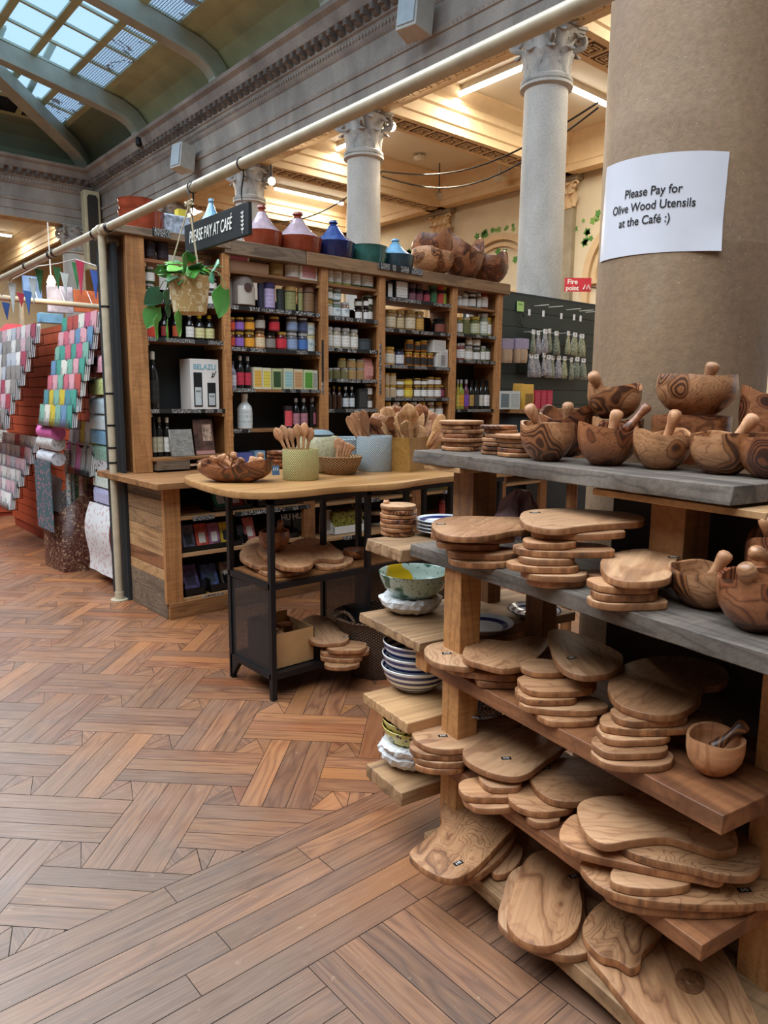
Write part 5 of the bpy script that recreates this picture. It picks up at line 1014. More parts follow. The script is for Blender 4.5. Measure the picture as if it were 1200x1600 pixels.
for k in range(30):
    a = random.random()*2*PI; rr = random.uniform(.02, .09); hz = random.uniform(.0, .07)
    putleaf((math.cos(a)*rr, math.sin(a)*rr, potH+hz), (math.cos(a), math.sin(a), random.uniform(-.7, .6)), random.uniform(-.5, .5), random.uniform(.7, 1.05), random.random() < .4)
def vine(pts, leaves):
    L = [WX(q[0], q[1], 1.66)-V(1.72, p.y, PB.z) for q in pts]; obj('stem', MB().tube(L, .0022, 5), flat('plant_stem', '#5f7a3a', .6), t, True)
    for (qx, qy, dx, dz, s, b) in leaves:
        P0 = WX(qx, qy, 1.64)-V(1.72, p.y, PB.z); putleaf(P0, (-.35, -dx, dz), random.uniform(-.2, .2)+1.2, s, b)
vine([(272, 432), (255, 440), (243, 462), (240, 485), (246, 500)], [(262, 425, -1, .2, 1, 0), (250, 455, -.8, -.5, 1.15, 1), (243, 480, -.4, -1, 1.2, 1), (246, 498, .2, -1, 1.2, 1), (262, 500, .3, -1, 1.1, 1), (262, 455, .1, -1, .9, 0)])
vine([(300, 425), (283, 455), (270, 470), (262, 480)], [(281, 490, .2, -1, 1.25, 1), (264, 478, .1, -1, .8, 0)])
vine([(325, 420), (340, 425), (350, 440), (352, 452)], [(350, 452, -.05, -1, 1.35, 1), (334, 418, .9, .1, 1.0, 0), (330, 425, .6, -.7, .9, 0)])
putleaf(WX(293, 398, 1.66)-V(1.72, p.y, PB.z), (-.5, -.1, -1), .9, 1.1, 1)

# ================================================================ CARD AND PAPER STALL ON THE LEFT
XS = 2.02
M_or = flat('orange_slat', '#b4502f', .55, var=.1); M_orr = flat('red_orange_slat', '#9c3f28', .55, var=.1)
sl = MB(); z = .1
while z < 1.98: sl.box(XS, 5.2, z, XS+.02, 8.6, min(z+.085, 1.99)); z += .092
w1 = tag(obj('orange_display_wall', sl, M_or), 'orange slatted wall holding card racks behind the cream post', 'display wall'); obj('backing', MB().box(XS+.02, 5.2, 0, XS+.035, 8.6, 1.98), M_orr, w1)
sl = MB(); z = .05
while z < 1.75: sl.box(-.2, 9.3, z, 2.6, 9.32, min(z+.15, 1.78)); z += .157
w2 = tag(obj('orange_display_wall', sl, M_or), 'orange slatted wall facing us at the far left edge', 'display wall'); obj('backing', MB().box(-.2, 9.32, 0, 2.6, 9.34, 1.77), M_orr, w2)
n = NT('acrylic'); n.b.inputs['Transmission Weight'].default_value = 1.0; n.b.inputs['IOR'].default_value = 1.1; M_acr = n.fin('#e8eef0', .08)
cm = MB().box(-.004, -.055, 0, 0, .055, .16); CARD = mesh('greeting_card', cm, M_tp, 0); ENV = mesh('envelope', MB().box(0, -.053, 0, .005, .057, .15), M_tm, 0)
PALC = ['#c96a7a', '#4f8a93', '#b5524a', '#c9b33f', '#4a9a8a', '#d8a0a8', '#6a8fb0', '#c2607f', '#dcd7cc', '#7fae9c']
PALW = ['#c8c3bd', '#a8404f', '#dad6d2', '#8f8a86', '#c9a8b0', '#b8bcc4', '#a34a5c', '#e5e2de']
CN = {'#c96a7a': 'rose', '#4f8a93': 'teal', '#b5524a': 'brick red', '#c9b33f': 'yellow', '#4a9a8a': 'sea green', '#d8a0a8': 'pale pink', '#6a8fb0': 'blue', '#c2607f': 'magenta', '#dcd7cc': 'cream', '#7fae9c': 'mint', '#c8c3bd': 'stone grey', '#a8404f': 'crimson', '#dad6d2': 'off-white', '#8f8a86': 'grey', '#c9a8b0': 'dusty pink', '#b8bcc4': 'silver grey', '#a34a5c': 'wine red', '#e5e2de': 'white', '#b8b2aa': 'beige', '#cfd3d4': 'light grey', '#b5648a': 'pink'}
def cardrack(y0, y1, ztop, zbot, tiers, per, Xt, Xb, pal, wh, grp, seed, rl, stag=False):
    rnd = random.Random(seed); t = thing('card_rack', rl, 'rack', ((Xt+Xb)/2, (y0+y1)/2, zbot)); dz = (ztop-zbot)/tiers
    back = MB(); 
    for k in range(tiers):
        z = ztop-dz*(k+1); X = Xt+(Xb-Xt)*(k+1)/tiers; yo = (.12*k/tiers if stag else 0)
        back.box(X-.012, y0+yo, z-.004, X+.07, y1+yo, z); back.box(X-.014, y0+yo, z, X-.011, y1+yo, z+.06); back.box(X+.066, y0+yo, z, X+.07, y1+yo, z+.1)
        w = (y1-y0)/per
        for j in range(per):
            c = bpy.data.objects.new('greeting_card', CARD); link(c); c.location = (X+.004, y0+yo+w*(j+.5), z+.002); c.scale = (1, w*.92/.11, dz*1.45/.16); c.rotation_euler = (rnd.uniform(-.04, .04), .12, rnd.uniform(-.05, .05)); cl = rnd.choice(pal); c.color = lin(cl); tag(c, '%s card, %s from far end, %s tier, %s' % (CN.get(cl, 'pale'), ORD[per-1-j], ORD[k], grp[13:]), 'card', grp)
            for e in range(3):
                n_ = bpy.data.objects.new('envelope', ENV); link(n_, c); n_.location = (.006+e*.014, .001*e, .004*e); n_.color = lin(rnd.choice(['#e6e6e4', '#d9dade', '#eceae6']))
    obj('clear_pockets', back, M_acr, t); return t
R_a = (WX(152, 510, 1.9).y, WX(106, 512, 1.9).y)
cardrack(R_a[0], R_a[0]+.78, 1.95, 1.17, 7, 6, 1.92, 1.68, PALC, 'bright coloured greeting card in the upper rack nearest the post', 'cards in the nearer upper rack', 3, rl='clear tiered rack of bright cards nearest the cream post')
R_b = WX(66, 512, 1.9).y
cardrack(R_b, R_b+1.25, 1.95, 1.12, 7, 8, 1.88, 1.55, PALW, 'pale or crimson greeting card in the farther upper rack', 'cards in the farther upper rack', 4, rl='clear tiered rack of pale cards at the far left')
R_c = WX(60, 690, 1.85).y
cardrack(R_c, R_c+1.1, 1.0, .42, 6, 7, 1.85, 1.58, PALW, 'pale or crimson greeting card in the lower left rack', 'cards in the lower left rack', 5, rl='clear tiered rack of pale cards low at the left')
cardrack(5.55, 6.15, 1.13, .8, 2, 5, 1.93, 1.85, ['#b8b2aa', '#8f8a86', '#cfd3d4', '#c9b33f', '#b5648a'], 'clear-sleeved card in the short rack under the bright cards', 'cards in the short rack under them', 6, rl='short clear rack under the bright cards')
# paper rolls on bars
def papm(name, c1, c2, sc=40):
    n = NT(name); v = n.n('ShaderNodeTexVoronoi', {'Vector': n.coord(True), 'Scale': sc}).outputs[0]; return n.fin(n.ramp(v, [(.25, c1), (.4, c2)]), .55)
PM = [papm('pink_wrap', '#c98a9a', '#d8a0ac'), papm('lime_wrap', '#a8b86a', '#c9d08a'), papm('powder_blue_wrap', '#a9c0cc', '#c4d4da'), papm('grey_blue_wrap', '#b5c4cc', '#cfd8da'), papm('sky_wrap', '#5f93b8', '#7aa8c4'), papm('sage_wrap', '#6f9c8c', '#8fb4a4'), papm('black_floral_wrap', '#2a2a2e', '#c9c9cc', 30), papm('mint_wrap', '#a8c4b8', '#d3ddd5'), papm('lavender_wrap', '#9a9cc0', '#b4b4d2'), papm('lilac_print_wrap', '#b9a8c4', '#dcd4de', 34)]
YR_ = [565, 600, 630, 655, 678, 703, 720, 745, 770, 795]
PD = ['pink', 'lime green', 'powder blue', 'grey-blue', 'sky blue', 'sage green', 'black floral', 'mint', 'lavender', 'lilac print']
for k, (yy, pm, d) in enumerate(zip(YR_, PM, PD)):
    z = WX(168, yy, 1.93).z; tag(obj('wrapping_paper_roll', MB().tube([(1.945, 5.2, z), (1.945, 5.62, z)], .052, 16).box(1.89, 5.21, z-.075, 1.897, 5.61, z), pm), '%s wrapping paper roll beside the cream post' % d, 'paper roll', 'rolls on the near bar rack')
mb = MB(); rows = []
for i in range(12):
    t_ = i/11; z = .60-.52*t_; rows.append([(1.885-.03*math.sin(t_*5)-.05*t_+.004*math.sin(j*1.3), 5.18+.5*j/8+.02*t_, z) for j in range(9)])
b_ = [[(x+.003, y, z) for x, y, z in r] for r in rows]; mb.loft([rows[i]+b_[i][::-1] for i in range(12)])
tag(obj('wrapping_sheet', mb, papm('pale_floral_wrap', '#c9aeb0', '#dcdcdc', 26)), 'pale floral wrapping sheet hanging low beside the cream post', 'paper sheet')
for k, (yy, c1, c2, d) in enumerate(((675, '#c9589a', '#d46aa8', 'magenta'), (692, '#8f8a88', '#c4c0bc', 'grey striped'), (715, '#9a9ca8', '#c9c9ce', 'grey patterned'))):
    z = WX(75, yy, 1.72).z; y0 = WX(87, yy, 1.72).y; tag(obj('wrapping_paper_roll', MB().tube([(1.74, y0, z), (1.74, y0+.4, z)], .055, 16), papm(d.replace(' ', '_')+'_roll', c1, c2)), '%s wrapping paper roll left of the floral box' % d, 'paper roll', 'rolls left of the floral box')
y0 = WX(85, 760, 1.7).y; mb = MB(); zt = WX(75, 722, 1.68).z; zb = WX(75, 828, 1.68).z; mb.box(1.675, y0, zb, 1.68, y0+.42, zt)
tag(obj('wrapping_sheet', mb, papm('teal_heart_wrap', '#a8707f', '#3f6066', 30)), 'teal and pink patterned sheet hanging left of the floral box', 'paper sheet')
# floral box with rolls
n = NT('brown_floral_card'); c = n.coord(False); a = n.noise(c, 14, 3, .6, 2.0); l = n.math('LESS_THAN', n.math('ABSOLUTE', n.math('SUBTRACT', a, .5)), .014); v = n.n('ShaderNodeTexVoronoi', {'Vector': c, 'Scale': 34.0}).outputs[0]; g = n.math('MULTIPLY', n.math('LESS_THAN', v, .33), n.math('GREATER_THAN', n.noise(c, 11, 2), .48))
M_flo = n.fin(n.mix(n.math('MAXIMUM', l, g), '#4a2218', '#9a7a60'), .45)
zb = 0; ztf = WY(101, 800, 5.98).z; ztb = ztf+.14
P = [(1.75, 5.98), (2.0, 5.93), (2.0, 6.3), (1.72, 6.36)]
bx = MB(); hts = [ztf, ztf+.2, ztf+.2, ztf+.03]
bx.loft([[(x, y, 0) for x, y in P], [(x, y, h) for (x, y), h in zip(P, hts)]], (1, 0))
t = tag(obj('floral_box', bx, M_flo), 'brown floral cardboard box of paper rolls beside the wrapping paper', 'box')
sol = t.modifiers.new('thickness', 'SOLIDIFY'); sol.thickness = .006
obj('open_flap', MB().loft([[(1.74, 6.0, ztf), (1.72, 6.3, ztf)], [(1.80, 6.05, ztf+.25), (1.78, 6.3, ztf+.28)], [(1.803, 6.052, ztf+.25), (1.783, 6.3, ztf+.28)], [(1.745, 6.0, ztf), (1.725, 6.3, ztf)]], (0, 0), False), flat('grey_brown_flap', '#8a7f78', .5), t)
rc = [('#3f8fa8', 'teal dotted'), ('#d8d4cc', 'cream with pale flowers'), ('#c9c5b8', 'cream with green leaves'), ('#e2ddd2', 'white floral'), ('#4a8fa0', 'teal topped'), ('#5a5a62', 'black triangle-print'), ('#b8a98a', 'beige printed')]
for k, ((col, d), (px, pt)) in enumerate(zip(rc, ((104, 702), (112, 722), (118, 728), (126, 730), (140, 712), (147, 735), (134, 728)))):
    q = WY(px, pt, 6.05+.03*(k % 3)); q0 = V(max(1.79, min(1.95, q.x+.0)), 6.08+.05*(k % 3), .02)
    pm = papm('roll_print_%s' % d.split()[0], col, ['#e5e0d8', '#8fa5a0', '#5f8a5a', '#c99a9a', '#e5e0d8', '#c9b0a0', '#8a7a5a'][k], 45); tag(obj('gift_wrap_tube', MB().tube([q0, V(q.x, q.y, q.z)], .02, 12), pm), '%s gift wrap tube standing in the floral box' % d, 'paper roll', 'tubes in the floral box')
# bunting, lamp bulb, rear rails and clutter above the stall
flc = [('#3f8a55', 118, 408, 452), ('#d23f5f', 124, 405, 462), ('#3f5fae', 147, 420, 468), ('#cfd8d4', 100, 424, 462), ('#3f7a4a', 88, 415, 452), ('#2f6a40', 60, 418, 460), ('#c8d4d6', 50, 432, 475), ('#c83f55', 31, 455, 480), ('#3f6ab0', 42, 452, 492), ('#d4dcdc', 18, 440, 490), ('#35569a', 8, 470, 500)]
t = thing('bunting', 'string of coloured triangular flags hung along the cream rail', 'bunting', (1.8, 6.5, 2.1))
obj('cord', MB().tube([WX(q[0], q[1], 1.86) for q in ((2, 462), (20, 436), (60, 416), (90, 412), (118, 405), (150, 415))], .004, 5), M_white, t)
for c, px, ya, yb_ in flc:
    A = WX(px-6, ya, 1.86); B_ = WX(px+7, ya+4, 1.86); C_ = WX(px+3, yb_, 1.86); d = V(.02, 0, 0)
    m_ = (A+B_)/2+V(-.03, 0, 0); obj('flag', MB().add([A, m_, B_, C_, A+d*.15, m_+d*.15, B_+d*.15, C_+d*.15], [(0, 1, 3), (1, 2, 3), (5, 4, 7), (6, 5, 7), (0, 4, 5, 1), (1, 5, 6, 2), (2, 6, 7, 3), (3, 7, 4, 0)]), flat('flag_'+c[1:], c, .7, var=.12), t)
p = WX(80, 440, 2.6); t = thing('bulb_lamp', 'glowing bare light bulb hanging behind the bunting', 'lamp', p); obj('bulb', MB().lathe([(.005, -.05), (.035, -.04), (.045, -.005), (.03, .035), (.02, .06)], 16), M_lamp, t, True); obj('cable', MB().tube([(0, 0, .05), (0, 0, .62)], .006, 6), M_white, t, True)
l = bpy.data.lights.new('bulb_glow', 'POINT'); l.energy = 5; l.color = (1, .75, .45); l.shadow_soft_size = .06; o = bpy.data.objects.new('bulb_glow', l); COL.objects.link(o); o.location = p-V(.08, .1, .05)
A, B_ = WY(-30, 462, 8.8), WY(165, 481, 8.8)
tag(obj('rear_rail', MB().tube([A, (3.6, 8.8, B_.z)], .03, 12).tube([(2.3, 8.8, 0), (2.3, 8.8, A.z)], .025, 10), M_cream), 'thin cream rail behind the bunting above the card racks', 'rail')
for nm, pts, c, lb, cat in (('picture_board', (73, 445, 115, 490), '#c9c3d4', 'pale lilac drawing board hanging behind the bulb', 'picture'), ('orange_board', (115, 452, 158, 490), '#c4683f', 'orange board behind the blue flag', 'board'), ('blue_cloth', (35, 430, 66, 468), '#5f7fae', 'blue cloth hanging behind the flags', 'cloth'), ('blue_bag', (62, 488, 100, 506), '#7fb4d8', 'light blue paper bag on top of the orange wall', 'bag')):
    a = WY(pts[0], pts[1], 9.0); b = WY(pts[2], pts[3], 9.0); tag(obj(nm, MB().box(a.x, 9.0, b.z, b.x, 9.03 if nm != 'blue_bag' else 9.12, a.z), flat(nm+'_paint', c, .7, var=.25, sc=6), bev=.004), lb, cat)
    if nm != 'blue_bag': obj('hanging_cord', MB().tube([((a.x+b.x)/2, 9.01, a.z-.002), ((a.x+b.x)/2, 8.82, B_.z)], .004, 5), M_white, COL.objects[-1])
p = WY(10, 690, 9.2); tag(obj('framed_print', MB().box(p.x-.14, 9.24, p.z-.3, p.x+.12, 9.27, p.z+.3), flat('print_paper', '#d8d4cc', .6, var=.3, sc=30), bev=.006), 'white striped print hanging on the far orange wall', 'picture'); p = WY(24, 680, 9.2); tag(obj('framed_print', MB().box(p.x-.03, 9.24, p.z-.3, p.x+.2, 9.27, p.z+.2), papm('navy_print', '#1e2a4a', '#8a93b0', 50), bev=.006), 'navy patterned print right beside the white one', 'picture')
p = WY(22, 525, 8.6); tag(obj('red_bag', MB().lathe([(.05, -.12), (.14, -.08), (.16, .03), (.08, .12)], 16, p), flat('red_fabric', '#c23a3f', .7)), 'red rounded bag hanging above the far card rack', 'bag')
# ================================================================ WOODEN WARES: board, mortar, pestle and spoon builders
def outline_pts(kind, a, b, seed, n=44):
    r = random.Random(seed); ph = [r.random()*2*PI for _ in range(6)]; P = []
    for i in range(n):
        t_ = 2*PI*i/n; c, s = math.cos(t_), math.sin(t_)
        e = .78 if kind != 'round' else 1.0
        x = math.copysign(abs(c)**e, c); y = math.copysign(abs(s)**e, s)
        if kind == 'waist': y *= 1-.22*math.exp(-((x-.15)/.35)**2); y *= 1-.12*x
        if kind == 'egg': y *= 1-.25*x
        k = 1+(.035*math.sin(2*t_+ph[0])+.03*math.sin(3*t_+ph[1])+.02*math.sin(5*t_+ph[2])+.008*math.sin(9*t_+ph[3]))*(0 if kind == 'round' else 1)+(.012*math.sin(4*t_+ph[4]) if kind == 'round' else 0)
        P.append((a*x*k, b*y*k))
    return P
STICK = flat('black_price_sticker', '#131313', .5)
BC = [0]
def board(c, pts, th, rz, mat, label, cat='board', name='olive_wood_board', grp='olive wood boards on the rack', sticker=None, tilt=0, e=.0025, srot=0, tdir=0):
    """pts: local outline; the board's top face lies at c.z"""
    o = obj(name, MB().prism(pts, -th, 0, e), mat, None, True, 50)
    o.rotation_euler = (0, 0, rz); o.location = (c[0], c[1], c[2])
    if tilt: o.matrix_world = Matrix.Translation(c) @ Matrix.Rotation(tilt, 4, V(math.cos(tdir), math.sin(tdir), 0)) @ Matrix.Rotation(rz, 4, 'Z')
    tag(o, label, cat, grp)
    if sticker:
        sx_, sy_ = sticker; M = Matrix.Translation((sx_, sy_, .0008)) @ Matrix.Rotation(srot-rz, 4, 'Z')
        s_ = obj('price_sticker', MB().box(-.014, -.007, -.0006, .014, .007, .0004).xf(M), STICK, o, True, 0)
        text('£45', s_, ink, .012, M @ Matrix.Translation((0, 0, .0006)), depth=.0001)
    return o
CAMR = -YAW      # heading of the sight line's right-hand direction
def traced(px, ztop, th, mat, label, sticker=None, k=4, e=.0025, **kw):
    """a board whose top outline was read off the photograph and laid on its own level"""
    W3 = [WZ(x, y, ztop) for x, y in px]; cx = sum(p.x for p in W3)/len(W3); cy = sum(p.y for p in W3)/len(W3)
    # principal direction of the outline gives the grain direction
    sxx = sum((p.x-cx)**2 for p in W3); syy = sum((p.y-cy)**2 for p in W3); sxy = sum((p.x-cx)*(p.y-cy) for p in W3); rz = .5*math.atan2(2*sxy, sxx-syy)
    c_, s_ = math.cos(-rz), math.sin(-rz)
    P = [((p.x-cx)*c_-(p.y-cy)*s_, (p.x-cx)*s_+(p.y-cy)*c_) for p in W3]
    if sum(P[i][0]*P[(i+1) % len(P)][1]-P[(i+1) % len(P)][0]*P[i][1] for i in range(len(P))) < 0: P = P[::-1]
    st = None
    if sticker: q = WZ(sticker[0], sticker[1], ztop); st = ((q.x-cx)*c_-(q.y-cy)*s_, (q.x-cx)*s_+(q.y-cy)*c_)
    return board(V(cx, cy, ztop), catmull(P, k), th, rz, mat, label, sticker=st, srot=CAMR+.1+(sticker[2] if sticker and len(sticker) > 2 else 0), e=e, **kw)
def auto(xl, xr, yf, ztop, th, ratio, seed, mat, label, kind='std', srt=0, **kw):
    """a board seen by its front edge: left and right ends and the front point of its top rim"""
    F_ = WZ((xl+xr)/2, yf, ztop); d = fwd(F_); L = WF(xl, yf, d); R = WF(xr, yf, d); a = (R-L).length/2; b = a*ratio
    c = F_+FH*b; c.z = ztop
    return board(c, outline_pts(kind, a, b, seed), th, CAMR+srt, mat, label, **kw)
BM = [M_olive, M_olive2, M_olive, M_burl, M_olive2]
def mortar(xl, xr, yb, yt, z, label, mat, seed, ht=.12, flare=.95, pes=None, plabel=None, name='mortar', pmat=None, cat='mortar', squash=1, back=0, grp='olive wood mortars on the rack'):
    """xl,xr silhouette; yb where its base front touches the shelf; yt front rim height"""
    B_ = WZ((xl+xr)/2, yb, z); d0 = fwd(B_); R = (WF(xr, yb, d0)-WF(xl, yb, d0)).length/2*1.02; c = B_+FH*(R*.55); c.z = z; d = fwd(c)
    c = WF((xl+xr)/2, yb, d); c.z = z
    R = (WF(xr, yb, d)-WF(xl, yb, d)).length/2*.97; H = WF((xl+xr)/2, yt, d-R*.8).z-z
    o = rbowl(c.x, c.y, z, R, H, label, mat, seed, name=name, group=grp, ht=ht, flare=flare, rz=seed); o['category'] = cat
    if pes:
        tip = WF(pes[0], pes[1], d+pes[2] if len(pes) > 2 else d); foot = V(c.x, c.y, z+H*.24)-(tip-V(c.x, c.y, z+H*.3))*.12; foot.z = z+H*.30
        foot = V(c.x-(tip.x-c.x)*.2, c.y-(tip.y-c.y)*.2, z+H*.30); ax = tip-foot; L = ax.length; rr = R*.2 if R < .1 else .016; rr = max(.0125, min(rr, .019))
        pts = [foot+ax*t_ for t_ in (0, .03, .12, .3, .5, .7, .84, .93, .98, 1.0)]; rad = [rr*k for k in (.3, .9, 1.05, .9, .72, .85, 1.12, 1.1, .75, .15)]
        pe = obj('pestle', MB().tube(pts, rad, 16), pmat or M_spoon, None, smooth=60); tag(pe, plabel or 'pestle standing in the '+label, 'pestle', 'pestles')
    return o
# ---- the L-shaped rack of olive wood around the column
RO, RA = V(1.424, 1.451, 0), math.radians(8.9)
def rk(s, d, z=0): return V(RO.x - s*math.sin(RA) + d*math.cos(RA), RO.y - s*math.cos(RA) - d*math.sin(RA), z)
def rbox(mb, s0, s1, d0, d1, z0, z1, jag=0, seed=0):
    """box in rack axes (s toward the viewer's right, d away); optional rough front edge"""
    r = random.Random(seed); n_ = 24 if jag else 1; rings = []
    for i in range(n_+1):
        s = s0+(s1-s0)*i/n_; j = jag*(r.random()-.5); j2 = jag*(r.random()-.5)
        rings.append([(s, d0+j, z0), (s, d0+j*.5+j2, (z0+z1)/2), (s, d0+j2+jag*.3, z1), (s, d1, z1), (s, d1, z0)])
    mb.loft([[(d, -s, z) for s, d, z in r_] for r_ in rings]); return mb
t = thing('display_rack', 'rough timber display rack of olive wood boards standing around the column', 'rack', (RO.x, RO.y, 0), -RA)
def rp(name, mat, *a, **kw): return obj(name, rbox(MB(), *a, **kw), mat, t, True, 35, bev=.002)
rp('shelf_board', M_greyY, -.46, .74, .235, .52, 1.18, 1.222, jag=.012, seed=3)
rp('shelf_board', M_greyY, -.205, 1.25, .06, .50, .912, .952, jag=.006, seed=4)
rp('shelf_board', M_redY, -.12, .885, .07, .44, .56, .602, jag=.002, seed=5)
rp('shelf_board', M_redY, -.02, .87, 0.06, .42, .277, .315, jag=.002, seed=6)
rp('shelf_board', M_slabY, -.02, 1.05, .0, .42, .055, .095, jag=.004, seed=7)
rp('plywood_panel', M_pineY, .33, .80, .27, .55, 1.155, 1.172); rp('plywood_panel', M_pineY, -.40, -.20, .24, .50, 1.163, 1.18)
rp('post', M_pine, -.045, .035, .075, .15, 0, .912); rp('post', M_pine, .80, .875, .31, .39, 0, .912)
rp('post', M_dkpine, -.35, -.24, .33, .43, .952, 1.163); rp('post', M_dkpine, .46, .56, .34, .44, .952, 1.155)
rp('post', M_dkpine, -.045, .035, .40, .46, 0, .912); rp('post', M_dkpine, .80, .875, .47, .53, 0, .912)
rp('back_panel', flat('dark_brown_backing', '#2c1f18', .8), .16, .98, .548, .56, .10, 1.15)  # dark sheet added to deepen the dark behind the shelves
# pottery shelves running off to the right behind the left post
t2 = thing('pottery_rack', 'stubby plank shelves of pottery jutting out left of the front post', 'rack', (RO.x, RO.y, 0), -RA)
def rp2(name, mat, *a, **kw): return obj(name, rbox(MB(), *a, **kw), mat, t2, True, 35, bev=.003)
rp2('shelf_board', M_slabZ, -.435, -.215, .03, .62, .892, .932, jag=.008, seed=8)
rp2('shelf_board', M_slabZ, -.485, -.11, .035, .70, .628, .66, jag=.006, seed=9)
rp2('shelf_board', M_pinex, -.345, -.075, -.03, .64, .395, .43, jag=.004, seed=10)
rp2('shelf_board', M_slabZ, -.27, -.06, -.06, .64, .175, .22, jag=.004, seed=11)
rp2('cross_batten', M_pine, -.17, -.11, .06, .62, .56, .628)
for s_ in (-.40, -.13): rp2('post', M_dkpine, s_, s_+.05, .5, .56, 0, .885)
rp2('post', M_dkpine, -.3, -.25, .45, .5, 0, .17)

# ---- boards: second shelf
Z2 = .952; T = .019
def stack(zs, th, spec, place, grp, seed=0, ratio=.7, mats=None):
    n_ = len(spec)
    for i, sp in enumerate(spec):
        xl, xr, yf = sp[:3]; lv = n_-1-i; zt = zs+th*(lv+1)
        o_ = 'topmost' if lv == n_-1 else 'bottom' if lv == 0 else '%s up' % ORD[lv]
        auto(xl, xr, yf, zt-.0005, th-.0015, sp[3] if len(sp) > 3 else ratio, seed+i, (mats or BM)[(seed+i) % 5], 'olive wood board, %s in the %s' % (o_, place), kind=sp[4] if len(sp) > 4 else 'std', grp=grp, srt=((seed*7+i*5) % 5-2)*.05)
g2 = 'boards stacked on the grey shelf'
traced([(674, 818), (690, 809), (730, 806), (775, 807), (812, 808), (831, 816), (826, 826), (800, 829), (776, 834), (745, 838), (705, 837), (682, 830)], Z2+.095, .018, M_olive, 'wavy olive wood board topping the left stack on grey shelf', (689, 819), grp=g2)
stack(Z2, T, [(678, 815, 840, .6), (689, 786, 852, .8), (699, 815, 866, .6), (704, 804, 879, .65)], 'left stack on grey shelf', g2, 20)
traced([(812, 806), (825, 797), (880, 794), (940, 797), (985, 801), (1007, 808), (1000, 815), (960, 817), (915, 821), (870, 826), (835, 822), (818, 816)], Z2+8*.0182, .017, M_olive2, 'long oval board topping the tall middle stack on grey shelf', (836, 801), grp=g2)
stack(Z2, .0182, [(835, 985, 834, .45), (822, 905, 849, .7), (811, 971, 862, .5), (817, 903, 874, .7), (800, 912, 886, .6), (824, 925, 900, .6), (828, 922, 909, .6)], 'tall middle stack on grey shelf', g2, 31)
traced([(938, 880), (946, 868), (975, 860), (1010, 857), (1042, 864), (1058, 871), (1052, 886), (1046, 902), (1015, 908), (975, 907), (948, 898)], Z2+4*.0182, .017, M_olive2, 'broad pale board topping the right stack on grey shelf', (1053, 871), grp=g2)
stack(Z2, .0182, [(930, 1043, 917, .65), (934, 1040, 930, .65), (931, 1052, 944, .62)], 'right stack on grey shelf', g2, 42)
auto(920, 1000, 900, Z2+.03, .017, .6, 99, M_olive, 'lone board tucked behind the right stack on grey shelf', grp=g2)
# third shelf
Z3 = .602; g3 = 'boards stacked on the reddish middle shelf'
traced([(663, 1020), (668, 1008), (690, 1002), (725, 1001), (740, 1008), (752, 1024), (740, 1040), (712, 1040), (680, 1034)], Z3+.062, .019, M_olive2, 'rounded board end poking over the left post', (698, 1021), grp=g3)
traced([(692, 1031), (700, 1018), (724, 1009), (760, 1010), (800, 1020), (836, 1040), (822, 1052), (790, 1056), (745, 1052), (705, 1044)], Z3+.042, .019, M_burl, 'knotty board below the wavy grained one on middle shelf', grp=g3)
traced([(723, 1018), (733, 1004), (760, 998), (795, 1001), (828, 994), (857, 997), (856, 1010), (836, 1030), (818, 1040), (785, 1044), (750, 1036), (728, 1029)], Z3+.083, .019, M_olive, 'wavy grained board topping the left stack on middle shelf', grp=g3)
auto(747, 822, 1068, Z3+.021, .018, .8, 51, M_olive, 'short board at the bottom of the left middle-shelf stack', grp=g3)
auto(752, 818, 1083, Z3+.0005+.0, .001, .5, 52, M_olive, '', grp=g3) if False else None
traced([(856, 988), (868, 983), (892, 986), (930, 1000), (962, 1015), (974, 1026), (968, 1042), (950, 1052), (915, 1055), (885, 1047), (868, 1030), (860, 1008)], Z3+7*.0185, .018, M_olive2, 'flared pale board topping the middle stack of middle shelf', (893, 1028, .5), grp=g3)
stack(Z3, .0185, [(820, 890, 1051, .9), (815, 943, 1080, .6), (812, 908, 1094, .7), (819, 957, 1110, .5), (845, 939, 1128, .7)], 'middle stack of middle shelf', g3, 61)
traced([(951, 1078), (953, 1060), (972, 1040), (1005, 1028), (1050, 1024), (1100, 1030), (1130, 1042), (1139, 1058), (1125, 1070), (1100, 1074), (1095, 1092), (1075, 1108), (1045, 1117), (1000, 1112), (965, 1098)], Z3+6*.0185, .018, M_olive, 'large flowing board topping the right stack of middle shelf', grp=g3)
stack(Z3, .0185, [(967, 1088, 1127, .6), (949, 1140, 1140, .42), (941, 1062, 1156, .6), (936, 1053, 1178, .62), (940, 1065, 1197, .6)], 'right stack of middle shelf', g3, 72)
# fourth shelf
Z4 = .315; g4 = 'boards stacked on the low shelf'
traced([(642, 1137), (650, 1122), (680, 1117), (725, 1119), (770, 1116), (805, 1118), (815, 1128), (790, 1145), (755, 1160), (715, 1170), (675, 1168), (650, 1156)], Z4+4*.0205, .019, M_olive2, 'long board with a dark knot, front left on the low shelf', (692, 1150), grp=g4)
stack(Z4, .0205, [(644, 735, 1181, .8), (647, 733, 1192, .8), (652, 728, 1203, .8)], 'leftmost stack of low shelf', g4, 80)
traced([(723, 1178), (730, 1164), (765, 1150), (800, 1139), (840, 1134), (870, 1140), (884, 1152), (878, 1170), (850, 1190), (825, 1208), (800, 1213), (765, 1206), (735, 1192)], Z4+4*.0205+.01, .02, M_olive2, 'broad smooth board with barky edge on the low shelf', (791, 1185), grp=g4)
stack(Z4, .0205, [(752, 822, 1230, .8), (722, 813, 1247, .75), (725, 820, 1262, .7)], 'second stack of low shelf', g4, 84)
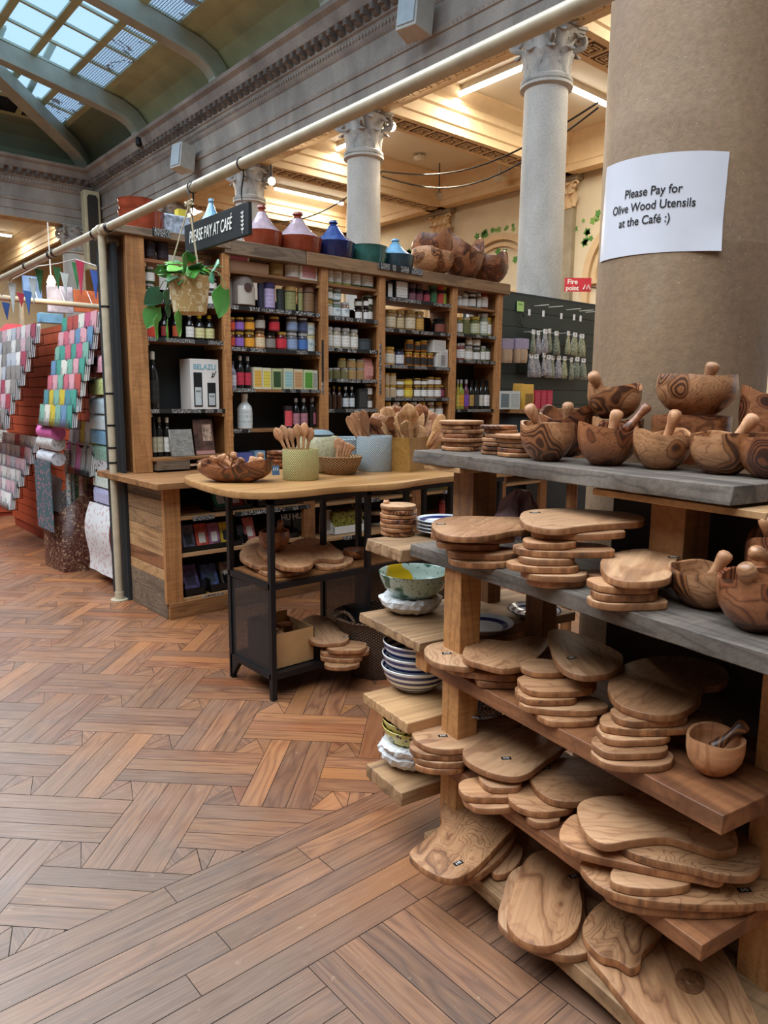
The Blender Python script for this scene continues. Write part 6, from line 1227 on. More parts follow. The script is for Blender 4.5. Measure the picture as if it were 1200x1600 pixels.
traced([(823, 1205), (830, 1193), (860, 1185), (905, 1183), (960, 1190), (1010, 1200), (1050, 1212), (1060, 1228), (1030, 1243), (985, 1238), (940, 1245), (905, 1252), (865, 1249), (838, 1232)], Z4+3*.0215, .02, M_olive, 'long knotted board, third from left on the low shelf', (852, 1200), grp=g4)
stack(Z4, .0215, [(803, 905, 1268, .85), (827, 880, 1285, .9)], 'third stack of low shelf', g4, 90)
traced([(902, 1268), (908, 1252), (935, 1244), (975, 1243), (1025, 1250), (1075, 1256), (1120, 1270), (1145, 1290), (1153, 1312), (1148, 1326), (1120, 1330), (1080, 1318), (1040, 1308), (990, 1312), (945, 1318), (915, 1300)], Z4+6*.0215, .02, M_olive2, 'biggest pale board on top of the front right stack', (1119, 1294, .55), grp=g4)
traced([(962, 1300), (1000, 1290), (1080, 1285), (1150, 1295), (1180, 1315), (1190, 1345), (1175, 1366), (1130, 1366), (1080, 1354), (1020, 1342), (975, 1325)], Z4+5*.0215, .02, M_burl, 'figured board second from the top, front right stack', (1136, 1333), grp=g4)
traced([(874, 1300), (885, 1280), (905, 1271), (960, 1280), (1060, 1300), (1130, 1330), (1130, 1372), (1090, 1368), (1030, 1358), (965, 1345), (910, 1332), (880, 1318)], Z4+4*.0215, .02, M_olive, 'long orange-edged board in the front right stack', grp=g4)
auto(962, 1090, 1388, Z4+3*.0215, .02, .5, 93, M_olive2, 'shorter board wedged in the front right stack', grp=g4)
traced([(908, 1355), (915, 1342), (960, 1335), (1060, 1345), (1150, 1360), (1210, 1350), (1245, 1372), (1230, 1402), (1170, 1412), (1080, 1412), (1000, 1404), (940, 1386)], Z4+2*.0215, .02, M_burl, 'very long board low in the front right stack', (1163, 1391), grp=g4)
auto(950, 1215, 1422, Z4+.0215, .02, .42, 94, M_olive, 'lowest board of the front right stack, beneath the very long one', grp=g4)
# bottom shelf
Z5 = .095; g5 = 'boards on the bottom shelf'
traced([(640, 1335), (652, 1320), (672, 1305), (690, 1285), (688, 1262), (700, 1248), (735, 1248), (770, 1262), (800, 1278), (803, 1292), (780, 1318), (755, 1345), (728, 1366), (700, 1372), (665, 1358)], Z5+.075, .022, M_burl, 'swirling burl board hanging over the bottom left corner', (716, 1349, .5), grp=g5)
traced([(700, 1330), (740, 1300), (785, 1288), (808, 1292), (800, 1318), (770, 1350), (735, 1372), (705, 1366)], Z5+.05, .022, M_olive, 'darker board right under the swirling burl board', grp=g5)
traced([(766, 1345), (780, 1330), (805, 1318), (817, 1325), (812, 1345), (795, 1362), (772, 1365)], Z5+.025, .02, M_olive2, 'small rounded board end beside the burl board', grp=g5)
traced([(792, 1430), (800, 1395), (812, 1358), (832, 1333), (860, 1328), (890, 1335), (908, 1352), (906, 1385), (910, 1415), (903, 1450), (880, 1470), (850, 1478), (818, 1470), (798, 1452)], Z5+.05, .022, M_olive, 'upright stripe grained board on the bottom shelf', (897, 1369, .3), grp=g5)
traced([(778, 1430), (785, 1400), (800, 1360), (850, 1345), (905, 1370), (915, 1430), (925, 1478), (900, 1492), (860, 1488), (815, 1470), (786, 1450)], Z5+.024, .022, M_olive2, 'wider board lying beneath the stripe grained board', grp=g5)
traced([(911, 1460), (915, 1435), (935, 1412), (965, 1398), (1010, 1402), (1040, 1408), (1053, 1420), (1040, 1445), (1022, 1470), (1005, 1488), (1000, 1506), (985, 1512), (965, 1500), (935, 1490)], Z5+.05, .022, M_burl, 'pale gnarled board with dark eye on the bottom shelf', grp=g5)
traced([(915, 1480), (940, 1440), (1000, 1420), (1070, 1432), (1120, 1470), (1160, 1540), (1190, 1620), (1140, 1660), (1060, 1640), (1000, 1590), (950, 1530)], Z5+.024, .022, M_olive, 'huge slab board with a round knot at bottom right', grp=g5)
q = WZ(1078, 1533, Z5+.025)
kn = MB(); kn.lathe([(.034, -.004), (.034, .001), (.028, .0025), (.012, .0015), (.009, .004), (.001, .004)], 28, q, fn=lambda r, z, a: (r*(1+.12*math.sin(2*a+1)), z))
bigb = [o for o in COL.objects if o.get('label', '').startswith('huge slab board')][0]; ko = obj('raised_knot', kn, flat('dark_knot_wood', '#7a5032', .5, var=.25, sc=90), None); mw = bigb.matrix_basis.copy(); ko.parent = bigb; ko.matrix_parent_inverse = Matrix.Identity(4); ko.matrix_basis = mw.inverted() @ ko.matrix_basis
# ---- mortars and pestles
Z1 = 1.222
mortar(811, 896, 722, 662, Z1, 'smooth striped mortar, leftmost on the top shelf', M_turned, 1, ht=.06, pes=(825, 632, -.02), plabel='orange pestle leaning left in the leftmost top mortar')
mortar(900, 993, 729, 668, Z1, 'notched rim mortar, second from left on the top shelf', M_turned2, 2, ht=.16, pes=(966, 640, 0), plabel='short dark-tipped pestle in the notched rim mortar')
mortar(987, 1078, 735, 678, Z1, 'pale mortar with one big dark burl on top shelf', M_turned, 3, ht=.12, pes=(1058, 640, -.02), plabel='upright pale pestle in the pale burl mortar')
mortar(1076, 1177, 743, 680, Z1, 'grey and tan ringed mortar on the top shelf', M_turned, 4, ht=.07, pes=(1182, 648, -.03), plabel='striped pestle leaning right in the ringed mortar')
mortar(1150, 1260, 750, 682, Z1, 'reddish mortar cut off by the right edge, top shelf', M_turned2, 5, ht=.05, pes=(1225, 655, -.02), plabel='pale pestle at the right edge of the top shelf')
def backbowl(xl, xr, yb, yt, s, d, z, label, mat, seed, **kw):
    c = rk(s, d); dd = fwd(c); A, B_ = WF(xl, yb, dd), WF(xr, yb, dd); R = (B_-A).length/2; m_ = (A+B_)/2
    zt = WF((xl+xr)/2, yt, dd).z; return rbowl(m_.x, m_.y, z, R, zt-z, label, mat, seed, grp if False else 'olive_wood_bowl', **kw), m_, R, zt
def bb(xl, xr, yb, yt, dist, z, label, mat, seed, name='olive_wood_bowl', flare=.9, ht=.08, cat='bowl', zt=None):
    A, B_ = WF(xl, yb, dist), WF(xr, yb, dist); R = (B_-A).length/2; m_ = (A+B_)/2; zt = WF((xl+xr)/2, yt, dist).z
    o = rbowl(m_.x, m_.y, z, R, zt-z, label, mat, seed, name=name, group='bowls at the back of the rack', ht=ht, flare=flare); o['category'] = cat; return m_, R, zt
def pestle(p0, p1, r, label, mat=None):
    ax = p1-p0; tag(obj('pestle', MB().tube([p0+ax*t_ for t_ in (0, .03, .12, .3, .5, .7, .84, .93, .98, 1.0)], [r*k for k in (.3, .9, 1.05, .9, .72, .85, 1.12, 1.1, .75, .15)], 16), mat or M_spoon, smooth=60), label, 'pestle', 'pestles')
m1, R1_, zt1 = bb(840, 928, 700, 645, 2.32, Z1, 'wide dark bowl with swooping rim behind the leftmost mortar', M_turned2, 6, ht=.2)
pestle(m1+V(0, 0, .02), WF(888, 628, 2.30), .016, 'pale pestle rising from the wide dark bowl')
bs, Rb, ztb = bb(925, 1000, 690, 655, 2.2, Z1, 'small plain bowl carrying the tilted mortar at the back', M_turned, 12)
m2, R2, zt2 = bb(918, 1000, 658, 604, 2.2, ztb+.001, 'tilted mortar with dark swirl behind the notched rim mortar', M_turned, 7, name='mortar', cat='mortar', ht=.18)
pestle(m2+V(-.01, 0, .03), WF(924, 582, 2.15), .016, 'thumb shaped pestle leaning left above the tilted mortar')
pestle(WF(975, 675, 2.02), WF(1014, 632, 2.02), .013, 'dark streaked pestle slanting between the back bowls', M_turned2)
m3, R3, zt3 = bb(1017, 1137, 690, 649, 2.08, Z1, 'low broad bowl under the big rounded bowl', M_turned2, 8, flare=1.0, ht=.03)
m4, R4, zt4 = bb(1028, 1146, 648, 586, 2.08, zt3+.001, 'big rounded bowl stacked high against the column', M_turned, 9, flare=.55, ht=.03)
pestle(m4+V(0, 0, .04), WF(1117, 566, 2.06), .017, 'curved pale pestle in the high rounded bowl', M_olive2)
m5, R5, zt5 = bb(1156, 1240, 705, 608, 1.95, Z1, 'dark swirling bowl at the right edge behind the mortars', M_turned2, 10, flare=.7)
mortar(1045, 1148, 955, 897, Z2, 'cream and dark burl mortar on the grey shelf', M_turned, 11, ht=.08, pes=(1138, 862, -.02), plabel='round knobbed pestle in the grey shelf burl mortar', pmat=M_spoon)
mortar(1115, 1245, 993, 914, Z2, 'large brown mortar at the right edge of grey shelf', M_turned2, 13, ht=.07, flare=.9, pes=(1164, 884, -.07), plabel='ball topped pestle in the large brown mortar', pmat=M_turned)
m6, R6, zt6 = bb(1162, 1262, 905, 838, 1.52, Z2, 'plain bowl at the back right of the grey shelf', M_turned2, 14)
pestle(m6+V(0, 0, .03), WF(1195, 805, 1.5), .014, 'upright pestle in the back right grey shelf bowl'); pestle(m6+V(.02, 0, .03), WF(1178, 862, 1.38), .014, 'slanting pestle beside the back right bowl', M_turned)
o = mortar(1066, 1158, 1218, 1166, Z3, 'plain pale mortar at the end of the middle shelf', M_spoon, 15, ht=.04)
pestle(WF(1110, 1172, fwd(o.location)), WF(1167, 1130, fwd(o.location)), .013, 'dark capped pestle leaning right in the plain pale mortar', M_turned)
# ---- coaster stacks (round slices)
def coasters(xl, xr, ybot, n_, th, z, place, seed, mats=(M_dkpine, M_redpine, M_turned2), dist=None, cat='coaster'):
    r = random.Random(seed); B_ = WZ((xl+xr)/2, ybot, z) if dist is None else WF((xl+xr)/2, ybot, dist); d = fwd(B_) if dist is None else dist
    a = (WF(xr, ybot, d)-WF(xl, ybot, d)).length/2*.96; c = B_+FH*a*(1 if dist is None else 0); c.z = z
    for k in range(n_):
        o_ = 'topmost' if k == n_-1 else 'bottom' if k == 0 else '%s up' % ORD[k]
        f = r.uniform(.93, 1.05); P = outline_pts('round', a*f, a*f*r.uniform(.9, 1), seed+k)
        board(V(c.x+r.uniform(-.006, .006), c.y+r.uniform(-.006, .006), z+th*(k+1)), P, th-.0018, r.random()*6, [M_olive, M_turned2, M_burl, M_turned, M_olive2][(k+seed) % 5], 'round rustic coaster, %s in the %s' % (o_, place), cat, 'olive_wood_coaster', 'rustic coasters', e=.0025)
    return c
coasters(688, 762, 706, 7, .0148, Z1, 'stack at the left end of top shelf', 3)
coasters(755, 814, 712, 7, .0135, Z1, 'second coaster stack on top shelf', 5)
coasters(695, 745, 655, 3, .014, Z1+.104, 'short pile on the left coaster stack', 8, dist=2.62) if False else None
c_ = coasters(592, 653, 841, 7, .0153, .932, 'stack on the left plank end', 13)
pestle(c_+V(-.02, .03, .1072+.006), WF(601, 785, fwd(c_)+.02), .008, 'tiny wooden spike standing on the plank end coasters')
coasters(775, 860, 668, 5, .014, Z1, 'wide pile behind the second stack', 15, dist=2.3)
coasters(872, 930, 650, 6, .0155, Z1, 'reddish pile right of the crimson boxes', 17, dist=2.45) if False else None
tg = 1.06
cc = WF(900, 640, 3.9)
tb3 = tag(obj('stool', MB().lathe([(.17, 0), (.17, .02), (.03, .04), (.03, tg-.03), (.2, tg-.02), (.2, tg)], 24, (cc.x, cc.y, 0)), M_dkpine), 'dark round pedestal stand behind the rack', 'stand')
for k in range(7): board(V(cc.x+.01*(k % 2), cc.y, tg+.019*(k+1)+.0), outline_pts('round', .165-.008*(k % 3), .15, 60+k), .0175, k, [M_redpine, M_dkpine][k % 2], 'reddish round board, %s in pile right of the crimson boxes' % ('topmost' if k == 6 else 'bottom' if k == 0 else '%s up' % ORD[k]), 'board', 'olive_wood_board', 'reddish boards beyond the rack')
# ---- pottery
def gz(name, fn): n = NT(name); c = n.n('ShaderNodeTexCoord').outputs['Object']; return n.fin(fn(n, c), .15, spec=.6)
def ringpat(n, c, k, a, b, th=.5, off=0.0):
    s3 = n.n('ShaderNodeSeparateXYZ', {0: c}); r = n.math('SQRT', n.math('ADD', n.math('MULTIPLY', s3.outputs[0], s3.outputs[0]), n.math('MULTIPLY', s3.outputs[1], s3.outputs[1])))
    f = n.math('FRACT', n.math('ADD', n.math('MULTIPLY', n.math('ADD', r, n.math('MULTIPLY', s3.outputs[2], .9)), k), off)); return n.mix(n.math('LESS_THAN', f, th), a, b)
M_ring = gz('blue_ring_glaze', lambda n, c: ringpat(n, c, 36.0, '#dfe2e4', '#22306b'))
M_rim = gz('white_glaze_blue_rim', lambda n, c: ringpat(n, c, 9.5, '#d5dce2', '#1f2c6a', .22, .28))
def splash(n, c):
    v = n.noise(c, 9, 2, .5); g = n.noise(c, 130, 2, .6); col = n.mix(n.math('GREATER_THAN', g, .63), '#b9cfc4', '#26453c')
    col = n.mix(n.ramp(v, [(.60, (0, 0, 0)), (.63, (1, 1, 1))]), col, '#c9a51e'); return n.mix(n.ramp(v, [(.36, (1, 1, 1)), (.39, (0, 0, 0))]), col, '#1d5a3a')
M_spl = gz('splashed_glaze', splash)
M_dot = gz('yellow_black_dot_glaze', lambda n, c: n.mix(n.math('LESS_THAN', n.n('ShaderNodeTexVoronoi', {'Vector': c, 'Scale': 60.0}).outputs[0], .35), '#cdbf62', '#23262a'))
M_pap = flat('tissue_paper', '#d8d8d8', .8, bs=1.0, var=.05, sc=40)
def pot(xl, xr, yb, z, H, prof, mat, label, name='bowl', cat='bowl', grp=None, dist=None):
    B_ = WZ((xl+xr)/2, yb, z); d = fwd(B_) if dist is None else dist; R = (WF(xr, yb, d)-WF(xl, yb, d)).length/2; c = WF((xl+xr)/2, yb, d)+FH*(R*.55 if dist is None else 0); R = R*1.03
    o = obj(name, MB().lathe([(r*R, h*H) for r, h in prof], 40), mat, None, True, 50); o.location = (c.x, c.y, z); tag(o, label, cat, grp); return o
BOWL = [(.5, 0), (.55, .03), (.83, .35), (.96, .76), (1, .98), (.985, 1), (.96, .97), (.92, .72), (.76, .3), (.45, .1), (.02, .1)]
PLATE = [(.5, 0), (.55, .15), (.8, .5), (1, .95), (.99, 1), (.96, .97), (.78, .62), (.5, .35), (.02, .33)]
crum = [(.45, 0), (.75, .2), (.95, .55), (1.0, .85), (.9, 1.0), (.5, .9), (.05, .88)]
def crumple(o, a=.006, seed=1):
    r = random.Random(seed)
    for v in o.data.vertices: v.co.x += r.uniform(-a, a); v.co.y += r.uniform(-a, a); v.co.z += r.uniform(-a*.6, a*.6) if v.co.z > .004 else 0
    o.data.shade_flat(); return o
cx1 = WZ(634, 962, .66); 
crumple(pot(594, 690, 962, .66, .06, crum, M_pap, 'white tissue-wrapped bowl under the splashed bowl', 'wrapped_bowl'), seed=3)
pot(593, 700, 945, .716, .088, BOWL, M_spl, 'pale bowl splashed with green and yellow glaze', dist=fwd(cx1)+.06)
cx2 = WZ(650, 1085, .43)
for k in range(3): pot(597+k, 700-k, 1083, .4305+.042*k, .085, BOWL, M_ring, 'blue ringed bowl, %s of three nested' % ('bottom', 'middle', 'top')[k], grp='nested blue ringed bowls', dist=fwd(cx2)+.065)
cx3 = WZ(640, 1210, .22)
crumple(pot(592, 690, 1205, .22, .065, crum, M_pap, 'white tissue-wrapped bowl at the bottom of the dotted stack', 'wrapped_bowl'), seed=5)
crumple(pot(596, 690, 1180, .268, .045, crum, M_pap, 'tissue-wrapped bowl right under the dotted bowls', 'wrapped_bowl', dist=fwd(cx3)+.06), seed=7)
for k in range(2): pot(598, 692, 1160, .296+.024*k, .066, BOWL, M_dot, 'yellow and black dotted bowl, %s of two' % ('lower', 'upper')[k], grp='dotted bowls', dist=fwd(cx3)+.07)
q = rk(-.33, .36)
for k in range(4): pot(651, 735, 812, .932+.012*k, .022, PLATE, M_rim, 'white plate with dark blue rim, %s in pile behind coasters' % ('bottom', 'second up', 'third up', 'topmost')[k], 'plate', 'plate', 'blue rimmed plates', dist=fwd(q))
for k, (x0, x1, dd, lb) in enumerate(((708, 800, 2.37, 'blue and white plate peeking over the left boards'), (792, 872, 2.52, 'blue ringed plate peeking beside the flared board'))): pot(x0, x1, 1020, .6605, .03, PLATE, M_ring if k else M_rim, lb, 'plate', 'plate', None, dist=dd-.1)
M_net = gz('blue_net_glaze', lambda n, c: n.mix(n.math('LESS_THAN', n.n('ShaderNodeTexVoronoi', {'Vector': c, 'Scale': 70.0}, feature='DISTANCE_TO_EDGE').outputs[0], .12), '#2a3352', '#b9c4d2'))
pot(700, 790, 1130, .43, .03, PLATE, M_net, 'blue netted pattern plate glimpsed between the low boards', 'plate', 'plate', None, dist=2.15)
# crumpled brown paper behind the tall stack
q = rk(-.13, .44, .952); r_ = random.Random(4); mb = MB().lathe([(.04, 0), (.07, .03), (.08, .07), (.05, .12), (.02, .15)], 16)
o = obj('crumpled_paper', mb, flat('mauve_tissue', '#8d6f72', .8, bs=.8), None, True, 0); o.location = q; crumple(o, .018, 2); tag(o, 'crumpled mauve tissue paper behind the grey shelf boards', 'paper')

# ================================================================ TABLE WITH METAL FRAME
zt = .985; fe = [(1.665, 3.56), (1.60, 3.25), (1.575, 3.0), (1.60, 2.85), (1.70, 2.755), (1.85, 2.735), (2.0, 2.745), (2.15, 2.735), (2.29, 2.69), (2.42, 2.69), (2.6, 2.735), (2.85, 2.76), (3.1, 2.77), (3.42, 2.76), (3.45, 3.0), (3.45, 3.65), (3.2, 3.74), (2.6, 3.74), (2.1, 3.72), (1.8, 3.68)]
t = thing('display_table', 'live-edged wooden table on a black metal frame in mid-floor', 'table', (1.7, 2.79, 0))
P = catmull(fe, 3); 
obj('table_top', MB().prism(P, zt-.032, zt, .004), M_slab if False else wood('honey_table_top', '#c2935f', '#a5753f', '#744b2a', 7, 2.5, (.18, 1, 1), .4, .35, 50), t, bev=0)
def legs(xs_, ys_, z0, z1, w=.026):
    for x in xs_:
        for y in ys_: obj('leg', MB().box(x, y-w/2, z0, x+w, y+w/2, z1), M_black, t)
legs((1.70, 2.262), (2.79, 3.17), 0, zt-.032); legs((2.53, 3.27), (2.80, 3.2), 0, zt-.032); legs((3.04,), (3.2,), .57, zt-.032)
M_meshm = None
for y in (2.79, 3.17): obj('frame_rail', MB().box(1.70, y-.013, zt-.06, 3.296, y+.013, zt-.032), M_black, t)
for z0 in (.53, .1):
    for y in (2.79, 3.17): obj('frame_rail', MB().box(1.72, y-.012, z0, (3.27 if z0 > .3 else 2.27), y+.012, z0+.028), M_black, t)
    for x in (1.70, 2.262): obj('frame_rail', MB().box(x, 2.79, z0, x+.026, 3.17, z0+.028), M_black, t)
obj('lower_shelf', MB().box(1.72, 2.80, .55, 3.27, 3.16, .566), M_dkpine, t); obj('bottom_shelf', MB().box(1.72, 2.80, .112, 2.27, 3.16, .126), M_black, t)
n = NT('punched_metal'); c = n.n('ShaderNodeTexCoord').outputs['Object']; s3 = n.n('ShaderNodeSeparateXYZ', {0: c})
cb = n.n('ShaderNodeCombineXYZ', {0: n.math('ADD', s3.outputs[1], s3.outputs[0]), 1: s3.outputs[2]}).outputs[0]
v = n.n('ShaderNodeTexVoronoi', {'Vector': cb, 'Scale': 105.0, 'Randomness': 0.0}, voronoi_dimensions='2D').outputs[0]
n.b.inputs['Base Color'].default_value = (.02, .02, .022, 1); n.b.inputs['Roughness'].default_value = .4
n.set(n.b.inputs['Alpha'], n.math('GREATER_THAN', v, .33)); M_meshm = n.m
obj('mesh_side', MB().box(1.708, 2.80, .12, 1.711, 3.16, .56), M_meshm, t, smooth=0); obj('mesh_side', MB().box(2.27, 2.80, .12, 2.273, 3.16, .56), M_meshm, t, smooth=0); obj('mesh_back', MB().box(1.72, 3.168, .12, 2.26, 3.171, .53), M_meshm, t, smooth=0) if False else None
obj('mesh_side', MB().box(2.56, 3.19, .1, 3.28, 3.193, .53), M_meshm, t, smooth=0)
obj('foot_bracket', MB().loft([[(1.70, 3.17, .0), (1.70, 3.17, .1), (1.70, 3.09, .1)], [(1.726, 3.17, 0), (1.726, 3.17, .1), (1.726, 3.09, .1)]]), M_black, t)
# on its lower shelf
ZL = .5665; gL = "boards on the table's lower shelf"
traced([(380, 862), (386, 845), (405, 838), (430, 845), (455, 856), (480, 860), (489, 872), (480, 888), (450, 896), (415, 895), (390, 880)], ZL+.02, .019, M_burl, 'long pale board lying lowest at the left of the table shelf', grp=gL)
traced([(376, 872), (378, 858), (400, 848), (428, 852), (445, 872), (430, 884), (400, 884)], ZL+.040, .019, M_burl, 'pale board end resting on the lowest board near the mesh', grp=gL)
traced([(403, 855), (410, 846), (440, 848), (470, 855), (486, 868), (488, 880), (470, 886), (440, 884), (420, 873), (405, 864)], ZL+.065, .024, M_olive, 'thick brown board under the wooden bowl', grp=gL)
traced([(478, 866), (490, 856), (520, 855), (548, 868), (550, 877), (530, 884), (500, 885), (485, 876)], ZL+.02, .019, M_olive2, 'rounded board beneath the pale heart-shaped one', grp=gL)
traced([(452, 862), (455, 848), (480, 840), (510, 845), (530, 860), (538, 870), (525, 874), (500, 872), (485, 878), (465, 876)], ZL+.045, .022, M_olive2, 'pale heart-shaped board right of the wooden bowl', grp=gL)
p = WZ(431, 862, ZL+.066); bb(404, 455, 860, 829, fwd(p)+.03, ZL+.066, 'closed-in wooden bowl holding a pestle on the table shelf', M_turned2, 31, flare=.55, ht=.02)
q = WF(431, 860, fwd(p)+.03); pestle(V(q.x, q.y, ZL+.09), WF(439, 812, fwd(p)+.03), .014, 'stubby carved pestle in the closed-in wooden bowl', M_turned2)
p = WZ(553, 876, ZL); bb(536, 574, 877, 858, fwd(p)+.05, ZL+.001, 'shallow dark bowl near the right table leg', M_turned2, 32, flare=1.0, ht=.02)
traced([(520, 868), (528, 855), (545, 850), (560, 853), (566, 866), (545, 874)], ZL+.02, .018, M_olive2, 'light board end behind the shallow dark bowl', grp=gL) if False else None
# floor level inside the frame: cardboard box of offcuts and a board pile
ZB = .1265; c = [WZ(q[0], q[1], ZB) for q in ((428, 1052), (494, 1030))]
x0, x1 = 1.745, max(1.9, c[1].x-.01); y0 = 2.83; bh = WY(494, 985, y0).z-ZB; bh = .17
bx = MB(); w = .004
bx.box(x0, y0, ZB, x1, y0+w, ZB+bh).box(x0, y0+.24, ZB, x1, y0+.244, ZB+bh+.03).box(x0, y0, ZB, x0+w, y0+.24, ZB+bh+.03).box(x1-w, y0, ZB, x1, y0+.24, ZB+bh).box(x0, y0, ZB, x1, y0+.24, ZB+w)
cbx = tag(obj('cardboard_box', bx, flat('plain_cardboard', '#b98d5c', .8)), 'open cardboard box of wooden offcuts inside the mesh frame', 'box')
r_ = random.Random(9)
for k in range(9):
    o = obj('wooden_scoop', MB().prism(outline_pts('egg', .05, .018, k), -.008, 0, .003), [M_spoon, M_turned2][k % 2], None, True); o.location = (x0+.05+r_.random()*(x1-x0-.1), y0+.05+r_.random()*.14, ZB+.10+.008*k); o.rotation_euler = (r_.uniform(-.3, .3), r_.uniform(-.3, .3), r_.random()*6); tag(o, 'small wooden scoop lying in the cardboard box', 'scoop', 'scoops in the cardboard box')
fl = MB().box(x0+.03, y0+.04, ZB+.006, x1-.03, y0+.2, ZB+.085); tag(obj('paper_bundle', fl, flat('packing_paper', '#8d7458', .8, var=.2)), 'brown packing paper filling the cardboard box', 'paper')
traced([(470, 985), (472, 968), (490, 961), (510, 964), (530, 976), (545, 992), (540, 1002), (515, 1005), (490, 1003)], ZB+.115, .02, M_olive2, 'pale long board crowning the pile beside the cardboard box', (541, 995), grp='boards piled inside the metal frame')
for k, (a, b, yf) in enumerate(((505, 572, 1016), (500, 576, 1022), (498, 566, 1030), (505, 560, 1042))):
    auto(a, b, yf, ZB+.093-.0225*k, .021, .75, 120+k, BM[k], 'dark edged board, %s from top in pile beside cardboard box' % ORD[k+1], grp='boards piled inside the metal frame')
# ---- on the table top
M_pale = wood('pale_spoon_wood', '#dcae80', '#c7925f', '#9c6a42', 7, 9, (1, 1, .2), .5, .3, 60, tint=.15)
def knit(name, c): n = NT(name); v = n.n('ShaderNodeTexCoord').outputs['Object']; s3 = n.n('ShaderNodeSeparateXYZ', {0: v}); a = n.math('ARCTAN2', s3.outputs[1], s3.outputs[0]); h = n.math('MULTIPLY', n.math('SINE', n.math('MULTIPLY', a, 52.0)), n.math('SINE', n.math('MULTIPLY', s3.outputs[2], 480.0))); n.bump(h, .8, .004); return n.fin(n.ramp(h, [(0, tuple(x*.72 for x in lin(c)[:3])), (.6, lin(c))]), .65)
K_y, K_b = knit('yellow_dimpled_ceramic', '#c9bd7c'), knit('pale_blue_dimpled_ceramic', '#b4c1c6')
def spoon(base, tip, label, mat=M_spoon, kind=0, L=None, roll=0, name='wooden_spoon', cat='spoon', grp=None, s=1.0):
    base, tip = Vector(base), Vector(tip); ax = tip-base; L = L or ax.length; z = ax.normalized()
    prof = []
    N_ = 26
    hb = (.72, .62, .80)[kind]
    for i in range(N_+1):
        t_ = i/N_
        if t_ < hb: w = .0065+.003*(t_/hb)**4; th = .0055
        else:
            u = (t_-hb)/(1-hb); 
            if kind == 0: w = .0065+.0185*math.sin(PI*min(1, u*1.02))**.7; th = .005+.004*math.sin(PI*u)
            elif kind == 1: w = .006+.017*math.sin(PI*min(1, .04+u*.80))**.8*(1 if u < .85 else max(.1, 1-((u-.85)/.15)**2.2*.9)); th = .0028
            else: w = .006+.013*math.sin(PI*u)**.7; th = .005
            if i == N_: w *= .25
        prof.append((t_*L, w*s, th*s))
    rings = [[(w*math.cos(a), th*math.sin(a)-(.006*s*max(0, math.cos((zz/L-.86)*9)) if (kind != 1 and zz/L > hb and math.sin(a) > 0) else 0)*(1 if abs(math.cos(a)) < .8 else .2), zz) for a in [2*PI*j/12 for j in range(12)]] for zz, w, th in prof]
    o = obj(name, MB().loft(rings), mat, None, True, 70)
    x = V(0, 0, 1).cross(z); x = x if x.length > .05 else V(1, 0, 0); x.normalize(); face = -FH; x = face.cross(z).normalized()*-1; y = z.cross(x)
    M = Matrix.Identity(4)
    for i in range(3): M[i][0], M[i][1], M[i][2], M[i][3] = x[i], y[i], z[i], base[i]
    o.matrix_world = M @ Matrix.Rotation(roll, 4, 'Z'); return tag(o, label, cat, grp)
def vessel(xl, xr, yb, yt, z, mat, label, name, cat, prof=None):
    B_ = WZ((xl+xr)/2, yb, z); d0 = fwd(B_); R = (WF(xr, yb, d0)-WF(xl, yb, d0)).length/2; c = B_+FH*R; d = d0+R; c = WF((xl+xr)/2, yb, d); R = (WF(xr, yb, d)-WF(xl, yb, d)).length/2; H = WF((xl+xr)/2, yt, d).z-z+R*.04
    o = obj(name, MB().lathe([(r*R, h*H) for r, h in (prof or [(.96, 0), (1, .03), (1, .97), (.97, 1), (.93, .98), (.93, .05), (.02, .05)])], 48), mat, None, True, 50); o.location = (c.x, c.y, z); tag(o, label, cat); return V(c.x, c.y, z), R, H, d
cy, Ry, Hy, dy_ = vessel(442, 498, 752, 702, zt, K_y, 'squat yellow-green dimpled pot of wooden spoons', 'spoon_pot', 'pot')
for k, (tx, ty) in enumerate(((430, 668), (440, 664), (452, 668), (464, 662), (476, 660), (486, 668))): spoon(cy+V(.01*(k-2), .005*k, .02), WF(tx, ty, dy_+(k % 3-1)*.02), 'small wooden spoon, %s from left in the yellow-green pot' % ORD[k], kind=0, s=.95, grp='spoons in the yellow-green pot', mat=M_spoon)
cb_, Rb_, Hb_, db_ = vessel(557, 613, 738, 682, zt, K_b, 'pale blue-grey dimpled pot of pale spatulas', 'utensil_pot', 'pot')
for k, (tx, ty) in enumerate(((543, 650), (550, 645), (556, 642), (566, 640), (560, 655))): spoon(cb_+V(.012*(k-2), 0, .02), WF(tx, ty, db_+(k % 3-1)*.02), 'pale spatula, %s in the pale blue-grey pot' % ORD[k], kind=1, roll=.5-.2*k, s=1.15, grp='spatulas in the pale blue-grey pot', mat=M_olive2, cat='spatula', name='wooden_spatula')
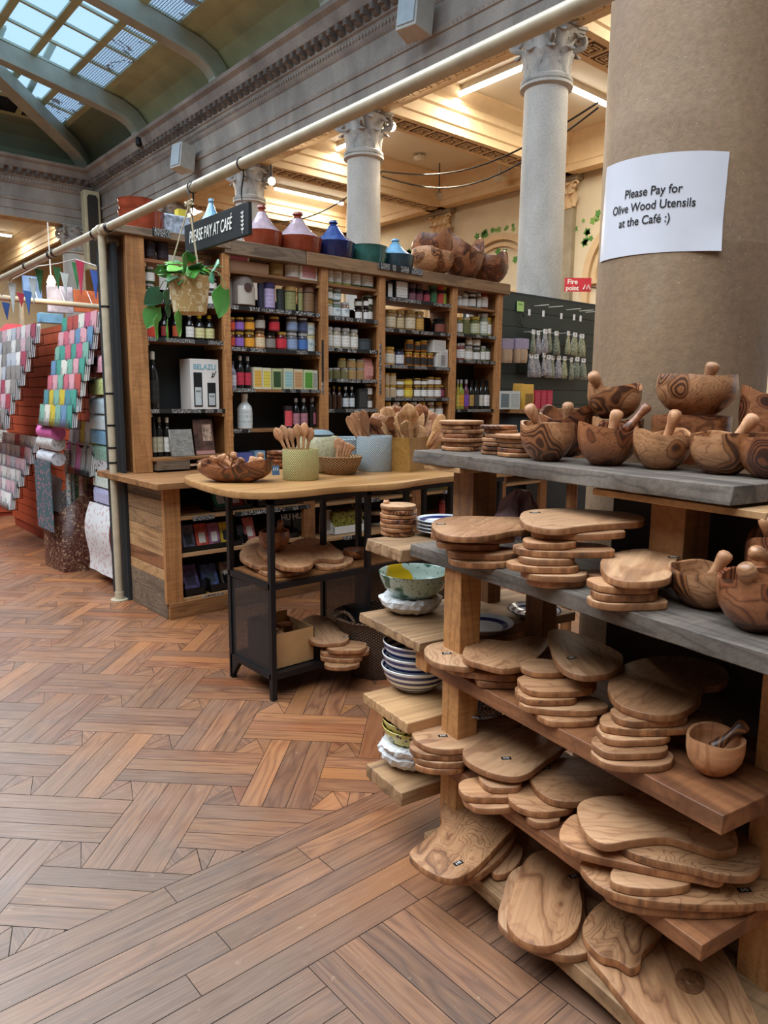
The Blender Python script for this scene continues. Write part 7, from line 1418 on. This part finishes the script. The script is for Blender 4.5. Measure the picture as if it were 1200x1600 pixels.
# wicker basket of salad servers
def wick(name, c1, c2, va=60.0, vz=260.0): n = NT(name); v = n.n('ShaderNodeTexCoord').outputs['Object']; s3 = n.n('ShaderNodeSeparateXYZ', {0: v}); a = n.math('ARCTAN2', s3.outputs[1], s3.outputs[0]); h = n.math('MULTIPLY', n.math('SINE', n.math('MULTIPLY', a, va)), n.math('SINE', n.math('MULTIPLY', s3.outputs[2], vz))); n.bump(h, 1.0, .006); return n.fin(n.ramp(h, [(0, c1), (.55, c2)]), .55)
ck, Rk, Hk, dk = vessel(497, 566, 744, 714, zt, wick('pale_wicker', '#8a6238', '#c9a06a', 34.0, 420.0), 'small pale wicker basket with wooden salad servers', 'wicker_basket', 'basket', [(.62, 0), (.7, .05), (.92, .6), (1.0, .93), (1.03, 1), (.98, 1.02), (.9, .9), (.6, .12), (.02, .1)])
for k, (tx, ty) in enumerate(((530, 684), (536, 688), (541, 692), (546, 692), (551, 695))): spoon(ck+V(.012*(k-2), .01, .02), WF(tx, ty, dk+.0), 'carved salad server, %s from left in the wicker basket' % ORD[k], kind=(1 if k == 0 else 2), s=1.2, grp='salad servers in the wicker basket', mat=M_spoon, cat='salad server', name='salad_server')
# wooden crate with a fan of spatulas
A = WZ(618, 736, zt); B_ = WZ(684, 732, zt); d = fwd((A+B_)/2); ex = (B_-A); ex.z = 0; Lc = .24; ex.normalize(); ey = V(-ex.y, ex.x, 0); 
A = WZ(617, 737, zt); Hc = WF(617, 684, fwd(A)).z-zt
M_brass = wood('varnished_crate_wood', '#a97f42', '#8f672f', '#5f4020', 9, 3, (.2, 1, 1), .3, .5, 60)
AL, BR = WZ(640, 738, zt), WZ(688, 729, zt); ex = (BR-AL); ex.z = 0; wl = ex.length; ex.normalize(); ey = V(-ex.y, ex.x, 0); dl = .22
CL = WZ(616, 733, zt); ed = (CL-AL); ed.z = 0; ed = ed.normalized()
O4 = AL.copy(); 
def crate_wall(p, q, h, th): 
    dr = (q-p).normalized(); nr = V(-dr.y, dr.x, 0)*th; return [(p, q, q+nr, p+nr), h]
ed = ey if ey.dot(FH) > 0 else -ey
P4 = [O4, O4+ex*max(wl, .17), O4+ex*max(wl, .17)+ed*.18, O4+ed*.18]
mb = MB(); th = .01; cen = sum(P4, V(0, 0, 0))/4; inn = [p+(cen-p)*.09 for p in P4]
for i in range(4):
    a, b, c, dd_ = P4[i], P4[(i+1) % 4], inn[(i+1) % 4], inn[i]
    mb.add([(p.x, p.y, z) for z in (zt, zt+Hc) for p in (a, b, c, dd_)], [(0, 3, 2, 1), (4, 5, 6, 7), (0, 1, 5, 4), (1, 2, 6, 5), (2, 3, 7, 6), (3, 0, 4, 7)])
mb.add([(p.x, p.y, z) for z in (zt, zt+.008) for p in inn], [(0, 3, 2, 1), (4, 5, 6, 7), (0, 1, 5, 4), (1, 2, 6, 5), (2, 3, 7, 6), (3, 0, 4, 7)])
tag(obj('utensil_crate', mb, M_brass), 'varnished wooden crate bristling with olive wood spatulas', 'crate')
r_ = random.Random(14); dc = fwd(cen)
for k in range(58):
    u = r_.random(); tx = 570+u*134; hump = math.sin(PI*u)**.4; ty = 668-hump*r_.uniform(2, 40)
    if k < 6: tx = 628+k*13; ty = 640+abs(k-2.5)*3
    lb = 'wooden spatula in the crowd fanning out of the crate'
    bp2 = cen+V((tx-640)*.0006, (tx-640)*-.0005, .03)+V(r_.uniform(-.04, .04), r_.uniform(-.04, .04), 0)
    spoon(bp2, WF(tx, ty, dc+r_.uniform(-.09, .09)), lb, kind=1 if r_.random() < .85 else 0, roll=r_.uniform(-.7, .7), s=r_.uniform(1.3, 2.0), grp='spatulas in the crate', mat=[M_pale, M_spoon, M_pale, M_pale, M_turned2][k % 5], cat='spatula', name='wooden_spatula')
# big wavy bowl of scoops
cw = WZ(368, 755, zt); dw = fwd(cw)+.07; A, B_ = WF(311, 752, dw), WF(425, 752, dw); R = (B_-A).length/2; m_ = (A+B_)/2
rbowl(m_.x, m_.y, zt, R, WF(368, 722, dw).z-zt, 'wide wavy-rimmed olive bowl full of little spoons', M_turned2, 44, ht=.22, flare=1.0, sq=.62, group='bowls on the table top', rz=CAMR)
for k in range(14):
    tx, ty = 325+k*6.5, 728-(k % 5)*3; q0 = V(m_.x, m_.y, zt+.045)+RH*(-.065+.011*k)+FH*r_.uniform(-.03, .03); e_ = q0+RH*r_.uniform(.02, .05)*(1 if k % 2 else -1)+V(0, 0, r_.uniform(.02, .05))+FH*r_.uniform(-.03, .03)
    spoon(q0, e_, 'small wooden spoon heaped in the wavy-rimmed bowl', kind=0, L=.12, s=.75, grp='little spoons in the wavy bowl', name='wooden_spoon')
spoon(V(m_.x, m_.y, zt+.05)+RH*.01, WF(343, 712, dw), 'larger ladle-like spoon sticking up from the wavy bowl', kind=0, s=1.1)
# behind: stacked dark bowls, cream tub, grey tub
p = WZ(443, 735, zt); 
for k in range(4):
    pp_ = WF(438, 725, fwd(p)+.15); o = rbowl(pp_.x, pp_.y, zt+.022*k, .09-.004*k, .035, 'shallow brown dish, %s in pile behind the yellow pot' % ('bottom', 'second up', 'third up', 'topmost')[k], M_turned2, 50+k, ht=.02, flare=1.0, group='shallow brown dishes')
q = WF(499, 730, 4.12); o = obj('ceramic_tub', MB().lathe([(.09, 0), (.11, .02), (.135, .12), (.115, .19), (.11, .2), (.105, .19), (.12, .1), (.02, .02)], 32), flat('cream_crackle_glaze', '#b5ae8c', .35, var=.15, sc=60), None, True); o.location = (q.x, q.y, zt); tag(o, 'cream crackle-glazed tub behind the yellow pot', 'pot')
q = WF(548, 720, 4.48); o = obj('ceramic_tub', MB().lathe([(.13, 0), (.15, .02), (.155, .17), (.15, .175), (.145, .17), (.14, .03), (.02, .02)], 36), K_b, None, True); o.location = (q.x, q.y, zt); tag(o, 'wide pale blue tub behind the wicker basket', 'pot')
q0 = WF(505, 668, 3.9); o = obj('folded_cloth', MB().lathe([(.07, 0), (.085, .012), (.06, .03), (.02, .038)], 18), flat('grey_blue_cloth', '#6f7f86', .8, bs=.6), None, True); o.location = (q.x-.12, q.y+.02, zt+.176) if False else (WF(499, 730, 4.12).x, WF(499, 730, 4.12).y, zt+.2); tag(o, 'crumpled grey-blue cloth on the cream tub', 'cloth')
q = WZ(431, 742, zt); o = tag(obj('price_card', MB().box(-.02, -.004, 0, .02, .0, .05), flat('blue_card', '#3f5f7f', .6), None, True), 'small blue price card left of the yellow pot', 'card'); o.location = (q.x, q.y, zt); o.rotation_euler = (-.2, 0, -.3)
text('£12', o, ink, .02, frame((0, -.0045, .03), (1, 0, 0), (0, 0, 1)))
# wicker basket behind, on the floor
q = WZ(590, 1010, 0); c = V(2.72, 3.45, 0); M_w2 = wick('brown_wicker', '#4a3526', '#7d5f45', 56.0, 420.0)
t = thing('laundry_basket', 'tall brown wicker basket on the floor behind the pottery shelves', 'basket', (2.62, 2.98, 0)); t.location = V(WF(588, 1000, 3.62).x, WF(588, 1000, 3.62).y, 0)
obj('basket', MB().lathe([(.13, 0), (.14, .02), (.19, .22), (.215, .30), (.225, .31), (.20, .31), (.17, .2), (.12, .04), (.02, .03)], 40, fn=lambda r, z, a: (r*(1+.006*math.sin(26*a)), z)), M_w2, t, True)
obj('handle', MB().tube([(-.2+.0*i, -.0+.07*math.cos(PI*i/8), .30+.05*math.sin(PI*i/8)) for i in range(9)], .008, 8), M_w2, t, True)
